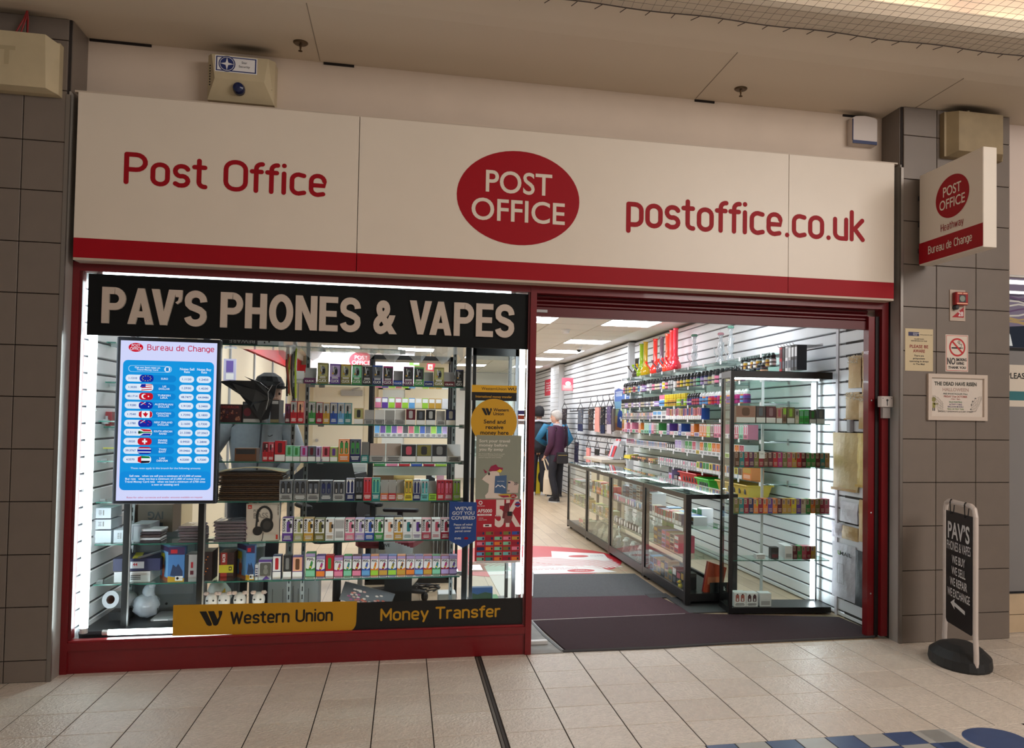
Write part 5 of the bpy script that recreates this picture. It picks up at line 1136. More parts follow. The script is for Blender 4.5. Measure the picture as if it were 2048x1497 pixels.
# glass pipes on the top shelf
def pipe(label, y, h, c, glow=False, z=2.0475, r=.027, kind='bong'):
    t = thing('water_pipe', ulabel(label), 'water pipe', (SX+.09, y, z)); m = mat(c, .12, spec=.9) if glow else glassy('clear_pipe', (236, 240, 242), 1.5, haze=.25, hcol=(236, 240, 244))
    if kind == 'bong':
        MB().lathe((0, 0, 0), [(r*2.0, 0), (r*2.4, .015), (r*2.6, .06), (r*2.0, .10), (r*1.2, .13), (r*1.5, .15), (r, .18), (r, h*.6), (r*1.02, h-.02), (r*1.3, h)], m, 14).build('tube', t, local=True, smooth=True)
        MB().tube([(-r*2.2, 0, .07), (-r*4.2, 0, .13)], .008, m, 8).lathe((-r*4.3, 0, .125), [(.006, 0), (.016, .02), (.018, .035)], m, 10).build('bowl', t, local=True)
    else:
        MB().lathe((0, 0, 0), [(r*2, 0), (r*2.2, .02), (r*1.5, .05), (r*.9, .08), (r*1.6, .12), (r*1.8, .15), (r, .18), (r*.9, h-.03), (r*1.4, h)], m, 14).build('tube', t, local=True, smooth=True)
        MB().tube([(-r*1.8, 0, .05), (-r*3.4, 0, .10), (-r*3.6, 0, .16)], .006, m, 8).tube([(0, -r*1.5, .13), (0, -r*3.6, .2), (0, -r*3.6, h*.7)], .009, m, 8).build('side_arm', t, local=True)
        MB().lathe((0, 0, h), [(r*1.4, 0), (r*1.7, .012), (r*1.3, .025)], mat((120, 170, 150) if 'green' in label else (206, 150, 160), .2), 12).build('mouthpiece', t, local=True)
    return t
nl, no, nr = (176, 226, 30), (232, 190, 20), (246, 52, 40)
for y, h, c, lb in ((5.55, .44, nl, 'neon lime acrylic water pipe, first at the far end'), (5.36, .45, no, 'neon yellow acrylic water pipe beside the lime one'), (4.93, .45, nr, 'neon red acrylic water pipe standing next to yellow'), (4.42, .46, (250, 60, 36), 'tall neon orange red water pipe in the middle'), (4.26, .49, (250, 56, 60), 'tallest neon red water pipe of the row'), (4.12, .50, (244, 40, 64), 'neon pink red water pipe nearest the door'), (4.66, .45, (92, 70, 82), 'dark smoky water pipe between two red pipes'), (5.78, .26, (90, 84, 86), 'short dark grey water pipe behind the lime one')):
    pipe(lb, y, h, c, True)
pipe('clear glass water pipe with green mouthpiece, standing alone', 3.48, .34, None, kind='rig', r=.022); pipe('clear glass water pipe with pink funnel inside', 2.70, .28, None, kind='rig', r=.02); pipe('clear glass water pipe with green rim, nearest the cabinet', 2.44, .32, None, kind='rig', r=.02)
# bottles standing on the top shelf above the cabinet and boxes hung on hooks
for i, y in enumerate((2.02, 1.96, 1.86, 1.80, 1.74, 1.68, 1.55, 1.48, 1.40)):
    b_ = ('charcoal', 'silver')[i % 2]
    goods(('ts', b_), k_bottle(.115, .028, 'black', ('white', 'gold', 'khaki')[i % 3], b_), 'bottle', (SX+.05, y, 2.0475-.115), ulabel('small black tipped bottle, %s of those just above the cabinet' % ordn(i+1)), 'bottle', 'bottles above the tall cabinet') if 0 else goods(('ts', b_), k_bottle(.115, .028, 'black', ('white', 'gold', 'khaki')[i % 3], b_), 'bottle', (SX+.05, y, 1.9355), ulabel('small black tipped bottle, %s of those just above the cabinet' % ordn(i+1)), 'bottle', 'bottles above the tall cabinet')
MB_ = thing('wall_shelf', ulabel('short glass shelf just above the tall cabinet top'), 'shelf', (3.12, 1.7, 1.93)); MB().box(SX, 1.36, 1.9275, XR-.018, 2.1, 1.9355, m_shg).build('glass_panel', MB_)
hk = thing('hook_rail', ulabel('row of silver display hooks on wall above cabinet'), 'hook rail', (3.2, .95, 2.06))
h_ = MB()
for k in range(6): h_.tube([(XR-.013, 1.28-.055*k, 2.09), (3.03, 1.28-.055*k, 2.085), (3.02, 1.28-.055*k, 2.10)], .003, mat('silver', .3, metal=.8), 5)
h_.box(XR-.013, .95, 2.07, XR-.009, 1.32, 2.10, mat('silver', .3, metal=.8)); h_.build('hooks', hk)
for k, (c, c2) in enumerate((('red', 'maroon'), ('black', 'charcoal'), ('white', 'silver'), ('silver', 'white'), ('black', 'white'), ('charcoal', 'white'))):
    goods(('hk', k), k_carton(.045, .085, .20, c, 'plain', c2, 'slate', 'x'), 'hanging_pack', (3.09, 1.28-.055*k, 1.883), ulabel('%s hanging pack with %s panel, %s on the hooks' % (c, c2, ordn(k+1))), 'pack', 'packs on the display hooks')

# ------------------------------------------------------------------ padded envelopes on the near end of the slatted wall
def envelope(label, q, c, flap=None, cat='envelope', bubble=False, txt=None):
    """q: photo corners of the hung envelope, laid on the wall face"""
    ps = [at(px, py, x=XR-.02) for px, py in q]; yA = max(ps[0].y, ps[3].y); yB = min(ps[1].y, ps[2].y); zt = (ps[0].z+ps[1].z)/2; zb = (ps[2].z+ps[3].z)/2
    t = thing('padded_envelope', ulabel(label), cat, (XR-.02, (yA+yB)/2, zb)); m = mat(c, .55, noise=.05, scale=12, bump=.5, bscale=18) 
    n = 6; r = random.Random(int(q[0][0]*7+q[0][1])); mb = MB()
    grid = [[V((XR-.022-(.012*math.sin(math.pi*min(1, max(0, i/n)))*math.sin(math.pi*j/n)+r.uniform(0, .004)), yA+(yB-yA)*i/n+(r.uniform(-.004, .004) if 0 < j < n or 1 else 0), zb+(zt-zb)*j/n)) for i in range(n+1)] for j in range(n+1)]
    for j in range(n):
        for i in range(n): mb.poly([grid[j][i], grid[j][i+1], grid[j+1][i+1], grid[j+1][i]], m)
    mb.poly([(XR-.016, yA, zb), (XR-.016, yA, zt), (XR-.016, yB, zt), (XR-.016, yB, zb)], m); mb.build('sleeve', t, smooth=True)
    W = yA-yB; F = FX(XR-.042, yA, zb); H = zt-zb
    if flap: f_ = MB().pq(F, .0, H*.0, W, H*.045, mat(flap)); f_.build('seal_strip', t) if flap else None
    if bubble:
        b = MB()
        for k in range(40): b.lathe((XR-.045, yB+r.uniform(.01, W-.01), zt-r.uniform(.0, .06)), [(.007, 0), (.005, .005)], mat((240, 238, 226), .3), 6)
        setp(b.build('bubble_wrap', t), kind='stuff')
    if txt: MB().text(F, W*.45, H*.80, txt, H*.07, 'charcoal', w=W*.5, style='bold', l=.004).text(F, W*.36, H*.80, 'U', H*.075, mat((110, 180, 60)), w=W*.12, style='black', l=.004).pq(F, W*.34, H*.28, W*.36, H*.64, 'grey', .004).pq(F, W*.34, H*.28, W*.62, H*.285, 'grey', .004).pq(F, W*.61, H*.28, W*.625, H*.64, 'grey', .004).pq(F, W*.34, H*.635, W*.62, H*.64, 'grey', .004).pq(F, W*.45, H*.28, W*.455, H*.64, 'grey', .004).pq(F, W*.53, H*.28, W*.535, H*.64, 'grey', .004).build('print', t)
    return t
kr = (196, 164, 112)
envelope('brown bubble envelope at top of near slatted wall', [(1699, 713), (1723, 711), (1722, 777), (1698, 776)], kr, bubble=True)
envelope('second brown bubble envelope, partly behind the red jamb', [(1726, 703), (1750, 700), (1750, 790), (1725, 786)], kr, bubble=True)
envelope('small brown envelope hung under the bubble envelopes', [(1696, 784), (1719, 786), (1716, 842), (1693, 838)], kr, flap=(170, 134, 80), bubble=True)
envelope('narrow brown envelope beside the small one, near jamb', [(1722, 787), (1745, 788), (1745, 862), (1718, 855)], kr, bubble=True)
envelope('large pale brown envelope, biggest on the near wall', [(1669, 866), (1715, 866), (1717, 989), (1667, 976)], (206, 182, 128), flap=(176, 134, 66))
envelope('large yellow envelope next to the biggest brown one', [(1716, 866), (1742, 868), (1742, 980), (1716, 972)], (226, 200, 120), flap=(206, 170, 84))
envelope('white envelope hung on the slats below the large ones', [(1684, 1003), (1716, 1008), (1715, 1051), (1681, 1041)], (226, 228, 238))
envelope('tan envelope partly hidden by the red jamb, lower', [(1719, 1000), (1745, 1004), (1745, 1090), (1719, 1083)], (206, 172, 116))
envelope('small lilac white envelope at the wall corner', [(1664, 1044), (1684, 1048), (1684, 1078), (1664, 1072)], (224, 222, 238))
envelope('small striped cardboard mailer under the white envelope', [(1685, 1052), (1717, 1057), (1717, 1085), (1685, 1077)], (196, 164, 110))
envelope('grey plastic mailing bag with large printed letters', [(1667, 1083), (1712, 1095), (1711, 1208), (1665, 1190)], (196, 198, 208), txt='MAIL')
envelope('black plastic mailing bag beside the grey one', [(1713, 1102), (1745, 1110), (1745, 1222), (1711, 1212)], (34, 36, 42))
# socket on the wall
t = thing('wall_socket', ulabel('small grey plastic box on slats between envelopes'), 'socket', (XR-.02, .50, 1.41)); p = at(1703, 853, x=XR-.02); MB().bbox(XR-.045, p.y-.025, p.z-.045, XR-.013, p.y+.03, p.z+.05, mat((170, 172, 180), .4), .006).build('box', t)

# ------------------------------------------------------------------ goods in the tall cabinet
def cab_goods(row, label_row, z, y=.03):
    for i, (px0, px1, h, d, body, kind, c2, c3, desc) in enumerate(row):
        x0, x1 = px0, px1; w = x1-x0
        p = RM @ V(((x0+x1)/2, y+d/2, z+.0065))
        goods(('cg', round(w, 3), h, d, body, kind, c2, c3), k_carton(w, d, h, body, kind, c2, c3), 'vape_box', p, ulabel('%s, %s from the left on the %s' % (desc, ordn(i+1), label_row)), 'box', 'boxes on the '+label_row, rot=math.radians(-6.5))
rw = []; x = .05
bigs = [(.155, .13, (176, 132, 112), 'warn', (164, 116, 100), 'brown', 'dusty pink vape box'), (.076, .13, 'charcoal', 'warn', (90, 70, 70), 'slate', 'dark grey vape box'), (.078, .13, 'maroon', 'warn', 'maroon', (150, 110, 120), 'maroon vape box'), (.048, .118, (190, 140, 120), 'warn', (190, 140, 120), 'rose', 'slim pink vape box'), (.03, .125, (150, 120, 100), 'plain', 'lime', 'brown', 'thin brown carton'), (.062, .125, (92, 84, 50), 'warn', 'olive', 'lime', 'olive vape box with green ring'), (.032, .11, 'cream', 'tall', 'silver', 'grey', 'slim cream vape box'), (.032, .105, (70, 200, 90), 'plain', 'mint', 'green', 'bright green slim box'), (.04, .108, (60, 196, 84), 'plain', 'mint', 'green', 'second bright green box'), (.055, .108, 'slate', 'warn', (90, 92, 84), 'green', 'grey green vape box'), (.066, .115, (140, 146, 148), 'warn', 'slate', 'grey', 'pale grey vape box')]
for w, h, b, k, c2, c3, dsc in bigs: rw.append((x, x+w-.002, h, .07, b, k, c2, c3, dsc)); x += w+.003
cab_goods(rw, 'lit cabinet shelf', czs[0])
cl1 = ['brown', 'teal', 'crimson', 'plum', 'olive', 'crimson', 'brown', 'maroon', 'red', 'magenta', 'olive', 'rose', 'gold', 'red', 'maroon', 'green', 'green', 'maroon', 'teal', 'tan']
cl2 = ['olive', 'teal', 'crimson', 'navy', 'orange', 'crimson', 'orange', 'purple', 'orange', 'maroon', 'gold', 'gold', 'yellow', 'purple', 'beige', 'green', 'orange', 'olive', 'crimson', 'rose']
for zi, cl, rn in ((1, cl1, 'upper row of cabinet'), (2, cl2, 'lower row of cabinet')):
    rw = [(.045+.0375*i, .045+.0375*i+.036, .112, .07, c, 'ske', (196, 164, 152), ['gold', 'red', 'maroon', 'olive', 'lime'][i % 5] if c in ('orange', 'gold') else c, c+' slim vape box') for i, c in enumerate(cl)]
    cab_goods(rw, rn, czs[zi])
t = thing('price_card', ulabel('white price card clipped over upper row of cabinet'), 'price card', RM @ V((.255, .027, 1.195))); MB().box(-.022, -.002, -.012, .022, 0, .045, 'white').build('card', t, local=True); t.rotation_euler = (0, 0, math.radians(-6.5)); MB().text(FY(-.002), -.012, .02, '10.00', .008, 'black', w=.024).build('print', t, local=True)
rw = [(.23, .30, .035, .07, 'white', 'plain', 'silver', 'silver', 'flat white carton'), (.345, .405, .09, .06, 'charcoal', 'plain', 'black', 'maroon', 'black carton'), (.455, .515, .10, .18, 'white', 'plain', 'white', 'silver', 'white long carton')]+[(.518+.036*i, .518+.036*i+.035, .10, .07, c, 'ske', (186, 150, 140), c, c+' slim vape box') for i, c in enumerate(['maroon', 'green', 'rose', 'crimson', 'gold'])]
cab_goods(rw, 'lowest glass shelf of cabinet', czs[3], y=.06)
rw = [(.05, .142, .105, .1, 'white', 'pair', 'white', (176, 100, 90), 'white twin vape pack with red devices'), (.145, .235, .10, .1, 'white', 'pair', 'white', (90, 60, 66), 'white twin vape pack with dark devices'), (.25, .34, .10, .09, (228, 230, 232), 'plain', 'white', 'silver', 'white glossy carton')]
cab_goods(rw, 'black cabinet floor', .0495, y=.03)

# ------------------------------------------------------------------ goods in the glass counters
rr = random.Random(33)
def cgoods(y0, y1, z, xo, w, h, d, cols, kind, place, desc, gap=.008, kinds=None, stack=1, name='packet', c2s=None):
    y = y1; i = 0
    while y-w > y0:
        c = rr.choice(cols); hh = h*rr.uniform(.85, 1.1); c2 = rr.choice(c2s or ['white', 'silver', 'gold', 'green', 'rose', 'navy', 'charcoal'])
        hq = round(hh/.01)*.01
        for s in range(stack):
            i += 1
            goods(('cc', w, hq, d, c, kind, c2), k_carton(w, d, hq, c, kind, c2, 'slate', 'x'), name, (XA+xo+d/2, y-w/2, z+hq*s+.0065*0), ulabel('%s %s with %s print, %s from far end %s' % (cn(c), desc, cn(c2), ordn(i), place)), 'box', desc+' '+place)
        y -= w+gap
cgoods(1.30, 2.26, .6065, .04, .075, .085, .08, ['white', 'white', 'green', 'red', 'navy', 'maroon', 'cream'], 'warn', 'on upper shelf, nearest counter', 'carton', c2s=['green', 'navy', 'maroon', 'white', 'red'])
cgoods(1.30, 2.20, .6065, .14, .10, .07, .12, ['white', 'cream', 'sky', 'blue', 'silver', 'gold'], 'plain', 'in second rank, nearest counter', 'flat pack')
cgoods(1.40, 1.75, .6065, .27, .12, .11, .1, ['white'], 'plain', 'stacked at back, nearest counter', 'pack', c2s=['green'])
cgoods(1.45, 2.15, .3665, .05, .11, .07, .14, ['brown', 'olive', 'rose', 'tan', 'beige', 'lilac'], 'plain', 'on middle shelf, nearest counter', 'flat box', stack=2)
goods(('gb', 1), k_carton(.13, .07, .19, (110, 150, 50), 'plain', (110, 150, 50), 'lime', 'x'), 'vape_box', (XA+.2, 2.2, .3665), ulabel('tall lime green carton at back of nearest counter'), 'box')
cgoods(1.25, 2.25, .1005, .05, .10, .14, .1, ['charcoal', 'black', 'navy', 'sky', 'lime', 'black', 'tan'], 'plain', 'on the floor, nearest counter', 'dark box')
t = thing('toy', ulabel('small yellow duck toy at the front of nearest counter'), 'toy', (XA+.045, 1.36, .1005)); MB().lathe((0, 0, 0), [(.012, 0), (.026, .01), (.026, .025), (.012, .04)], 'yellow', 10).lathe((-.012, 0, .035), [(.008, 0), (.017, .01), (.017, .02), (.006, .032)], 'yellow', 10).build('body', t, local=True); MB().box(-.036, -.006, .048, -.026, .006, .054, 'orange').build('beak', t, local=True)
for k, (y, c) in enumerate(((1.22, (150, 40, 50)), (1.19, (190, 70, 40)))):
    t = thing('folder_box', ulabel(('dark red', 'orange red')[k]+' leaning folder box at the end of nearest counter'), 'box', (2.45, y, .1005)); MB().hexa([(-.09, -.012, 0), (.06, -.012, 0), (.06, .012, 0), (-.09, .012, 0), (-.05, -.012, .24), (.10, -.012, .19), (.10, .012, .19), (-.05, .012, .24)], c).build('case', t, local=True)
    MB().pq(FY(-.0121), -.06, .06, .05, .12, mat((210, 120, 80))).build('label_print', t, local=True)
t = thing('bottle_set', ulabel('black counter display with white ampersand print'), 'display', (2.5, 1.175, .1)); MB().box(2.40, 1.150, .1005, 2.56, 1.156, .18, 'black').build('card', t); MB().text(FY(1.15), 2.50, .115, '&', .035, 'white', style='bold').build('print', t)
# second counter: discs of tins and clear glass pipes
def k_tin(c, c2): return lambda: MB().lathe((0, 0, 0), [(.034, -.014), (.036, -.012), (.036, .012), (.034, .014)], _pm(c), 14, 'x').lathe((0, 0, 0), [(.025, -.0155), (.025, .0145)], _pm(c2), 12, 'x')
def tins(y0, y1, z, xo, pitch, cols, place, rows=1):
    y = y1; i = 0
    while y > y0:
        for r_ in range(rows):
            i += 1; c, c2 = rr.choice(cols)
            goods(('tin', c, c2), k_tin(c, c2), 'round_tin', (XA+xo+.02*(r_ % 2), y, z+.036+.0725*r_), ulabel('round %s tin with %s face, %s from far end %s' % (cn(c), cn(c2), ordn(i), place)), 'tin', 'round tins '+place)
        y -= pitch
tins(2.42, 3.58, .6065, .05, .085, [('silver', 'white'), ('silver', 'sky'), ('lilac', 'white'), ('silver', 'pink')], 'on upper shelf, second counter')
tins(2.42, 3.58, .3665, .06, .105, [('charcoal', 'white'), ('black', 'white'), ('silver', 'white')], 'on middle shelf, second counter')
cgoods(2.42, 3.58, .6065, .13, .13, .045, .14, ['maroon', 'beige', 'silver', 'tan', 'slate'], 'plain', 'stacked upper shelf, second counter', 'case', stack=4, c2s=['brown', 'silver', 'grey'])
def jar(label, x, y, z, h, r, haze=.3):
    t = thing('glass_jar', ulabel(label), 'glassware', (x, y, z)); MB().lathe((0, 0, 0), [(r, 0), (r*1.05, h*.1), (r*.6, h*.35), (r*.9, h*.5), (r*.5, h*.65), (r*.5, h*.95), (r*.7, h)], glassy('clear_jar', (232, 238, 240), 1.5, haze=.3, hcol=(226, 230, 228)), 12).build('vessel', t, local=True, smooth=True)
    MB().lathe((0, 0, h), [(r*.75, 0), (r*.75, .012), (r*.4, .02)], mat((222, 224, 226), .2), 10).build('stopper', t, local=True); return t
for i in range(9): jar('clear glass bubbler, %s from far end behind tins of second counter' % ordn(i+1), XA+.2+.05*(i % 3), 3.5-.125*i, .3665, .13+.03*(i % 2), .034)
for i in range(8): jar('clear glass bowl piece, %s from far end on floor of second counter' % ordn(i+1), XA+.08+.05*(i % 2), 3.52-.14*i, .1005, .11, .04)
cgoods(3.72, 4.75, .3665, .06, .09, .10, .1, ['khaki', 'yellow', 'gold', 'olive', 'beige'], 'pair', 'on middle shelf, third counter', 'pale carton')
cgoods(3.72, 4.75, .6065, .06, .07, .13, .1, ['yellow', 'slate', 'red', 'orange', 'khaki', 'lime'], 'tall', 'on upper shelf, third counter', 'bright pack')
for i in range(4):
    t = thing('clear_case', ulabel('clear plastic case, %s from far end on third counter floor' % ordn(i+1)), 'case', (XA+.14, 4.6-.26*i, .1005)); g_ = glassy('clear_plastic', (236, 238, 230), 1.4, haze=.22, hcol=(236, 234, 220))
    MB().hexa([(-.09, -.09, 0), (.09, -.09, 0), (.09, .09, 0), (-.09, .09, 0), (-.03, -.07, .15), (.07, -.07, .17), (.07, .07, .17), (-.03, .07, .15)], g_).build('cover', t, local=True); MB().lathe((0, 0, .005), [(.03, 0), (.035, .04), (.02, .06)], 'silver', 10).build('watch', t, local=True)
cgoods(4.9, 5.9, .3665, .06, .08, .11, .09, ['khaki', 'beige', 'gold', 'olive', 'tan'], 'pair', 'on middle shelf, farthest counter', 'tan carton')
cgoods(4.9, 5.9, .6065, .06, .11, .06, .12, ['charcoal', 'black', 'rose', 'slate', 'silver'], 'plain', 'on upper shelf, farthest counter', 'low pack')
cgoods(4.9, 5.5, .1005, .06, .12, .09, .12, ['tan', 'beige', 'khaki'], 'plain', 'on the floor, farthest counter', 'kraft box')
# ================================================================== the window display
YF = .30
zsh = {n: at(650, py, y=YF).z for n, py in ((1, 768), (2, 848), (3, 924), (4, 1002), (5, 1082), (6, 1158))}; zsh[0] = at(500, 690, y=YF).z
xl, xr = -1.775, .372
t = thing('display_plinth', ulabel('low black plinth along the bottom of the window display'), 'plinth', (-.7, .38, 0)); MB().box(-1.79, .13, 0, .745, .64, .20, mat('black', .4)).build('body', t); MB().box(-1.79, .125, .185, .745, .135, .205, mat('charcoal', .3)).build('front_edge', t)
rn = {0: 'topmost', 1: 'second', 2: 'third', 3: 'fourth', 4: 'fifth', 5: 'sixth', 6: 'lowest'}
for n, a in ((0, -1.14), (1, -.58), (2, xl), (3, xl), (4, xl), (5, xl), (6, xl)):
    z = zsh[n]; b = xr if n else -.02
    t = thing('glass_shelf', ulabel('long green edged glass shelf in the window, %s from the top' % (rn[n] if n < 6 else 'seventh')), 'shelf', ((a+b)/2, YF, z-.008))
    cuts = [a]+[c for c in (-1.16, -.52) if a < c-.05 < b]+[b]
    for p, q in zip(cuts, cuts[1:]): MB().box(p+.003, YF-.012, z-.008, q-.003, YF+.27, z-.0005, m_shg).box(p+.003, YF-.0145, z-.008, q-.003, YF-.012, z-.0005, m_edge).build('glass_panel', t)
    c_ = MB()
    for x in cuts: c_.box(x-.018, YF+.10, z-.02, x+.018, YF+.125, z+.006, mat('silver', .3, metal=.6))
    c_.build('clip', t)
for lb, px, pz, z1 in (('black front upright under the lit screen, nearer left wall', 252, 1140, 1.05), ('black front upright behind the lit screen', 402, 1100, 2.1), ('black front upright left of the narrow glass cabinet', 932, 950, 2.1)):
    x = at(px, pz, y=.27).x; t = thing('upright', ulabel(lb), 'post', (x, .27, .2)); MB().box(x-.016, .25, .20, x+.016, .284, z1, m_bk).build('post', t); MB().box(x+.016, .252, .20, x+.022, .272, z1, mat('silver', .3, metal=.5)).build('edge_strip', t)
for lb, px, pz in (('slotted steel upright behind the vape shelves, left one', 580, 1100), ('slotted steel upright behind the vape shelves, second one', 607, 1100), ('slotted steel upright near the left slatted wall', 262, 1150), ('slotted steel upright behind shelves beside the narrow cabinet', 902, 1120)):
    x = at(px, pz, y=.59).x; t = thing('slotted_upright', ulabel(lb), 'post', (x, .59, .2)); MB().box(x-.012, .578, .20, x+.012, .60, 2.2, mat((150, 154, 156), .35, metal=.4)).build('channel', t)
    s = MB()
    for k in range(36): s.box(x-.004, .5765, .26+.052*k, x+.004, .5782, .29+.052*k, mat('black'))
    setp(s.build('slot', t), kind='stuff')
def wrow(n, spec, name='vape_box', cat='box', d=.075):
    z = zsh[n]
    for i, s in enumerate(spec):
        x0p, x1p, yt, body, kind, c2, c3 = s[:7]; dd = s[7] if len(s) > 7 else d
        py = (yt+at_py(n, (x0p+x1p)/2))/2
        a, b = at(x0p, py, y=YF), at(x1p, py, y=YF); h = at((x0p+x1p)/2, yt, y=YF).z-z; w_ = round((b.x-a.x)*.985, 3); h = round(h, 3)
        txt = s[8] if len(s) > 8 else ('CLICK' if kind == 'tray' and n == 1 else None)
        key = ('w', w_, h, dd, body, kind, c2, c3)
        nice = {'click': 'tall vape box', 'tray': 'opened display tray', 'tall': 'vape box', 'warn': 'vape box with pale warning panel', 'pair': 'twin vape box', 'big': 'vape box with tall digits', 'bigw': 'white vape box', 'pixl': 'white fronted vape box', 'plain': 'carton', 'ske': 'slim box'}[kind]
        c = cn(body) if kind not in ('bigw',) else cn(c2)+' and'
        goods(key, k_carton(w_, dd, h, body, kind, c2, c3, 'y', txt), name, ((a.x+b.x)/2, YF+dd/2, z), ulabel('%s %s, %s from the left on the %s window shelf' % (c, nice, ordn(i+1), rn[n])), cat, 'boxes on the %s window shelf' % rn[n])
def at_py(n, px): 
    p = V((0, YF, zsh[n])); d = at(px, 800, y=YF); p.x = d.x; q = p-CAM_P; return 748.5+CY-FPX*q.dot(UPV)/q.dot(FWD)
O, K = 'olive', 'click'
wrow(1, [(586, 606, 741, 'silver', 'tray', 'white', 'silver'), (608, 631, 735, 'plum', 'tray', 'silver', 'plum'), (635, 656, 726, O, K, O, 'khaki'), (659.5, 680.5, 728, 'purple', K, 'purple', 'lilac'), (681.5, 702, 729, O, K, 'gold', 'khaki'), (704, 723.5, 730, 'green', K, 'green', 'mint'), (724.5, 744, 730.5, 'black', K, 'silver', 'charcoal'), (745, 765, 731, 'navy', K, 'blue', 'slate'), (766, 786, 733, 'plum', K, 'magenta', 'charcoal'), (786.5, 806, 741, 'navy', 'tray', 'silver', 'blue'), (807, 827, 734, 'plum', K, 'plum', 'charcoal'), (828, 848, 735, 'green', K, 'green', 'charcoal'), (848.5, 867, 744, 'blue', 'tray', 'silver', 'navy'), (868, 888, 735.5, O, K, O, 'khaki'), (888.7, 909.5, 744, 'maroon', 'tray', 'silver', 'maroon'), (911, 927, 740, 'black', K, 'navy', 'charcoal')])
wrow(2, [(570, 580, 808, 'maroon', 'tall', 'plum', 'grey'), (581, 594, 803, 'red', 'tall', 'silver', 'grey'), (595, 607.5, 803, 'red', 'tall', 'peach', 'grey'), (617, 631, 804, 'green', 'tall', 'silver', 'grey'), (632, 645.5, 805, 'crimson', 'tall', 'silver', 'grey'), (646, 659.5, 806, 'gold', 'tall', 'silver', 'grey'), (660.5, 674.5, 806, 'blue', 'tall', 'silver', 'grey'), (675.5, 688.5, 806, 'sky', 'tall', 'silver', 'grey'), (689, 703, 806.5, 'teal', 'tall', 'silver', 'grey'), (708, 726.5, 817, 'tan', 'warn', 'khaki', 'charcoal'), (728, 747, 820, 'slate', 'tray', 'silver', 'silver'), (749, 768, 820, 'slate', 'tray', 'white', 'silver'), (769.5, 789, 821, 'grey', 'tray', 'silver', 'silver'), (790, 811, 820, 'grey', 'tray', 'white', 'silver'), (812, 831, 819, 'maroon', 'warn', 'maroon', 'silver'), (833, 850, 821, 'charcoal', 'warn', 'charcoal', 'slate'), (852, 871, 820, 'navy', 'warn', 'black', 'silver'), (873, 891, 822, 'silver', 'tray', 'white', 'silver'), (892, 911, 820, 'charcoal', 'warn', 'navy', 'silver')])
wrow(3, [(469, 513, 897, 'brown', 'plain', 'charcoal', 'brown', .12), (525, 536, 885, 'red', 'tall', 'maroon', 'white'), (536.5, 547.5, 885, 'red', 'tall', 'rose', 'white'), (549, 570.5, 882, 'crimson', 'warn', 'red', 'maroon'), (571, 585, 892, 'mint', 'warn', 'mint', 'green'), (585.5, 600, 893, 'green', 'warn', 'mint', 'green'), (600.5, 615, 893, 'magenta', 'warn', 'lilac', 'magenta'), (615.5, 631, 893, 'slate', 'warn', 'slate', 'maroon'), (632, 641, 894, 'lilac', 'warn', 'lilac', 'plum'), (644.5, 659, 894, 'rose', 'warn', 'rose', 'maroon'), (660, 675, 895, 'lime', 'warn', 'khaki', 'purple'), (677, 699, 879, 'orange', 'pair', 'peach', 'green'), (699.5, 721, 879.5, 'navy', 'pair', 'slate', 'green'), (722, 737, 885, 'teal', 'tray', 'grey', 'teal'), (739, 770, 888, 'silver', 'tray', (196, 176, 168), 'silver'), (772, 802, 888, 'silver', 'tray', (190, 176, 170), 'silver'), (803, 832, 890, 'charcoal', 'warn', 'charcoal', 'rose'), (833, 863, 890, 'slate', 'warn', 'olive', 'charcoal'), (864, 894, 890, 'slate', 'warn', 'charcoal', 'grey'), (895, 922, 890, 'white', 'tray', 'white', 'silver')])
wrow(4, [(558.5, 584.5, 961, 'silver', 'pair', 'slate', 'charcoal'), (587, 613, 961, 'grey', 'pair', 'slate', 'charcoal'), (614, 638.5, 962, 'silver', 'pair', 'charcoal', 'slate'), (640, 664.5, 962, 'slate', 'pair', 'slate', 'navy'), (666, 689, 963, 'silver', 'pair', 'slate', 'charcoal'), (692, 709, 958, 'navy', 'pair', 'white', 'navy'), (710.5, 726, 957, 'black', 'pair', 'charcoal', 'slate'), (727, 743, 957, 'red', 'pair', 'rose', 'red'), (743.5, 760, 957, 'teal', 'pair', 'mint', 'teal'), (761, 776, 962, 'orange', 'tray', 'silver', 'rose'), (776.5, 792, 962, 'red', 'tray', 'silver', 'red'), (793, 808, 962, 'tan', 'tray', 'silver', 'tan'), (809, 825, 961, 'yellow', 'pair', 'gold', 'olive'), (826, 841, 961, 'navy', 'pair', 'silver', 'navy'), (842, 857, 961, 'aqua', 'pair', 'silver', 'teal'), (858, 873, 964, 'lime', 'tray', 'silver', 'lime'), (873.5, 889, 961, 'red', 'pair', 'crimson', 'rose'), (889.5, 905, 961, 'rose', 'pair', 'red', 'pink'), (906, 921, 961, 'lime', 'pair', 'silver', 'lime')])
B_ = 'big'
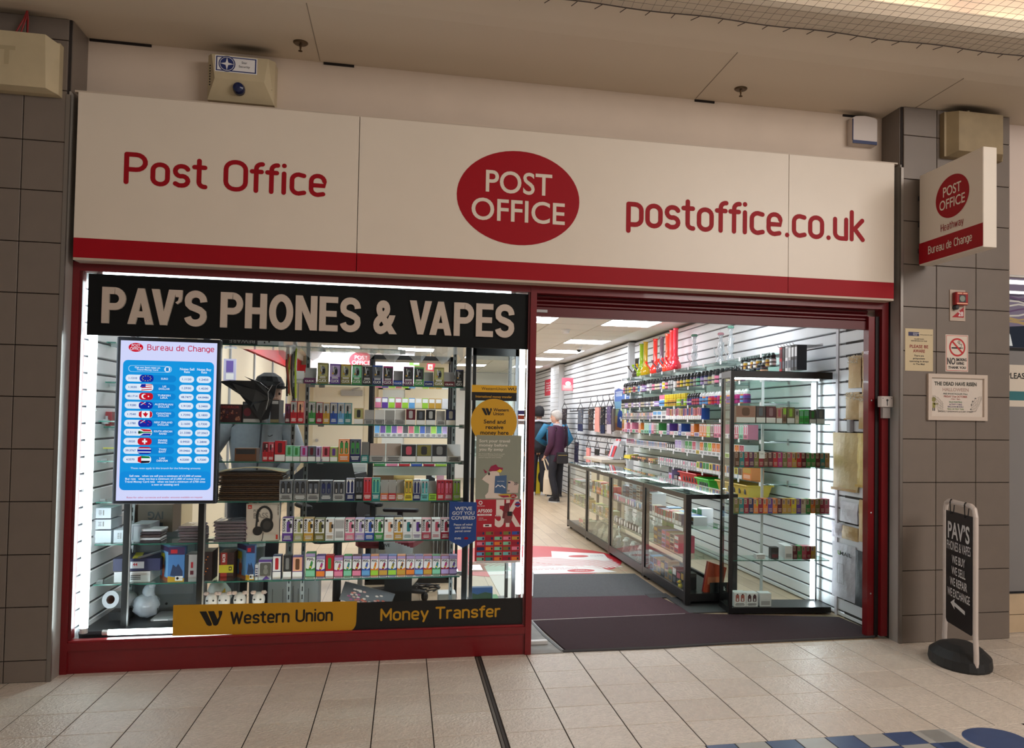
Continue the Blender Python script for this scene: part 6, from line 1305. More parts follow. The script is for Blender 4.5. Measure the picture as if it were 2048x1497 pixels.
wrow(5, [(564, 585.5, 1036, 'purple', B_, 'white', 'charcoal'), (587, 606, 1037, 'khaki', B_, 'white', 'charcoal'), (607, 627, 1037, 'gold', B_, 'white', 'charcoal'), (629, 649, 1038, 'olive', B_, 'lime', 'charcoal'), (651, 668, 1038, 'white', 'bigw', 'tan', 'charcoal'), (669, 689, 1038, 'white', 'plain', 'silver', 'silver'), (690, 709, 1038, 'pink', B_, 'white', 'charcoal'), (710, 729, 1038, 'lilac', B_, 'white', 'charcoal'), (729.5, 748, 1038, 'blue', B_, 'white', 'charcoal'), (749, 767, 1038, 'green', B_, 'lime', 'charcoal'), (768.5, 787, 1038, 'white', 'bigw', 'peach', 'charcoal'), (788, 805.5, 1038, 'gold', B_, 'yellow', 'charcoal'), (806, 824.5, 1038, 'white', 'bigw', 'teal', 'charcoal'), (825, 843, 1038, 'white', 'bigw', 'purple', 'charcoal'), (843.5, 862, 1038, 'rose', B_, 'red', 'charcoal'), (863, 881, 1038, 'white', 'bigw', 'rose', 'charcoal'), (881.5, 899.5, 1038, 'crimson', B_, 'red', 'charcoal')])
X_ = 'pixl'
wrow(6, [(545, 562, 1112, 'navy', 'warn', 'white', 'red'), (566, 583, 1112, 'black', 'warn', 'charcoal', 'grey'), (584.5, 605, 1114, 'purple', 'warn', 'peach', 'brown'), (611, 630.5, 1107, 'green', X_, 'mint', 'green'), (632, 650, 1112, 'purple', X_, 'orange', 'magenta'), (651, 667, 1112, 'red', 'warn', 'red', 'green'), (668, 686, 1115, 'magenta', X_, 'pink', 'rose'), (687, 703.5, 1112, 'green', X_, 'mint', 'teal'), (704.5, 722.5, 1112, 'maroon', X_, 'pink', 'crimson'), (723.5, 740, 1112, 'blue', X_, 'sky', 'blue'), (741, 757, 1112, 'orange', X_, 'lime', 'orange'), (758, 775, 1112, 'purple', X_, 'gold', 'crimson'), (776, 793, 1112, 'blue', X_, 'lime', 'olive'), (794, 811, 1112, 'orange', X_, 'gold', 'brown'), (812, 829, 1112, 'plum', X_, 'orange', 'rose'), (829.5, 846.5, 1112, 'purple', X_, 'sky', 'slate'), (847, 864, 1112, 'red', X_, 'gold', 'orange'), (864.5, 881, 1112, 'green', X_, 'mint', 'teal'), (882, 898, 1112, 'crimson', X_, 'lilac', 'magenta'), (898.5, 914, 1112, 'purple', X_, 'lilac', 'purple')])
# ---- larger goods, left bay.  wbox: photo corners of the front face, standing on shelf n (or height z)
def wbox(name, label, cat, x0p, x1p, yt, n, d, body, prints=None, y=YF, rot=0, z=None, yb=None):
    zz = zsh[n] if z is None else z
    py = at_py(n, (x0p+x1p)/2) if yb is None else yb
    a, b = at(x0p, (yt+py)/2, y=y), at(x1p, (yt+py)/2, y=y); h = at((x0p+x1p)/2, yt, y=y).z-zz; w_ = b.x-a.x
    t = thing(name, ulabel(label), cat, ((a.x+b.x)/2, y+d/2, zz), math.radians(rot)); WL[t.name] = V((0, 0, 0))
    MB().box(-w_/2, -d/2, 0, w_/2, d/2, h, body).build('carton', t, local=True)
    if prints:
        mb = MB(); prints(mb, FY(-d/2, -w_/2), w_, h); mb.build('print', t, local=True)
    return t, w_, h
def pr_label(c): 
    def f(mb, F, w, h): mb.lines(F, w*.3, h*.3, w*.5, h*.8, 4, 'grey').pq(F, w*.55, h*.3, w*.62, h*.8, 'grey')
    return f
wbox('white_box', 'white box on top of the three box stack by left wall', 'box', 186, 222, 1017, 5, .2, (206, 212, 222), pr_label(0), z=at(204, 1039, y=YF).z, yb=1039, y=.34)
wbox('white_box', 'white box in the middle of the three box stack', 'box', 185, 222, 1040, 5, .2, (206, 212, 222), pr_label(0), z=at(204, 1061, y=YF).z, yb=1061, y=.34)
wbox('white_box', 'white box at the bottom of the three box stack', 'box', 184.5, 222, 1062, 5, .2, (210, 216, 226), y=.34)
wbox('white_box', 'single white box right of the three box stack', 'box', 227, 252, 1061, 5, .2, (206, 212, 222), pr_label(0), y=.34)
def p_ivg(mb, F, w, h): mb.text((P3(F, w*.7, h*.65), V((-1, 0, 0)), V((0, 0, -1))), 0, 0, 'IVG', h*.25, 'charcoal', w=w*.36, style='bold', l=-.001)
t, w_, h = wbox('cardboard_box', 'brown cardboard carton behind the screen with upside down letters', 'box', 268, 345, 1010, 5, .2, (112, 92, 76), y=.62, z=.70); MB().text((V((w_*.25, -.1, h*.75)), V((-1, 0, 0)), V((0, 0, -1))), 0, 0, 'IVG', h*.28, 'charcoal', w=w_*.4, style='bold', l=.001).pq(FY(-.1), -w_*.1, h*.2, w_*.25, h*.35, 'charcoal', .001).build('print', t, local=True)
t = thing('stand', ulabel('grey storage unit under the brown cardboard carton'), 'cabinet', (-1.75, .75, 0)); x0 = at(262, 1100, y=.66).x; x1 = at(400, 1100, y=.66).x; MB().box(x0, .66, 0, x1, .9, .70, mat((120, 122, 124))).build('body', t); MB().box(x0+.03, .655, .3, x1-.03, .66, .66, mat((136, 138, 140))).build('door', t); k_ = MB(); [k_.lathe((x0+.15+.07*q, .655, .24), [(.008, 0), (.008, .004)], 'black', 8, 'y') for q in range(2)]; k_.build('hole', t)
wbox('plastic_box', 'grey translucent box beside the shelf upright', 'box', 262, 300, 1049, 5, .2, (150, 152, 158), lambda mb, F, w, h: mb.stroke(F, [(w*.1, h*.1), (w*.1, h*.9), (w*.9, h*.9)], .004, mat('slate'), .001, False), y=.36)
def pile(label, name, cat, x0p, x1p, yt, n, k, cols, d=.2, wrap=True, y=YF, jit=.006):
    a, b = at(x0p, yt+15, y=y), at(x1p, yt+15, y=y); zz = zsh[n]; h = at((x0p+x1p)/2, yt, y=y).z-zz; r = random.Random(int(x0p))
    for i in range(k):
        z0 = zz+h*i/k; j = r.uniform(-jit, jit); j2 = r.uniform(-jit, jit); c = cols[i % len(cols)]
        t = thing(name, ulabel(label % (ordn(i+1) if k > 1 else '')), cat, ((a.x+b.x)/2+j, y+d/2, z0), 0, 'stack of '+label.split(',')[0]); w_ = (b.x-a.x)/2; WL[t.name] = V((0, 0, 0))
        MB().bbox(-w_+abs(j2), -d/2+abs(j), .0, w_-abs(j2), d/2, h/k*.78, mat(c, .35), .004).build('sheet' if not wrap else 'folded_cloth', t, local=True)
        if wrap:
            q = MB(); n_ = 9
            top = [[V((-w_*1.04+2.08*w_*u/n_, -d/2*1.03+d*1.03*v/3, h/k*(.82+r.uniform(0, .14)) if 0 < u < n_ else h/k*.3)) for u in range(n_+1)] for v in range(4)]
            for v in range(3):
                for u in range(n_): q.poly([top[v][u], top[v][u+1], top[v+1][u+1], top[v+1][u]], glassy('cellophane', (238, 236, 240), 1.6, haze=.12, rough=.08))
            for u in range(n_): q.poly([top[0][u], top[0][u+1], top[0][u+1]+V((0, -.003, .002-top[0][u+1].z)), top[0][u]+V((0, -.003, .002-top[0][u].z))], glassy('cellophane', (238, 236, 240), 1.6, haze=.12, rough=.08), True)
            q.build('wrapper', t, local=True)
pile('cellophane wrapped maroon garment in the right hand pile, %s from bottom', 'wrapped_garment', 'garment', 427, 493, 1042, 5, 7, [(82, 44, 62), (96, 60, 76), (70, 40, 58), (110, 84, 92)])
pile('cellophane wrapped maroon garment in the left hand pile, %s from bottom', 'wrapped_garment', 'garment', 356, 402, 1052, 5, 6, [(92, 46, 60), (70, 40, 56), (104, 76, 86)])
pile('thin striped notebook in the small stack, %s from bottom', 'notebook', 'book', 279, 323, 1058, 5, 5, [(60, 50, 56), (200, 200, 206), (74, 60, 60)], wrap=False, d=.14, jit=.004)
# stack of brown card under a cream sheet
pile('brown card sleeve in the tall stack, %s from bottom', 'card_sleeve', 'packaging', 436, 566, 945, 4, 15, [(70, 52, 40), (92, 70, 52), (60, 44, 34)], wrap=False, d=.26, jit=.008)
t = thing('card_sleeve', ulabel('curled cream envelope on top of the brown stack'), 'packaging', (-1.0, .43, at(500, 945, y=YF).z)); a, b, zz = at(436, 945, y=YF).x, at(572, 945, y=YF).x, at(500, 945, y=YF).z
n = 10; rg = [[V((a+(b-a)*i/n, YF+.25*j-.01, zz+.004+.028*math.sin(math.pi*min(1, (i/n)*1.05))*(1-.4*j))) for j in (0, 1)] for i in range(n+1)]; mb = MB()
for i in range(n): mb.poly([rg[i][0], rg[i+1][0], rg[i+1][1], rg[i][1]], mat((206, 192, 160), .5)); mb.poly([rg[i][0], rg[i+1][0], rg[i+1][0]-V((0, 0, .005)), rg[i][0]-V((0, 0, .005))], mat((196, 180, 146), .5), True)
mb.build('paper', t)
# headphone carton
def p_head(mb, F, w, h):
    bk = mat((34, 32, 32), .4); g2 = mat((60, 56, 54), .4)
    mb.pq(F, w*.05, h*.86, w*.17, h*.96, mat((200, 50, 30)), .001).text(F, w*.11, h*.89, 'JBL', h*.03, 'white', al='c', w=w*.08, style='bold', l=.0016).text(F, w*.22, h*.77, 'PURE', h*.07, mat((130, 124, 116)), w=w*.22, style='bold').text(F, w*.22, h*.60, 'BASS', h*.14, mat((140, 132, 124)), w=w*.44, style='bold')
    mb.stroke(F, arc(w*.55, h*.64, w*.22, h*.26, 205, -25, 14), w*.075, bk, .0022).pe(F, w*.63, h*.41, w*.2, h*.19, bk, .004).pe(F, w*.63, h*.41, w*.12, h*.115, g2, .0046).pe(F, w*.35, h*.27, w*.15, h*.12, bk, .0032).stroke(F, [(w*.33, h*.55), (w*.30, h*.3)], w*.06, bk, .003).stroke(F, [(w*.52, h*.22), (w*.5, h*.08), (w*.47, h*.0)], w*.02, bk, .0024, False)
    mb.pq(F, w*.90, h*.03, w*.96, h*.15, mat((200, 50, 30)), .001); mb.text((P3(F, w*.95, h*.95), V((0, 0, -1)), F[1]), 0, 0, 'TUNE 500', w*.04, 'charcoal', w=h*.28, style='bold')
t, w_, h = wbox('headphone_box', 'white headphone box with black headphones printed, leaning on shelf', 'box', 493, 559, 1008, 5, .05, (208, 196, 184), p_head, y=.305)
for o_ in list(t.children): o_.rotation_euler = (math.radians(-6), math.radians(-2), 0)
# lower shelf
def p_shirt(mb, F, w, h): mb.pq(F, w*.2, h*.2, w*.66, h*.75, (206, 210, 220)).text(F, w*.24, h*.35, 'PL', h*.3, 'charcoal', style='bold').text(F, w*.42, h*.4, '44', h*.25, 'red', style='bold')
t, w_, h = wbox('shirt_pack', 'folded navy shirt pack with yellow stripe on white box', 'garment', 226, 320, 1118, 6, .24, (40, 42, 78), p_shirt, y=.33, z=at(250, 1143, y=.33).z, yb=1143)
MB().pp(FZ(h, 0, 0), [(-w_*.1, -.12), (w_*.08, -.12), (-w_*.1, .12), (-w_*.28, .12)], mat((196, 176, 60)), .001).tube([(w_*.0, -.1, h), (w_*.2, -.06, h+.012), (w_*.3, .1, h+.01)], .008, mat((140, 140, 150)), 6).build('stripe', t, local=True)
wbox('white_box', 'flat white carton under the folded navy shirt pack', 'box', 228, 300, 1144, 6, .24, (206, 206, 208), lambda mb, F, w, h: mb.lines(F, w*.45, h*.2, w*.75, h*.7, 3, 'charcoal').pq(F, w*.38, h*.25, w*.43, h*.65, 'charcoal'), y=.33)
def p_toy(mb, F, w, h):
    mb.pq(F, 0, h*.78, w, h, mat((60, 40, 84)), .0006).pp(F, [(0, h*.16), (w, h*.10), (w, 0), (0, 0)], mat((206, 160, 40)), .0008).pq(F, w*.15, h*.82, w*.55, h*.93, 'red', .001).pp(F, [(w*.15, h*.2), (w*.3, h*.5), (w*.5, h*.42), (w*.62, h*.52), (w*.9, h*.3), (w*.9, h*.12), (w*.15, h*.18)], mat((40, 56, 90)), .001).pq(F, w*.45, h*.03, w*.92, h*.16, 'white', .0014).pe(F, w*.6, h*.1, w*.08, h*.04, 'black', .002)
for k, (x0p, x1p, yt, lb) in enumerate(((336, 369, 1095, 'blue and yellow toy building set box beside the shirt pack'), (492, 509, 1092, 'blue toy building set box, farther one near the vape boxes'))):
    t, w_, h = wbox('toy_box', lb, 'toy box', x0p, x1p, yt, 6, .06, (70, 120, 180), p_toy, y=.31)
    d = .14
    m_ = MB().hexa([(-w_/2-.075, .10, 0), (-w_/2, -.03, 0), (-w_/2, .03, 0), (-w_/2-.05, .13, 0), (-w_/2-.075, .10, h), (-w_/2, -.03, h), (-w_/2, .03, h), (-w_/2-.05, .13, h)], (110, 160, 206)); m_.build('side_panel', t, local=True)
    Fs2 = (V((-w_/2-.0755, .0995, 0)), V((.075, -.13, 0)).normalized(), V((0, 0, 1))); L_ = .15
    q = MB().pp(Fs2, [(0, 0), (L_, 0), (L_, h*.12), (0, h*.1)], mat((150, 80, 50)), .001).pq(Fs2, L_*.1, h*.55, L_*.55, h*.78, mat((200, 190, 40)), .001).pe(Fs2, L_*.42, h*.34, L_*.18, h*.16, mat((206, 110, 80)), .0014).pe(Fs2, L_*.42, h*.52, L_*.11, h*.08, mat((226, 190, 150)), .0016).pq(Fs2, L_*.3, h*.1, L_*.55, h*.22, mat((190, 60, 50)), .0014).pq(Fs2, 0, h*.86, L_, h, mat((60, 40, 84)), .001); q.build('side_print', t, local=True)
wbox('toy_box', 'white sided box with small red emblem between toy boxes', 'toy box', 370, 393, 1110, 6, .14, (186, 182, 182), lambda mb, F, w, h: mb.pq(F, w*.5, h*.5, w*.7, h*.72, 'red').pq(F, w*.45, h*.25, w*.75, h*.4, 'maroon').pq(F, 0, 0, w*.3, h, 'charcoal'), y=.31)
wbox('toy_box', 'dark brown box with red specks, behind black upright', 'toy box', 398, 424, 1104, 6, .16, (44, 26, 26), lambda mb, F, w, h: [mb.pe(F, w*(.3+.12*(q % 4)), h*(.12+.1*q), w*.06, h*.02, 'orange', .001, 8) for q in range(8)], y=.32)
def p_ry(mb, F, w, h): mb.pq(F, w*.1, 0, w*.55, h, mat((140, 34, 30))).pq(F, 0, h*.28, w, h*.56, mat((190, 180, 44)), .001).pq(F, w*.68, h*.36, w*.88, h*.5, 'black', .0016).pe(F, w*.78, h*.43, w*.05, h*.04, 'yellow', .002, 8).text((P3(F, w*.42, h*.66), V((0, 0, 1)), -F[1]), 0, 0, 'RACER', w*.2, 'white', w=h*.3, style='bold', l=.001)
wbox('toy_box', 'dark red box with yellow band beside black upright', 'toy box', 438, 467, 1106, 6, .16, (50, 26, 26), p_ry, y=.31)
wbox('toy_box', 'small white and purple box with grey toy window', 'toy box', 517, 543, 1120, 6, .1, (200, 200, 210), lambda mb, F, w, h: mb.pq(F, 0, h*.88, w, h, 'purple').pr(F, w*.1, h*.2, w*.95, h*.84, w*.1, mat((90, 90, 84)), .001).pe(F, w*.55, h*.42, w*.18, h*.16, mat((130, 130, 124)), .0016).pe(F, w*.55, h*.64, w*.13, h*.1, mat((140, 140, 134)), .0016).pp(F, [(w*.3, 0), (w*.6, h*.2), (w*.9, h*.04)], 'purple', .0016), y=.31)
wbox('toy_box', 'slim white box with big letter print, far left of vapes', 'toy box', 510, 516, 1130, 6, .06, (206, 206, 210), lambda mb, F, w, h: mb.lines(F, w*.1, h*.2, w*.9, h*.8, 4, 'navy'), y=.31)
# display base: roll, bags, soft toys
t = thing('wrap_roll', ulabel('roll of white bubble film lying beside the left wall'), 'roll', (-1.62, .36, .2)); a = at(226, 1203, y=.34); rA, rB = .052, .026; pA, pB = V((-1.655, .30, .315)), V((-1.52, .60, .255))
pA = at(221, 1200, y=.33); pB = pA+V((.05, .19, -.04)); mb = MB()
ds = (pB-pA).normalized(); o1 = ds.orthogonal().normalized(); o2 = ds.cross(o1); ringo = lambda p, r_: [p+(o1*math.cos(2*math.pi*j/20)+o2*math.sin(2*math.pi*j/20))*r_ for j in range(20)]
mb.loft([ringo(pA+ds*.02, rB), ringo(pA, rB), ringo(pA, rA), ringo(pB, rA), ringo(pB, rB)], mat((176, 178, 182), .4), cap=False); mb.build('film', t, smooth=False)
MB().loft([ringo(pA+ds*.004, rB), ringo(pB, rB)], mat((110, 70, 56), .7), cap=False).build('core', t)
MB().box(pA.x-.03, .40, .2, pA.x+.08, .52, pB.z-.052, mat('black')).build('cradle', t)
def blob(mb, c, rx, ry, rz, m, seed, n=12, amp=.18):
    r = random.Random(seed); c = V(c); rings = []
    for j in range(1, 8):
        ph = math.pi*j/8; rings.append([c+V((rx*math.sin(ph)*math.cos(2*math.pi*i/n)*(1+r.uniform(-amp, amp)), ry*math.sin(ph)*math.sin(2*math.pi*i/n)*(1+r.uniform(-amp, amp)), -rz*math.cos(ph)*(1+r.uniform(-amp, amp)*.4))) for i in range(n)])
    mb.loft(rings, m)
plast = glassy('carrier_plastic', (225, 228, 234), 1.4, haze=.62, hcol=(206, 212, 222), rough=.1)
t = thing('plastic_bag', ulabel('knotted white carrier bag standing behind the left upright'), 'bag', (-1.5, .46, .2)); p = at(292, 1215, y=.45); mb = MB(); blob(mb, (p.x, .45, .2+.075), .075, .065, .075, plast, 4); mb.build('bag', t, smooth=True); mb = MB(); blob(mb, (p.x+.015, .45, .355), .035, .03, .055, plast, 5); blob(mb, (p.x+.03, .45, .395), .022, .022, .03, plast, 6); mb.build('twisted_neck', t, smooth=True)
t = thing('laptop', ulabel('closed grey laptop lying at the display bottom'), 'laptop', (-1.3, .42, .2)); a, b = at(300, 1238, y=.34), at(352, 1238, y=.34); MB().bbox(a.x, .34, .2, b.x+.06, .56, .214, mat((150, 152, 156), .4), .01).build('body', t); MB().text(FZ(.2145, a.x+.02, .35), 0, 0, 'xx', .01, 'white').pq(FY(.34), a.x+.02, .204, a.x+.1, .21, 'white').build('sticker', t)
t = thing('plastic_bag', ulabel('white and yellow carrier bag above the banner, left'), 'bag', (-1.02, .48, .2)); p = at(437, 1200, y=.47); mb = MB(); blob(mb, (p.x, .47, .312), .07, .06, .11, mat((214, 214, 208), .4), 14); mb.build('bag', t, smooth=True); MB().pp(FY(.405), [(p.x+.0, .26), (p.x+.06, .28), (p.x+.05, .38), (p.x+.03, .35)], mat((206, 170, 50)), .001).build('print', t)
for k, (px, c2) in enumerate(((422, 'red'), (447, 'white'), (478, 'peach'), (516, 'peach'))):
    p = at(px, 1203, y=.34); t = thing('soft_toy', ulabel('white plush toy peeping over the banner, %s from left' % ordn(k+1)), 'toy', (p.x, .36, .2)); mb = MB(); wm = mat((214, 208, 204), .9)
    blob(mb, (p.x, .36, .31), .038, .04, .05, wm, 30+k, amp=.06); mb.build('head', t, smooth=True); mb = MB(); blob(mb, (p.x, .36, .24), .038, .045, .04, wm, 40+k, amp=.06); mb.build('body', t, smooth=True)
    MB().lathe((p.x-.03, .36, .345), [(.012, 0), (.02, .008), (.012, .02)], mat((206, 180, 170)), 8).lathe((p.x+.03, .36, .345), [(.012, 0), (.02, .008), (.012, .02)], mat((206, 180, 170)), 8).build('ear', t); MB().lathe((p.x-.018, .315, .32), [(.006, 0), (.004, .004)], 'black', 8, 'y').lathe((p.x+.018, .315, .32), [(.006, 0), (.004, .004)], 'black', 8, 'y').build('eye', t)
# game boxes and the black fabric on shelf three, mats on the top shelf
def p_game(c):
    def f(mb, F, w, h):
        r = random.Random(5); mb.text(F, w*.5, h*.78, 'HORROR', h*.13, mat((150, 50, 50)), al='c', w=w*.8, style='bold')
        for q in range(26): mb.pe(F, w*r.uniform(.08, .92), h*r.uniform(.1, .65), w*r.uniform(.03, .08), h*r.uniform(.03, .08), mat(r.choice(((110, 40, 36), (150, 84, 60), (70, 40, 60), (160, 110, 90)))), .0008+.0001*q, 7)
    return f
wbox('game_box', 'dark red horror game box at left of shelf', 'box', 438, 483, 809, 2, .2, (60, 24, 30), p_game(0)); wbox('game_box', 'dark game box with white label below black fabric', 'box', 485, 524, 804, 2, .2, (36, 30, 34), lambda mb, F, w, h: mb.pq(F, w*.05, h*.02, w*.9, h*.18, 'silver').pe(F, w*.25, h*.5, w*.2, h*.2, 'maroon').pq(F, w*.05, h*.85, w*.95, h*.96, 'slate'))
wbox('game_box', 'dark grey boxed game standing right of the black fabric', 'box', 541, 558, 800, 2, .2, (40, 38, 42), lambda mb, F, w, h: mb.pq(F, w*.1, h*.82, w*.9, h*.95, 'silver').pq(F, 0, h*.02, w, h*.16, mat((120, 110, 80))))
t = thing('folded_kite', ulabel('black nylon fabric spread like a bat wing on boxes'), 'fabric', (-.98, .28, zsh[2])); bkf = mat((24, 25, 30), .38); y = .285
def fab(pts, dy): return [at(px, py, y=y-dy_) for (px, py), dy_ in zip(pts, dy)]
mb = MB()
for pts in ([(438, 763), (460, 761), (512, 780), (535, 800), (505, 805), (480, 790)], [(460, 761), (508, 762), (530, 775), (545, 800), (535, 800), (512, 780)], [(488, 753), (520, 765), (550, 790), (545, 800), (530, 775), (508, 762)], [(480, 790), (505, 805), (535, 800), (520, 842), (500, 815)], [(535, 800), (545, 800), (537, 838), (520, 842)], [(520, 761), (545, 764), (562, 764), (553, 772), (535, 772)], [(535, 772), (553, 772), (548, 795), (540, 790)]):
    f_ = [at(px, py, y=y-.012*((i*37+px) % 3)) for i, (px, py) in enumerate(pts)]; mb.poly(f_, bkf, True); mb.poly([q_+V((0, .012, 0)) for q_ in f_], bkf)
    for i in range(len(f_)): a_, b_ = f_[i], f_[(i+1) % len(f_)]; mb.poly([a_, b_, b_+V((0, .012, 0)), a_+V((0, .012, 0))], bkf)
mb.build('canopy', t)
MB().tube([at(px, py, y=y-.03) for px, py in ((545, 770), (536, 785), (537, 800), (532, 820))], .0018, mat('silver', .3), 5).build('cord', t)
def p_mat(s): return lambda mb, F, w, h: mb.text((P3(F, w*.97, h*.85), -F[1], -F[2]), 0, 0, s, h*.6, 'white', w=w*.85, style='bold', l=-.0012)
t, w_, h = wbox('door_mat', 'dark folded mat with upside down capitals on top shelf', 'mat', 441, 513, 676, 0, .2, (52, 54, 60)); MB().text((V((w_*.46, -.1, h*.82)), V((-1, 0, 0)), V((0, 0, -1))), 0, 0, 'BEWARE', h*.6, 'silver', w=w_*.72, style='bold', l=.0012).build('print', t, local=True)
wbox('white_box', 'flat white carton with small marks on top shelf', 'box', 515, 558, 677, 0, .2, (206, 210, 212), lambda mb, F, w, h: mb.pq(F, w*.3, h*.25, w*.36, h*.5, 'charcoal').pq(F, w*.5, h*.4, w*.58, h*.7, 'charcoal'))
t = thing('plastic_film', ulabel('crumpled clear white plastic film draped along window top'), 'plastic sheet', (-.1, .32, 1.9)); n = 34; a, b = at(560, 690, y=.3).x, .36; rr = random.Random(8); mb = MB(); pf = glassy('film_plastic', (236, 240, 242), 1.4, haze=.42, hcol=(240, 244, 248), rough=.15)
rows_ = [[V((a+(b-a)*i/n, .17+.03*j+rr.uniform(-.012, .012), 1.99-.042*j*(1.25+math.sin(i*1.3)*.3)+.0+rr.uniform(-.006, .006))) for i in range(n+1)] for j in range(4)]
for j in range(3):
    for i in range(n): mb.poly([rows_[j][i], rows_[j+1][i], rows_[j+1][i+1], rows_[j][i+1]], pf)
mb.build('sheet', t, smooth=True)
t = thing('lanyard', ulabel('bunch of black and lime lanyards hanging beside uprights'), 'lanyard', (-.72, .27, 1.6)); ld = random.Random(9)
for k, (px, c) in enumerate(((574, (40, 40, 44)), (578, (150, 160, 40)), (584, (48, 44, 44)), (589, (60, 60, 60)), (592, (170, 190, 60)), (576, (140, 60, 40)))):
    yb_p = 800-ld.randint(0, 14); MB().tube([at(px+ld.uniform(-2, 2), 694+(yb_p-694)*q/5, y=.275-.004*k) for q in range(6)], .006, mat(c), 5).build('strap', t)
MB().box(at(572, 694, y=.27).x, .262, at(572, 694, y=.27).z-.004, at(596, 694, y=.27).x, .272, at(572, 694, y=.27).z+.012, mat('silver')).build('hook', t)
wbox('vape_box', 'small red box on short glass shelf by left wall', 'box', 208, 224, 824, 2, .1, (150, 40, 46), lambda mb, F, w, h: mb.pq(F, w*.1, h*.3, w*.5, h*.7, 'silver'), y=.45, z=at(215, 852, y=.45).z, yb=852)
for k, (py, lb) in enumerate(((682, 'short glass wall shelf high beside the lit screen'), (762, 'second short glass wall shelf beside the lit screen'), (852, 'short glass wall shelf carrying the small red box'), (894, 'short glass wall shelf with yellowed front'), (1000, 'short glass wall shelf above the three white boxes'))):
    a, b = at(200, py, y=.42), at(232, py, y=.42); t = thing('wall_shelf', ulabel(lb), 'shelf', (-1.7, .42, a.z)); MB().box(-1.785, .42, a.z-.012, b.x, .62, a.z-.004, m_shg).box(-1.785, .417, a.z-.012, b.x, .42, a.z-.004, m_edge if k != 3 else mat((190, 180, 70))).build('glass_panel', t); MB().box(-1.787, .5, a.z-.03, -1.6, .506, a.z-.013, mat('silver', .3, metal=.5)).build('bracket', t)
# narrow black glass cabinet behind the stickers
t = thing('display_cabinet', ulabel('narrow black glass cabinet behind the round yellow sticker'), 'cabinet', (.57, .55, .2)); x0, x1, y0, y1 = .432, .735, .34, .74
for x in (x0, x1-.022):
    for y in (y0, y1-.022): MB().box(x, y, .2005, x+.022, y+.022, 1.95, m_bk if x == x0 else mat((120, 124, 130), .3, metal=.6)).build('post', t)
MB().box(x0, y0, 1.87, x1, y1, 1.92, m_bk).box(x0+.02, y0+.02, 1.868, x1-.02, y1-.02, 1.8695, mat((120, 126, 130), .2)).build('top_frame', t); MB().box(x0+.022, y0+.02, .2005, x1-.022, y1-.02, .215, m_bk).build('base', t)
czz = [at(980, py, y=.4).z for py in (818, 911, 1140)]
for z in czz: MB().box(x0+.024, y0+.024, z-.006, x1-.024, y1-.024, z, m_shg).build('shelf', t)
MB().box(x0+.024, y0+.004, .215, x1-.024, y0+.008, 1.87, m_pane).build('front_glass', t)
for lb_, zi, its in (('upper', None, 0),): pass
for i in range(6): goods(('ph', i % 2), k_carton(.044, .09, .12, 'white', 'plain', 'silver', 'white'), 'phone_box', (.47+.045*i, .5, czz[0]), ulabel('white phone box, %s from left behind the small yellow sticker' % ordn(i+1)), 'box', 'white phone boxes in narrow cabinet')
for i in range(4): goods(('ph2', i % 2), k_carton(.06, .09, .10, 'white', 'plain', 'silver', 'silver'), 'phone_box', (.485+.066*i, .5, czz[1]), ulabel('pale phone box, %s from left on the second cabinet shelf' % ordn(i+1)), 'box', 'pale phone boxes in narrow cabinet')
t = thing('product_tray', ulabel('green plastic tray at the bottom of the narrow cabinet'), 'tray', (.55, .5, .2155)); MB().loft([[(.46, .4, .2155), (.64, .4, .2155), (.64, .6, .2155), (.46, .6, .2155)], [(.455, .39, .25), (.645, .39, .25), (.645, .61, .25), (.455, .61, .25)]], (60, 150, 70)).build('tub', t)
t = thing('game_box', ulabel('blue picture box standing in the green tray'), 'box', (.54, .46, .251)); MB().box(.46, .45, .2505, .60, .50, .33, (60, 90, 150)).build('carton', t); MB().pp(FY(.45), [(.465, .255), (.595, .255), (.595, .29), (.55, .30), (.50, .285), (.465, .295)], (60, 80, 60)).build('print', t)
t = thing('poster_tube', ulabel('dark picture box leaning at bottom of display, flower print'), 'box', (-.2, .42, .2)); p = [at(px, py, y=.42) for px, py in ((678, 1200), (690, 1165), (790, 1190), (775, 1225))]
mb = MB(); mb.loft([[p[0], p[3], p[2], p[1]], [q_+V((0, .03, 0)) for q_ in (p[0], p[3], p[2], p[1])]], mat((52, 50, 54), .3)); mb.build('carton', t); Fq = (p[0], (p[3]-p[0]).normalized(), (p[1]-p[0]).normalized()); L_ = (p[3]-p[0]).length; H_ = (p[1]-p[0]).length; mb = MB(); rr = random.Random(4)
for q in range(34): mb.pe(Fq, L_*rr.uniform(.15, .85), H_*rr.uniform(.15, .8), .012, .006, mat(rr.choice(((196, 150, 140), (150, 60, 110), (206, 190, 180), (180, 90, 70)))), .001+.0001*q, 6)
mb.build('print', t)
# ================================================================== back of the shop, seen through window and doorway
struct(MB().box(-2.05, 11.5, 0, .95, 11.6, ZC, m_cream), 'wall_office_back')
d2 = struct(MB().box(-1.80, 11.44, 0, -1.70, 11.5, 2.06, m_cream).box(-.76, 11.44, 0, -.66, 11.5, 2.06, m_cream).box(-1.80, 11.44, 2.06, -.66, 11.5, 2.16, m_cream), 'door_2')
MB().box(-1.70, 11.455, .01, -.76, 11.495, 2.06, mat((236, 230, 214), .45)).build('door_leaf', d2); MB().box(-1.2, 11.40, 1.86, -.80, 11.455, 1.96, mat('silver', .35, metal=.3)).tube([(-1.0, 11.41, 1.97), (-.85, 11.42, 2.03)], .012, mat('silver'), 5).build('door_closer', d2); MB().lathe((-1.62, 11.455, 1.0), [(.01, 0), (.01, .03), (.03, .035), (.03, .06)], 'silver', 10, 'y').build('handle', d2)
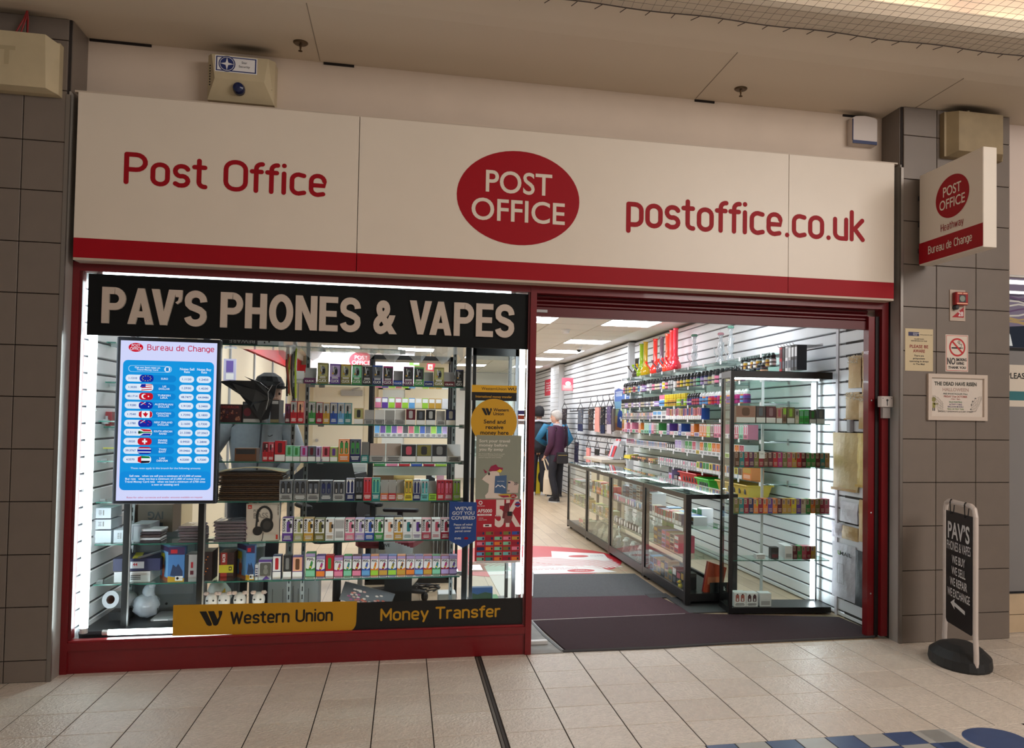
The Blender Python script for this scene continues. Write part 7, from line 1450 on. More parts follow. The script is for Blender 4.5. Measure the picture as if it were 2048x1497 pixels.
d3 = struct(MB().box(-.50, 11.44, 0, -.42, 11.5, 2.06, m_cream).box(.0, 11.44, 0, .1, 11.5, 2.06, m_cream).box(-.5, 11.44, 2.0, .1, 11.5, 2.1, m_cream), 'door_3'); MB().box(-.42, 11.46, .01, 0, 11.495, 2.0, mat((216, 224, 226), .4)).build('door_leaf', d3)
t = thing('overhead_sign', ulabel('white bulkhead panel with red oval over the back counter'), 'sign', (-.7, 9.5, 2.02)); MB().box(-1.62, 9.5, 2.04, .15, 9.6, ZC, mat((226, 220, 224), .5)).build('panel', t); mb = MB(); logo(mb, FY(9.5), -.74, 2.42, .2, .145, mat((206, 60, 76)), mat('white'), .003); mb.build('badge', t)
t = thing('fascia_beam', ulabel('long red fascia beam above the cream left counters'), 'beam', (-1.95, 8, 2.3)); MB().box(-2.05, 4.6, 2.28, -1.93, 11.4, 2.50, mat((206, 40, 54), .45)).box(-2.04, 11.25, 2.28, -1.55, 11.4, 2.42, mat((206, 40, 54), .45)).build('beam', t); MB().box(-2.05, 4.6, 2.5, -1.9, 11.4, ZC, m_cw).build('upper_panel', t)
for k in range(5):
    y0 = 3.4+1.55*k; t = thing('counter_screen', ulabel('tall cream counter partition panel, %s along the left wall' % ordn(k+1)), 'partition', (-1.98, y0+.7, 0)); MB().box(-2.048, y0, .02, -1.95, y0+1.48, 2.26, mat((216, 204, 178), .5)).build('panel', t); MB().box(-1.955, y0+1.48, .02, -1.93, y0+1.52, 2.26, mat((150, 156, 166), .4)).build('edge_post', t)
t = thing('leaflet_holder', ulabel('wall holder with a purple leaflet behind the screen edge'), 'leaflet', (-1.0, 2.2, 1.6)); p = at(460, 740, y=2.2); MB().box(p.x-.05, 2.2, p.z-.09, p.x+.045, 2.22, p.z+.09, mat((190, 190, 220), .4)).build('holder', t); MB().pq(FY(2.2), p.x-.03, p.z-.02, p.x+.025, p.z+.075, mat((110, 90, 170))).pq(FY(2.2), p.x-.03, p.z-.08, p.x+.03, p.z-.03, 'white').build('print', t); MB().box(p.x-.01, 2.22, p.z-.02, p.x+.0, 2.26, p.z+.02, 'silver').tube([(p.x-.005, 2.24, p.z), (p.x-.005, 2.24, 0)], .008, 'silver', 6).build('stand', t)
t = thing('wall_sign', ulabel('green and white advert panel hanging left of pink card'), 'sign', (.1, 7, 2.1)); p = at(829, 722, y=7); MB().box(p.x-.07, 7, p.z-.07, p.x+.07, 7.01, p.z+.07, mat((120, 206, 80))).tube([(p.x, 7.005, p.z+.07), (p.x, 7.005, ZC)], .003, 'silver', 4).build('card', t); MB().pq(FY(7), p.x-.01, p.z-.055, p.x+.065, p.z+.04, 'white').pq(FY(7), p.x+.0, p.z-.03, p.x+.05, p.z+.01, 'navy', .001).build('print', t)
t = thing('wall_sign', ulabel('pink and red card hanging tilted from the ceiling, window side'), 'sign', (.3, 7, 2.1)); p = at(861, 732, y=6.6); MB().loft([[p+V((-.06, 0, -.06)), p+V((.05, 0, -.08)), p+V((.07, 0, .05)), p+V((-.04, 0, .07))], [p+V((-.06, .006, -.06)), p+V((.05, .006, -.08)), p+V((.07, .006, .05)), p+V((-.04, .006, .07))]], mat((206, 60, 80))).tube([(p.x, 6.603, p.z+.06), (p.x, 6.603, ZC)], .003, 'silver', 4).build('card', t); MB().pq(FY(6.6), p.x-.035, p.z-.055, p.x+.03, p.z+.02, 'white').pe(FY(6.6), p.x, p.z-.02, .02, .02, 'peach', .001, 8).build('print', t)

# second lit cabinet just behind the window shelves
YR = 2.35
t = thing('display_cabinet', ulabel('white backed glass cabinet of bright boxes behind window shelves'), 'cabinet', (.1, YR+.15, 0)); x0, x1 = at(741, 850, y=YR).x, at(903, 850, y=YR).x
zr = [at(820, py, y=YR).z for py in (817, 875, 933)]
for x in (x0, x1): MB().box(x-.018, YR-.01, .03, x+.018, YR+.03, 2.0, m_bk).build('post', t); MB().box(x-.018, YR+.30, .03, x+.018, YR+.33, 2.0, m_bk).build('post', t)
MB().box(x0-.018, YR-.01, 1.96, x1+.018, YR+.33, 2.0, m_bk).build('top_frame', t); MB().box(x0-.018, YR-.01, 0, x1+.018, YR+.33, .06, m_bk).build('base', t)
for z in zr: MB().box(x0+.02, YR, z-.006, x1-.02, YR+.28, z, m_shg).box(x0+.02, YR-.003, z-.006, x1-.02, YR, z, mat((60, 70, 72), .3)).build('shelf', t)
MB().box(x0+.02, YR+.29, zr[2]-.10, x1-.02, YR+.30, zr[2]-.02, mat((206, 212, 208), .4)).box(x0+.02, YR+.29, zr[1]-.2, x1-.02, YR+.30, zr[1]-.07, mat((226, 228, 226), .4)).build('back_panel', t)
sp = (x1-x0-.06)
for r_, (cols, hh, kd) in enumerate(((['pink', 'purple', 'lime', 'rose', 'lime', 'sky', 'cream', 'lime', 'gold', 'gold', 'white'], .09, 'plain'), (['sky', 'purple', 'green', 'purple', 'pink', 'charcoal', 'rose', 'green', 'blue', 'slate', 'lime', 'teal', 'lilac'], .10, 'tray'), (['green', 'pink', 'red', 'blue', 'crimson', 'lime'], .035, 'plain'))):
    n_ = len(cols)
    for i, c in enumerate(cols): goods(('rk', r_, c), k_carton(round(sp/n_*.88, 3), .08, hh, c if kd == 'plain' else 'white', kd, 'white' if kd == 'plain' and c != 'white' else c, c if kd != 'tray' else 'white'), 'small_box', (x0+.03+sp*(i+.5)/n_, YR+.06, zr[r_]), ulabel('small %s box, %s from left on %s shelf behind window display' % (c, ordn(i+1), ('upper', 'middle', 'lower')[r_])), 'box', 'small boxes on %s shelf behind window' % ('upper', 'middle', 'lower')[r_])
# service desk, chairs, bins and clutter behind the shelves
t = thing('service_desk', ulabel('low pale desk behind the window shelves'), 'desk', (-.5, 1.75, 0)); xa, xb = at(566, 968, y=2.02).x, at(734, 968, y=2.02).x; zd = at(650, 968, y=2.02).z
MB().box(xa, 2.02, zd-.03, xb, 2.32, zd, mat((206, 204, 196), .4)).build('desktop', t)
for x in (xa+.03, xb-.06): MB().box(x, 2.05, 0, x+.03, 2.3, zd-.03, mat('grey')).build('side_panel', t)
xa2, xb2 = at(745, 966, y=2.8).x, at(905, 966, y=2.8).x; zd2 = at(820, 966, y=2.8).z
t = thing('service_desk', ulabel('second pale desk under the bright box cabinet'), 'desk', (.2, 2.1, 0)); MB().box(xa2, 2.8, zd2-.03, xb2, 3.3, zd2, mat((206, 204, 196), .4)).box(xa2, 3.26, .1, xb2, 3.3, zd2-.03, mat((200, 204, 200), .5)).build('desktop', t); MB().box(xa2, 2.82, 0, xa2+.03, 3.26, zd2-.03, mat('grey')).build('side_panel', t); MB().box(xb2-.03, 2.82, 0, xb2, 3.26, zd2-.03, mat('grey')).build('side_panel', t)
def prop(name, label, cat, x0p, x1p, yt, yb, y, d, m, part='body', extra=None, z=None):
    a, b = at(x0p, yb, y=y), at(x1p, yt, y=y); z0 = a.z if z is None else z; t = thing(name, ulabel(label), cat, ((a.x+b.x)/2, y+d/2, z0)); MB().bbox(a.x, y, z0, b.x, y+d, b.z, m, .006).build(part, t)
    if extra: mb = MB(); extra(mb, FY(y, a.x, z0), b.x-a.x, b.z-z0); mb.build('front', t)
    return t
prop('cash_drawer', 'white metal cash drawer with round lock on desk', 'cash drawer', 690, 733, 927, 968, 2.04, .12, mat((216, 222, 220), .35), 'casing', lambda mb, F, w, h: mb.pq(F, w*.05, h*.1, w*.95, h*.8, mat((196, 204, 204))).pq(F, w*.15, h*.5, w*.6, h*.56, 'charcoal', .001).pe(F, w*.8, h*.5, w*.06, w*.06, 'grey', .001), zd)
prop('red_box', 'dark red flat box on desk beside white carton', 'box', 637, 671, 949, 968, 2.035, .08, mat((120, 30, 50)), z=zd); prop('white_box', 'small white carton beside the dark red flat box', 'box', 618, 636, 952, 968, 2.035, .08, mat((200, 200, 198)), z=zd)
t = thing('rucksack', ulabel('black folded bag with a silver stripe on the desk'), 'bag', (-.6, 1.6, zd)); yy = 2.185
mb = MB()
for pts, c in (([(570, 968), (618, 925), (640, 968)], (22, 24, 30)), ([(620, 968), (632, 924), (692, 922), (718, 968)], (26, 28, 34)), ([(664, 968), (690, 924), (694, 924), (672, 968)], (190, 194, 194)), ([(622, 938), (636, 924), (641, 927), (634, 938)], (40, 70, 180))):
    f_ = [at(px, py, y=yy-.01*(c[0] > 30)) for px, py in pts]; f_ = [V((q.x, q.y, max(q.z, zd))) for q in f_]; mb.loft([f_[::-1], [q+V((0, .12, 0)) for q in f_[::-1]]], mat(c, .6))
mb.build('bag', t)
prop('paper_roll', 'cream topped stack of brown paper behind window', 'packaging', 746, 788, 936, 966, 2.9, .2, mat((112, 86, 58)), 'stack', lambda mb, F, w, h: mb.pq(F, 0, h*.7, w, h, mat((216, 190, 130))), zd2)
a = at(808, 966, y=2.9); t = thing('paper_roll', ulabel('fat roll of cream wrapping paper on the second desk'), 'roll', (a.x, 2.9, zd2)); MB().lathe((a.x-.11, 3.0, zd2+.06), [(.058, 0), (.06, .003), (.06, .20), (.058, .203)], mat((224, 196, 128), .5), 18, 'x').build('paper', t)
prop('card_reader', 'black and white device on the second desk', 'device', 852, 871, 930, 966, 2.9, .06, mat((46, 48, 54)), 'casing', lambda mb, F, w, h: mb.pp(F, [(w*.6, h*.3), (w, h*.2), (w, h), (w*.7, h)], 'white'), zd2)
prop('folder', 'pale pink folder standing on the second desk', 'folder', 873, 889, 924, 966, 2.9, .03, mat((222, 170, 190)), 'cover', None, zd2)
def chair(label, xp, yp_seat, y, rz, backw=.42, col=(24, 25, 30), seatc=None):
    p = at(xp, yp_seat, y=y); zs = p.z; t = thing('office_chair', ulabel(label), 'chair', (p.x, y, 0), math.radians(rz)); WL[t.name] = V((0, 0, 0)); m = mat(col, .6); sc_ = mat(seatc or col, .6)
    MB().bbox(-.23, -.23, zs, .23, .22, zs+.07, sc_, .03).build('seat', t, local=True); MB().loft([[(-backw/2+.03, .2, zs+.12), (backw/2-.03, .2, zs+.12), (backw/2-.03, .26, zs+.12), (-backw/2+.03, .26, zs+.12)], [(-backw/2, .22, zs+.3), (backw/2, .22, zs+.3), (backw/2, .28, zs+.3), (-backw/2, .28, zs+.3)], [(-backw/2+.05, .26, zs+.56), (backw/2-.05, .26, zs+.56), (backw/2-.05, .31, zs+.56), (-backw/2+.05, .31, zs+.56)]], m).build('backrest', t, local=True)
    for s in (-1, 1): MB().bbox(s*.25-.03, -.15, zs+.23, s*.25+.03, .14, zs+.26, m, .012).box(s*.25-.015, -.02, zs+.0, s*.25+.015, .02, zs+.23, m).build('armrest', t, local=True)
    MB().lathe((0, 0, .09), [(.03, 0), (.03, zs-.09)], mat('charcoal', .4), 10).build('gas_stem', t, local=True)
    for k in range(5):
        a = 2*math.pi*k/5; lg = MB().tube([(0, 0, .10), (.27*math.cos(a), .27*math.sin(a), .065)], [.026, .018], mat('charcoal', .4), 6); lg.lathe((.27*math.cos(a), .27*math.sin(a), .0), [(.02, 0), (.028, .02), (.028, .045), (.02, .06)], 'black', 8); lg.build('leg', t, local=True)
chair('black office chair with padded back behind vape shelves', 676, 1078, 1.12, 20); chair('second black office chair turned sideways with raised armrest', 782, 1090, 1.64, 75, seatc=(130, 44, 60))
def bin_(label, x0p, x1p, ytp, y, c):
    a, b = at(x0p, ytp, y=y), at(x1p, ytp, y=y); r = (b.x-a.x)/2; cx_ = (a.x+b.x)/2; t = thing('waste_bin', ulabel(label), 'bin', (cx_, y+r, 0)); MB().lathe((cx_, y+r, 0), [(r*.8, 0), (r, a.z-.03)], mat(c, .5), 20).build('body', t); MB().lathe((cx_, y+r, a.z-.03), [(r*1.04, 0), (r*1.06, .015), (r*1.0, .03), (r*.9, .028), (r*.7, .0)], mat((206, 208, 208), .35), 20).build('rim', t)
bin_('grey bin with pale rim behind the blue toy box', 496, 528, 1086, .70, (108, 110, 112)); bin_('grey bin with pale rim behind dark boxes, left one', 434, 480, 1086, .68, (96, 98, 102))
prop('storage_box', 'grey white plastic drawer unit on floor behind shelves', 'storage box', 534, 638, 1160, 1215, .66, .17, mat((190, 194, 196), .4), 'casing', lambda mb, F, w, h: [mb.stroke(F, [(w*(.1+q), h*.85), (w*(.1+q), h*.55), (w*(.2+q), h*.42), (w*(.3+q), h*.42), (w*(.3+q), h*.85)], .003, mat('charcoal'), .001, False) for q in (0, .5)] and mb.pq(F, 0, h*.34, w, h*.36, 'grey').pq(F, w*.49, h*.1, w*.505, h*.9, 'grey', .001), z=0)
a = at(808, 1185, y=2.1); t = thing('heater', ulabel('low white curved fan heater on the wood floor'), 'heater', (a.x, 2.15, 0)); rw_ = at(840, 1185, y=2.1).x-a.x; zt = max(at(808, 1160, y=2.1).z, .16); MB().loft([[(a.x+rw_*sx*math.cos(q), 2.15+.10*math.sin(q), zz) for q in [2*math.pi*k/20 for k in range(20)]] for sx, zz in ((.62, .035), (.85, zt*.45), (1, zt*.8), (1.02, zt*.95), (.95, zt))], mat((226, 226, 220), .35)).build('shell', t, smooth=False); MB().box(a.x-.12, 2.09, 0, a.x+.12, 2.2, .035, 'charcoal').build('foot', t); MB().pe(FZ(zt), a.x, 2.15, rw_*.7, .07, 'silver').build('grille', t)
t = thing('cable_coil', ulabel('tangled black and cream cables on the wood floor'), 'cable', (.25, 1.5, 0)); p = at(856, 1180, z=.03); mb = MB(); rr = random.Random(6)
for k in range(5): mb.tube([(p.x+.09*math.cos(q*.7+k)+rr.uniform(-.02, .02), p.y+.06*math.sin(q*.7+k), .02+.012*k+.01*math.sin(q)) for q in range(12)], .006, mat((28, 28, 30) if k else (206, 200, 184)), 5)
mb.build('cable', t)
prop('paper_stack', 'loose white papers on floor near the narrow cabinet', 'paper', 876, 912, 1188, 1203, .95, .15, mat((222, 226, 228)), 'paper', z=0)
t = thing('leaflet_fan', ulabel('fan of white printed bags on the floor behind shelves'), 'paper', (.0, 1.6, 0)); mb = MB()
for k in range(7):
    a_, b_ = at(772+5*k, 1108, y=1.02+.01*k), at(790+6*k, 1084+2*k, y=1.02+.01*k); mb.poly([a_, (b_.x, a_.y, a_.z), b_, (a_.x-.02, b_.y, b_.z)], mat((206, 210, 214), .5))
mb.text(FY(1.019, a_.x-.14, a_.z+.06), 0, 0, 'VIVE', .022, 'charcoal', style='bold'); mb.build('paper', t); MB().box(at(770, 1108, y=1.1).x, 1.1, .0, at(825, 1108, y=1.1).x, 1.24, at(800, 1110, y=1.1).z, 'charcoal').build('box', t)
t = thing('wire_rack', ulabel('black rack of hanging cables behind boxes, right side'), 'rack', (.33, 1.3, 0)); mb = MB(); rr = random.Random(12)
for k in range(14): x = at(868+3*k, 1060, y=1.3).x; mb.tube([(x, 1.3+.01*(k % 3), at(868, 1005, y=1.3).z), (x+rr.uniform(-.01, .01), 1.3, at(868, 1108, y=1.3).z)], .0035, mat((30, 30, 34) if k % 3 else (170, 172, 176)), 4)
mb.tube([(at(862, 1005, y=1.3).x, 1.3, at(868, 1005, y=1.3).z), (at(915, 1005, y=1.3).x, 1.3, at(868, 1005, y=1.3).z)], .006, 'black', 5).box(at(914, 1005, y=1.3).x-.01, 1.29, 0, at(914, 1005, y=1.3).x+.01, 1.31, at(868, 1005, y=1.3).z, 'black'); mb.build('wires', t)

# ------------------------------------------------------------------ wall displays at the far end
t = thing('hook_rail', ulabel('upper row of black hooks holding scarves'), 'hook rail', (3.1, 8.5, 1.65)); hk_ = MB()
for k in range(13): y = 6.95+.32*k; hk_.tube([(XF-.013, y, 1.63+.005*k), (3.03, y, 1.62+.005*k), (3.02, y, 1.57+.005*k)], .005, 'charcoal', 4)
hk_.box(XF-.016, 6.9, 1.625, XF-.013, 10.9, 1.645, 'charcoal'); hk_.build('hooks', t)
t = thing('hook_rail', ulabel('lower row of black hooks, mostly empty'), 'hook rail', (3.1, 8.5, 1.2)); hk_ = MB()
for k in range(8): y = 7.0+.32*k; hk_.tube([(XF-.013, y, 1.20), (3.03, y, 1.19), (3.02, y, 1.14)], .005, 'charcoal', 4)
hk_.box(XF-.016, 6.9, 1.195, XF-.013, 9.5, 1.215, 'charcoal'); hk_.build('hooks', t)
def scarf(label, cat, xp, yt, yb, wp, c, c2=None, x=3.02, name='scarf'):
    p, q = at(xp, yt, x=x), at(xp, yb, x=x); hw_ = (at(xp-wp/2, yt, x=x).y-at(xp+wp/2, yt, x=x).y)/2; t = thing(name, ulabel(label), cat, (x, p.y, q.z)); n = 8; r = random.Random(int(xp*3+yt))
    sp_ = bpy.data.materials.get('sp'+label) 
    m = mat(c, .8); m2 = mat(c2 or c, .8); mb = MB(); ztop = p.z
    rows_ = []
    for j in range(7):
        zz = p.z+(q.z-p.z)*j/6; rows_.append([V((x+.022*math.sin(i*2.1+j*.2)+.01, p.y+hw_*(1-2*i/n)*(.82+.18*j/6), zz+r.uniform(-.004, .004))) for i in range(n+1)])
    for j in range(6):
        for i in range(n): mb.poly([rows_[j][i], rows_[j+1][i], rows_[j+1][i+1], rows_[j][i+1]], m if (j < 4 or not c2) else m2)
    if c2:
        for k in range(60): i, j = r.randrange(n), r.randrange(4); v_ = rows_[j][i].lerp(rows_[j+1][i+1], r.random()); mb.pe(FX(v_.x-.004, v_.y, v_.z), 0, 0, .012, .012, _pm(r.choice(('silver', 'beige', 'grey', 'tan'))), .002, 5)
    mb.build('cloth', t); MB().tube([(x+.01, p.y+hw_*.9, ztop), (x+.01, p.y, ztop+.12), (x+.01, p.y-hw_*.9, ztop), (x+.01, p.y+hw_*.9, ztop)], .006, 'charcoal', 5).tube([(x+.01, p.y, ztop+.12), (x+.0, p.y+.015, ztop+.16), (x+.01, p.y, ztop+.185)], .005, 'charcoal', 4).build('hanger', t); return t
scarf('navy and grey tasselled scarf on the upper hooks', 'scarf', 1160, 820, 863, 13, 'slate', (40, 46, 80)); scarf('black and white spotted scarf on the upper hooks', 'scarf', 1181, 818, 862, 12, (50, 46, 48), (60, 50, 50)); scarf('plain pink scarf on the upper hooks', 'scarf', 1194, 815, 864, 13, (226, 160, 150)); scarf('black and gold dotted scarf with navy end', 'scarf', 1205, 815, 868, 10, (40, 40, 44), (34, 42, 74)); scarf('purple patterned scarf with pale fringe', 'scarf', 1218, 813, 868, 12, (96, 82, 120), (196, 186, 190)); scarf('dull beige scarf nearest the blue posters', 'scarf', 1226, 818, 862, 6, (110, 100, 100)); scarf('pink scarf alone on the lower hooks', 'scarf', 1176, 896, 930, 10, (224, 150, 146)); scarf('small black fabric bag on the lower hooks', 'bag', 1193, 899, 911, 11, (40, 38, 36), name='pouch_bag'); scarf('small patterned fabric bag on the lower hooks', 'bag', 1214, 902, 912, 10, (80, 76, 74), (90, 84, 80), name='pouch_bag'); scarf('dark spotted scarf above the grey haired woman', 'scarf', 1128, 818, 850, 12, (60, 50, 54), (50, 44, 50), x=2.99); scarf('long navy dotted scarf behind the woman in blue', 'scarf', 1152, 885, 927, 9, (44, 44, 70), (50, 46, 74))
for k, (xa_, xb_) in enumerate(((1229, 1250), (1251.5, 1259.5))):
    p, q = at(xa_, 772, x=XF-.03), at(xb_, 866, x=XF-.03); t = thing('framed_poster', ulabel(('tall blue to gold travel poster in white frame', 'second blue to gold poster, partly behind pilaster')[k]), 'poster', (XF-.03, (p.y+q.y)/2, q.z)); MB().box(XF-.032, q.y, q.z, XF-.014, p.y, p.z, 'white').build('frame', t)
    F = FX(XF-.033, p.y-.03, q.z+.03); W, H = p.y-q.y-.06, p.z-q.z-.06; mb = MB(); cs = [(176, 120, 80), (190, 160, 96), (150, 170, 130), (100, 150, 180), (70, 110, 180), (60, 84, 150)]
    for i, c in enumerate(cs): mb.pq(F, 0, H*i/6, W, H*(i+1)/6, mat(c), .0006)
    mb.pp(F, [(W*.3, H*.08), (W*.75, H*.05), (W*.8, H*.42), (W*.5, H*.5), (W*.34, H*.36)], mat((50, 90, 170)), .001).pe(F, W*.62, H*.28, W*.1, H*.03, 'white', .0014, 10).lines(F, W*.1, H*.78, W*.8, H*.9, 4, mat((200, 210, 235))).pp(F, [(0, H*.93), (W*.4, H*.97), (W, H*.9), (W, H), (0, H)], mat((200, 206, 230)), .001); mb.build('print', t)
t = thing('desk', ulabel('beige counter desk against far wall below posters'), 'desk', (2.98, 7.2, 0)); MB().box(2.80, 6.62, .85, XF-.016, 7.85, .89, mat((204, 196, 184), .45)).build('desktop', t); MB().box(2.84, 6.66, .0, XF-.016, 6.70, .85, mat((190, 178, 156), .5)).box(2.84, 6.70, .0, 2.88, 7.45, .85, mat((198, 188, 168), .5)).build('panel', t); MB().box(3.1, 7.72, 0, 3.14, 7.78, .85, 'brown').build('leg', t)
t = thing('leaflet_holder', ulabel('clear holder of red and white leaflets on beige desk'), 'leaflet', (3.05, 6.95, .89)); MB().hexa([(2.98, 6.66, .90), (3.13, 6.66, .90), (3.13, 6.98, .90), (2.98, 6.98, .90), (3.08, 6.66, 1.16), (3.16, 6.66, 1.16), (3.16, 6.98, 1.16), (3.08, 6.98, 1.16)], mat((206, 206, 212), .25)).build('holder', t); mb = MB(); rr = random.Random(7)
for j in range(2):
    for i in range(5): y = 6.97-.062*i; x = 2.985+.06*j; mb.hexa([(x, y-.055, .93+.09*j), (x+.006, y-.055, .93+.09*j), (x+.006, y, .93+.09*j), (x, y, .93+.09*j), (x+.05, y-.055, 1.09+.10*j), (x+.056, y-.055, 1.09+.10*j), (x+.056, y, 1.09+.10*j), (x+.05, y, 1.09+.10*j)], rr.choice([(200, 40, 50), (220, 220, 226), (206, 90, 100), (90, 96, 130), (226, 200, 204)]))
setp(mb.build('leaflet', t), kind='stuff')
t = thing('notice', ulabel('red notice with white words on the far slatted wall'), 'notice', (XF-.015, 13.2, 2.0)); p, q = at(1090, 761, x=XF-.02), at(1111, 789, x=XF-.02); MB().box(XF-.022, q.y, q.z, XF-.014, p.y, p.z, mat((206, 30, 64))).build('sheet', t); F = FX(XF-.0222, p.y, q.z); mb = MB(); [mb.text(F, (p.y-q.y)*.5, (p.z-q.z)*(.72-.15*i), s_, (p.z-q.z)*.10, 'white', al='c', w=(p.y-q.y)*.7, l=.003, style='bold') for i, s_ in enumerate(('Post Office', 'we are here', 'ready when', 'you need us'))]; mb.build('print', t)
t = thing('notice', ulabel('pink and white picture notice standing out from far wall'), 'notice', (3.06, 12, 2.1)); yc = at(1146, 782, x=XF-.0135).y; p, q = at(1124, 756, y=yc), at(1146, 782, y=yc); MB().box(p.x, yc, q.z, q.x, yc+.008, p.z, mat((214, 90, 110))).build('sheet', t); F = FY(yc-.0002, p.x, q.z); W, H = q.x-p.x, p.z-q.z; MB().pq(F, W*.06, H*.05, W*.94, H*.45, mat((226, 160, 160))).pe(F, W*.55, H*.55, W*.25, H*.18, 'white', .001).pq(F, W*.2, H*.2, W*.8, H*.38, mat((236, 200, 196)), .0015).build('print', t)

# ------------------------------------------------------------------ people
def person(label, loc, H, rz, top, leg, shoe, J=None, skin=(206, 160, 138), long_coat=.0, head_turn=0, lean=0.0, parts='full'):
    """faces -y before rotation; every length is a share of the height"""
    t = thing('person', ulabel(label), 'person', loc, math.radians(rz)); WL[t.name] = V((0, 0, 0)); h = H
    j = dict(pel=(0, 0, .52), wai=(0, .0, .60), che=(0, .005, .73), nec=(0, .005, .835), hea=(0, -.012, .925), shL=(.105, .01, .80), shR=(-.105, .01, .80), elL=(.135, .02, .63), elR=(-.135, .02, .63), wrL=(.13, -.04, .485), wrR=(-.13, -.04, .485), hiL=(.05, 0, .50), hiR=(-.05, 0, .50), knL=(.055, -.01, .28), knR=(-.055, -.01, .28), anL=(.055, .015, .045), anR=(-.055, .015, .045))
    j.update(J or {}); P = {k: V(v)*h for k, v in j.items()}; sk = mat(skin, .55)
    # one continuous body: skin modifier over the joints, hands with five fingers
    vs, es, rs = [], [], []
    def add(p, r, par=None):
        vs.append(p); rs.append(r*h); i = len(vs)-1
        if par is not None: es.append((par, i))
        return i
    pe = add(P['pel'], .068); wa = add(P['wai'], .062, pe); ch_ = add(P['che'], .072, wa); ne = add(P['nec'], .030, ch_); add(P['nec'].lerp(P['hea'], .5), .03, ne)
    for s in 'LR':
        a = add(P['sh'+s], .034, ch_); b = add(P['el'+s], .025, a); c = add(P['wr'+s], .016, b); d = (P['wr'+s]-P['el'+s]).normalized(); sd = d.cross(V((0, 1, .2))).normalized()
        pa = add(P['wr'+s]+d*.03*h, .019, c)
        for k in range(4): f1 = add(P['wr'+s]+d*.055*h+sd*(.010*h*(k-1.5)), .0062, pa); add(P['wr'+s]+d*(.085-.004*abs(k-1.5))*h+sd*(.009*h*(k-1.5))+V((0, -.012*h, 0)), .005, f1)
        t1 = add(P['wr'+s]+d*.035*h+sd*.026*h, .0062, pa); add(P['wr'+s]+d*.058*h+sd*.032*h+V((0, -.01*h, 0)), .0055, t1)
        if parts == 'full': a = add(P['hi'+s], .05, pe); b = add(P['kn'+s], .034, a); c = add(P['an'+s], .02, b); add(P['an'+s]+V((0, -.075*h, -.028*h)), .018, c)
    me = bpy.data.meshes.new('body'); me.from_pydata([tuple(v) for v in vs], es, []); me.materials.append(sk); o = bpy.data.objects.new('body', me); COL.objects.link(o); o.parent = t
    o.modifiers.new('skin', 'SKIN'); o.modifiers.new('sub', 'SUBSURF').render_levels = 1
    for i, v in enumerate(me.skin_vertices[0].data): v.radius = (rs[i], rs[i]); v.use_root = (i == 0)
    # head with a face
    hc = P['hea']; R_ = Matrix.Rotation(math.radians(head_turn), 3, 'Z'); mb = MB(); rings = []
    prof = [(-.062, .020, .022, -.016), (-.055, .031, .034, -.012), (-.035, .040, .046, -.006), (-.012, .044, .052, -.002), (.012, .046, .056, .002), (.035, .043, .052, .004), (.055, .030, .036, .006), (.066, .010, .012, .006)]
    for z, rx, ry, oy in prof: rings.append([hc+R_@V((rx*h*math.cos(a), oy*h+ry*h*math.sin(a), z*h)) for a in [2*math.pi*k/14 for k in range(14)]])
    mb.loft(rings, sk); mb.build('head', t, local=True, smooth=True)
    fc = MB(); q = lambda x, y, z: hc+R_@(V((x, y, z))*h); dk = mat((50, 36, 32), .4); lip = mat((170, 96, 90), .5)
    fc.loft([[q(-.009, -.052, -.022), q(.009, -.052, -.022), q(.004, -.050, .006), q(-.004, -.050, .006)], [q(-.005, -.068, -.020), q(.005, -.068, -.020), q(.002, -.054, .006), q(-.002, -.054, .006)]], sk)
    for s in (-1, 1): fc.lathe(q(s*.018, -.049, -.002), [(.004*h, 0), (.0055*h, .002*h), (.003*h, .004*h)], dk, 8, 'y'); fc.loft([[q(s*.044, -.006, -.016), q(s*.044, .012, -.012), q(s*.044, .014, .008), q(s*.044, -.004, .010)], [q(s*.052, .002, -.012), q(s*.053, .014, -.008), q(s*.053, .016, .006), q(s*.052, .002, .006)]], sk)
    fc.poly([q(-.014, -.049, -.036), q(.014, -.049, -.036), q(.012, -.050, -.032), q(-.012, -.050, -.032)], lip); fc.build('face', t, local=True)
    def ell(c, rx, ry, n=14): return [c+V((rx*h*math.cos(2*math.pi*k/n), ry*h*math.sin(2*math.pi*k/n), 0)) for k in range(n)]
    tm = mat(top, .75, noise=.06, scale=40); zb = .50-long_coat
    cl = MB(); cl.loft([ell(V((P['pel'].x, P['pel'].y, zb*h)), .098, .078), ell(P['pel']+V((0, 0, .03*h)), .095, .076), ell(P['wai'], .090, .070), ell(P['che']-V((0, 0, .03*h)), .102, .076), ell(P['che']+V((0, 0, .035*h)), .108, .072), ell(P['nec']-V((0, 0, .025*h)), .075, .055), ell(P['nec']+V((0, 0, .006*h)), .042, .042)], tm)
    for s in 'LR':
        a, b, c = P['sh'+s], P['el'+s], P['wr'+s]; cl.tube([P['che'].lerp(a, .75), a, a.lerp(b, .5), b, b.lerp(c, .5), c], [.046*h, .045*h, .040*h, .036*h, .032*h, .028*h], tm, 10)
    cl.build('coat' if long_coat else 'jacket', t, local=True, smooth=True)
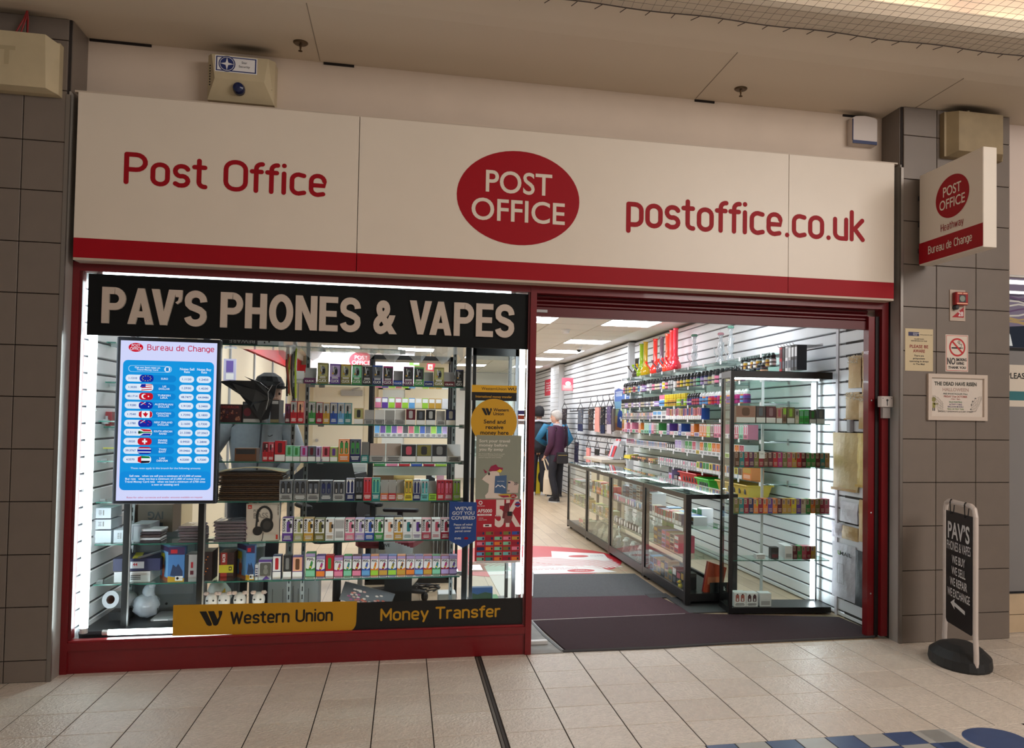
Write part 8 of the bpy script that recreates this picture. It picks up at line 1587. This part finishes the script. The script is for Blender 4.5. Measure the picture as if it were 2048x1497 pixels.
    if parts == 'full':
        lm = mat(leg, .8); tr = MB(); tr.loft([ell(P['pel']-V((0, 0, .045*h)), .088, .07), ell(P['pel'], .088, .07), ell(P['pel']+V((0, 0, .05*h)), .084, .066)], lm)
        for s in 'LR': tr.tube([P['hi'+s]+V((0, 0, .01*h)), P['hi'+s].lerp(P['kn'+s], .5), P['kn'+s], P['kn'+s].lerp(P['an'+s], .6), P['an'+s]-V((0, 0, .01*h))], [.054*h, .048*h, .041*h, .036*h, .033*h], lm, 10)
        tr.build('trousers', t, local=True, smooth=True)
        for s in 'LR':
            a = P['an'+s]; mb = MB(); z0 = 0.0
            mb.loft([[V((a.x+dx*h, a.y+dy*h, z0)) for dx, dy in ((-.022, .03), (-.028, -.02), (-.026, -.09), (0, -.105), (.026, -.09), (.028, -.02), (.022, .03))], [V((a.x+dx*h*.95, a.y+dy*h, .025*h)) for dx, dy in ((-.022, .03), (-.028, -.02), (-.022, -.085), (0, -.098), (.022, -.085), (.028, -.02), (.022, .03))], [V((a.x+dx*h*.8, a.y+dy*h, .05*h)) for dx, dy in ((-.022, .025), (-.028, -.02), (-.018, -.04), (0, -.045), (.018, -.04), (.028, -.02), (.022, .025))]], mat(shoe, .6)); mb.build('shoe', t, local=True)
            MB().loft([[V((a.x+dx*h, a.y+dy*h, .001)) for dx, dy in ((-.023, .031), (-.029, -.02), (-.027, -.09), (0, -.106), (.027, -.09), (.029, -.02), (.023, .031))], [V((a.x+dx*h, a.y+dy*h, .010*h)) for dx, dy in ((-.023, .031), (-.029, -.02), (-.027, -.09), (0, -.106), (.027, -.09), (.029, -.02), (.023, .031))]], mat((190, 190, 190), .6)).build('sole', t, local=True)
    return t, P, h, R_, hc
def hair(t, hc, R_, h, c, zlo=-.02, vol=1.12, cap=None):
    mb = MB(); m = mat(c, .85, noise=.2, scale=120); rr = random.Random(3); rings = []
    for z, rx, ry, oy in ((zlo, .043, .040, .020), (.0, .048, .046, .016), (.025, .050, .055, .008), (.048, .043, .050, .006), (.064, .028, .034, .006), (.074, .008, .01, .006)): rings.append([hc+R_@V((rx*vol*h*math.cos(a)*(1+rr.uniform(-.04, .04)), (oy+ry*vol*math.sin(a)*(1+rr.uniform(-.04, .04)))*h, z*h*1.02)) for a in [2*math.pi*k/14 for k in range(14)]])
    mb.loft(rings, m); mb.build('hair', t, local=True, smooth=True)
    if cap:
        mb = MB(); m = mat(cap, .8); rings = [[hc+R_@V((rx*h*math.cos(a), (oy+ry*math.sin(a))*h, z*h)) for a in [2*math.pi*k/14 for k in range(14)]] for z, rx, ry, oy in ((.018, .058, .066, .004), (.04, .056, .064, .004), (.066, .044, .05, .006), (.082, .02, .024, .006))]; mb.loft(rings, m)
        mb.loft([[hc+R_@(V((x, y, z))*h) for x, y in ((-.045, -.045), (.045, -.045), (.036, -.10), (0, -.112), (-.036, -.10))] for z in (.020, .026)], m); mb.build('cap', t, local=True)
# woman in the plum coat, side on, bag on her arm
t, P, h, R_, hc = person('older woman with short grey hair in plum coat holding cream tote', (2.675, 9.55, 0), 1.64, -138, (70, 30, 58), (30, 30, 38), (30, 30, 36), J=dict(elR=(-.135, .01, .63), wrR=(-.10, -.10, .515), elL=(.13, .02, .63), wrL=(.10, -.07, .51), knL=(.055, -.02, .28), anL=(.06, .05, .045), anR=(-.055, -.04, .045), hea=(0, -.02, .922)), long_coat=.06, head_turn=42)
hair(t, hc, R_, h, (190, 184, 178), -.03, 1.16); MB().loft([[V((.05*h*math.cos(a), .006*h+.05*h*math.sin(a), z*h)) for a in [2*math.pi*k/12 for k in range(12)]] for z in (.815, .85)], mat((206, 204, 214), .7)).build('collar', t, local=True)
MB().tube([hc+V((-.03, -.052, .0))*h, hc+V((.03, -.052, 0))*h, hc+V((.046, 0, .004))*h], .004, 'charcoal', 4).build('glasses', t, local=True)
RMw = Matrix.Translation(V((2.675, 9.55, 0))) @ Matrix.Rotation(math.radians(-138), 4, 'Z'); hp = RMw @ (P['wrL']+V((0, -.02, -.05))*h); hq = RMw @ (P['wrR']+V((0, -.02, -.05))*h)
hand = hp if hp.y < hq.y else hq
t2 = thing('tote_bag', ulabel('cream cotton tote bag hanging from the woman in plum'), 'bag', (hand.x, hand.y, .18)); a = at(1098, 945, y=hand.y); bx = a.x
mb = MB(); mb.loft([[(bx-.10, hand.y-.03, .14), (bx+.05, hand.y-.03, .12), (bx+.05, hand.y+.03, .12), (bx-.10, hand.y+.03, .14)], [(bx-.09, hand.y-.05, .40), (bx+.075, hand.y-.05, .40), (bx+.075, hand.y+.05, .40), (bx-.09, hand.y+.05, .40)], [(bx-.075, hand.y-.02, .56), (bx+.075, hand.y-.02, .56), (bx+.075, hand.y+.02, .56), (bx-.075, hand.y+.02, .56)]], mat((222, 206, 182), .8)); mb.build('bag', t2)
for dy in (-.02, .02): MB().tube([(bx-.045, hand.y+dy, .55), (hand.x-.02, hand.y+dy*.5, hand.z+.01), (hand.x+.02, hand.y+dy*.5, hand.z+.01), (bx+.045, hand.y+dy, .55)], .011, mat((222, 206, 182), .8), 6).build('strap', t2)
t3 = thing('handbag', ulabel('black crossbody handbag with zip on the woman in plum'), 'bag', (2.72, 9.33, .8)); c0 = at(1125, 918, y=9.36); MB().bbox(c0.x-.105, 9.33, c0.z-.09, c0.x+.10, 9.40, c0.z+.11, mat((26, 24, 28), .5), .02).build('body', t3); MB().tube([(c0.x-.08, 9.328, c0.z+.06), (c0.x+.08, 9.328, c0.z+.06)], .006, mat((150, 130, 80), .3, metal=.6), 5).build('zip', t3); MB().tube([(c0.x+.08, 9.37, c0.z+.10), (c0.x+.10, 9.42, 1.15), (c0.x+.05, 9.47, 1.40)], .010, mat((30, 28, 32)), 5).build('strap', t3)
t, P, h, R_, hc = person('person in bright blue fleece standing behind the plum coat', (2.80, 10.45, 0), 1.66, 160, (44, 112, 148), (40, 42, 60), (40, 40, 44), J=dict(elR=(-.185, .04, .66), wrR=(-.12, -.08, .60), elL=(.19, .04, .66), wrL=(.12, -.08, .60)))
hair(t, hc, R_, h, (90, 84, 84), -.03)
t, P, h, R_, hc = person('person in black jacket and round black hat, back to us', (2.56, 10.9, 0), 1.72, 170, (34, 36, 44), (36, 36, 44), (206, 206, 206), J=dict(elR=(-.145, .02, .63)))
hair(t, hc, R_, h, (30, 28, 30), -.04, 1.2, (24, 24, 28)); MB().tube([V((-.09, .05, .825))*h, V((0, .07, .84))*h, V((.09, .05, .825))*h], .02, mat((190, 190, 200), .7), 6).build('collar_trim', t, local=True)
t, P, h, R_, hc = person('person in khaki cap half hidden by the red mullion', (2.42, 11.5, 0), 1.70, 150, (44, 46, 50), (40, 40, 46), (60, 60, 64))
hair(t, hc, R_, h, (70, 60, 50), -.03, 1.1, (86, 78, 58))
t = thing('floor_sign', ulabel('yellow folding floor sign behind the standing shoppers'), 'sign', (2.72, 11.35, 0)); p = at(1081, 985, y=11.35); MB().hexa([(p.x-.12, 11.2, 0), (p.x+.12, 11.2, 0), (p.x+.12, 11.22, 0), (p.x-.12, 11.22, 0), (p.x-.09, 11.34, .62), (p.x+.09, 11.34, .62), (p.x+.09, 11.36, .62), (p.x-.09, 11.36, .62)], (226, 200, 40)).hexa([(p.x-.12, 11.50, 0), (p.x+.12, 11.50, 0), (p.x+.12, 11.52, 0), (p.x-.12, 11.52, 0), (p.x-.09, 11.36, .62), (p.x+.09, 11.36, .62), (p.x+.09, 11.38, .62), (p.x-.09, 11.38, .62)], (226, 200, 40)).build('board', t); MB().pe((V((p.x, 11.2, 0)), V((1, 0, 0)), V((0, .22, 1)).normalized()), 0, .32, .07, .13, 'black', .003, 14).pe((V((p.x, 11.2, 0)), V((1, 0, 0)), V((0, .22, 1)).normalized()), .005, .28, .035, .05, 'white', .004, 10).build('print', t)
# shop keeper behind the shelves
hx = at(512, 880, y=1.2).x
t, P, h, R_, hc = person('shopkeeper in grey zip sweatshirt and black cap reaching to shelf', (hx, 1.22, 0), 1.78, 8, (150, 156, 164), (40, 44, 54), (60, 60, 64), J=dict(hea=(.045, -.07, .905), nec=(.025, -.03, .825), elR=(-.17, -.03, .665), wrR=(-.115, -.13, .575), elL=(.16, 0, .66), wrL=(.08, -.10, .56)), head_turn=25)
hair(t, hc, R_, h, (40, 34, 32), -.02, 1.05, (26, 26, 30)); MB().tube([V((.02, -.078, .80))*h, V((.015, -.083, .70))*h, V((.0, -.082, .54))*h], .007, mat((60, 64, 72), .4), 5).build('zip', t, local=True); MB().stroke((V((.05, -.08, .735))*h, V((1, .1, 0)), V((0, 0, 1))), [(-.012, .002), (.0, -.004), (.02, .008)], .006, mat('charcoal'), .004, False).build('chest_mark', t, local=True)

# ------------------------------------------------------------------ pavement sign in front of the right pillar
t = thing('pavement_sign', ulabel('black swing panel sign in white frame on black base'), 'sign', (3.366, -.584, 0))
gA, gB = at(1905, 1262, z=.16), at(1953, 1345, z=.02)
dv_ = V((-.12, -.46, 0)); c0 = V((3.366, -.584, 0)); ax = dv_.normalized(); nx = V((ax.y, -ax.x, 0))      # ax: along the base towards the camera; nx: printed side (towards -x)
nx = V((-abs(nx.x), nx.y if nx.x < 0 else -nx.y, 0)).normalized()
bm = MB(); prof = []
def bring(s, z, r): return [c0+ax*(.26*s*math.cos(a)*r)+nx*(.17*math.sin(a)*r)+V((0, 0, z)) for a in [2*math.pi*k/24 for k in range(24)]]
mrub = mat((34, 36, 38), .55, noise=.1, scale=20)
bm.loft([bring(1.0, .0, .98), bring(1.0, .012, 1.0), bring(1.0, .06, .97), bring(.95, .10, .72), bring(.85, .125, .42), bring(.6, .128, .2)], mrub); bm.build('base', t)
hw2 = .20; z0, zt_ = .02, .975
def PF(u, z, d=0.0): return c0+ax*u+nx*d+V((0, 0, z))
bend = lambda s: [PF(s*(hw2+.04), z0), PF(s*(hw2+.04), .12), PF(s*(hw2+.028), .22), PF(s*(hw2+.03), zt_-.12), PF(s*(hw2+.03), zt_-.06), PF(s*(hw2+.012), zt_-.015), PF(s*(hw2-.03), zt_)]
fp = bend(-1)+bend(1)[::-1]
MB().tube(fp, .0155, mat((206, 196, 190), .4), 10).build('frame', t)
Fp = (PF(0, 0, .008), ax if nx.dot(ax.cross(V((0, 0, 1)))) > 0 else -ax, V((0, 0, 1)))
sg = 1 if Fp[1].dot(ax) > 0 else -1
pb = MB(); pb.prism((Fp[0]-nx*.006, Fp[1], Fp[2]), [(-hw2+.02, .21), (hw2-.02, .21), (hw2, .23), (hw2, zt_-.06), (-hw2, zt_-.06), (-hw2, .23)], .006, mat((18, 18, 22), .4)); pb.build('panel', t)
tx = MB(); wt_ = mat((214, 212, 212), .45)
for s_, z_, h_, w_ in (("PAV’S", .745, .105, .33), ('PHONES & VAPES', .675, .055, .36), ('WE BUY', .595, .05, .20), ('WE SELL', .525, .05, .21), ('WE REPAIR', .455, .05, .26), ('WE EXCHANGE', .385, .05, .34)): tx.text(Fp, 0, z_, s_, h_, wt_, al='c', w=w_, style='bold' if h_ > .1 else ('reg' if '&' in s_ else 'gill'), l=.0015)
tx.pp(Fp, [(-.12, .345), (-.055, .378), (-.06, .357), (.10, .335), (.10, .312), (-.06, .334), (-.055, .312)], wt_, .0015); tx.build('lettering', t)
for u in (-.11, .11): MB().tube([PF(u, zt_+.016, .012), PF(u, zt_+.005, -.012), PF(u, zt_-.07, -.004), PF(u, zt_-.075, .014), PF(u, zt_+.0, .018), PF(u, zt_+.016, .012)], .004, mat('black', .4), 6).build('hook', t)
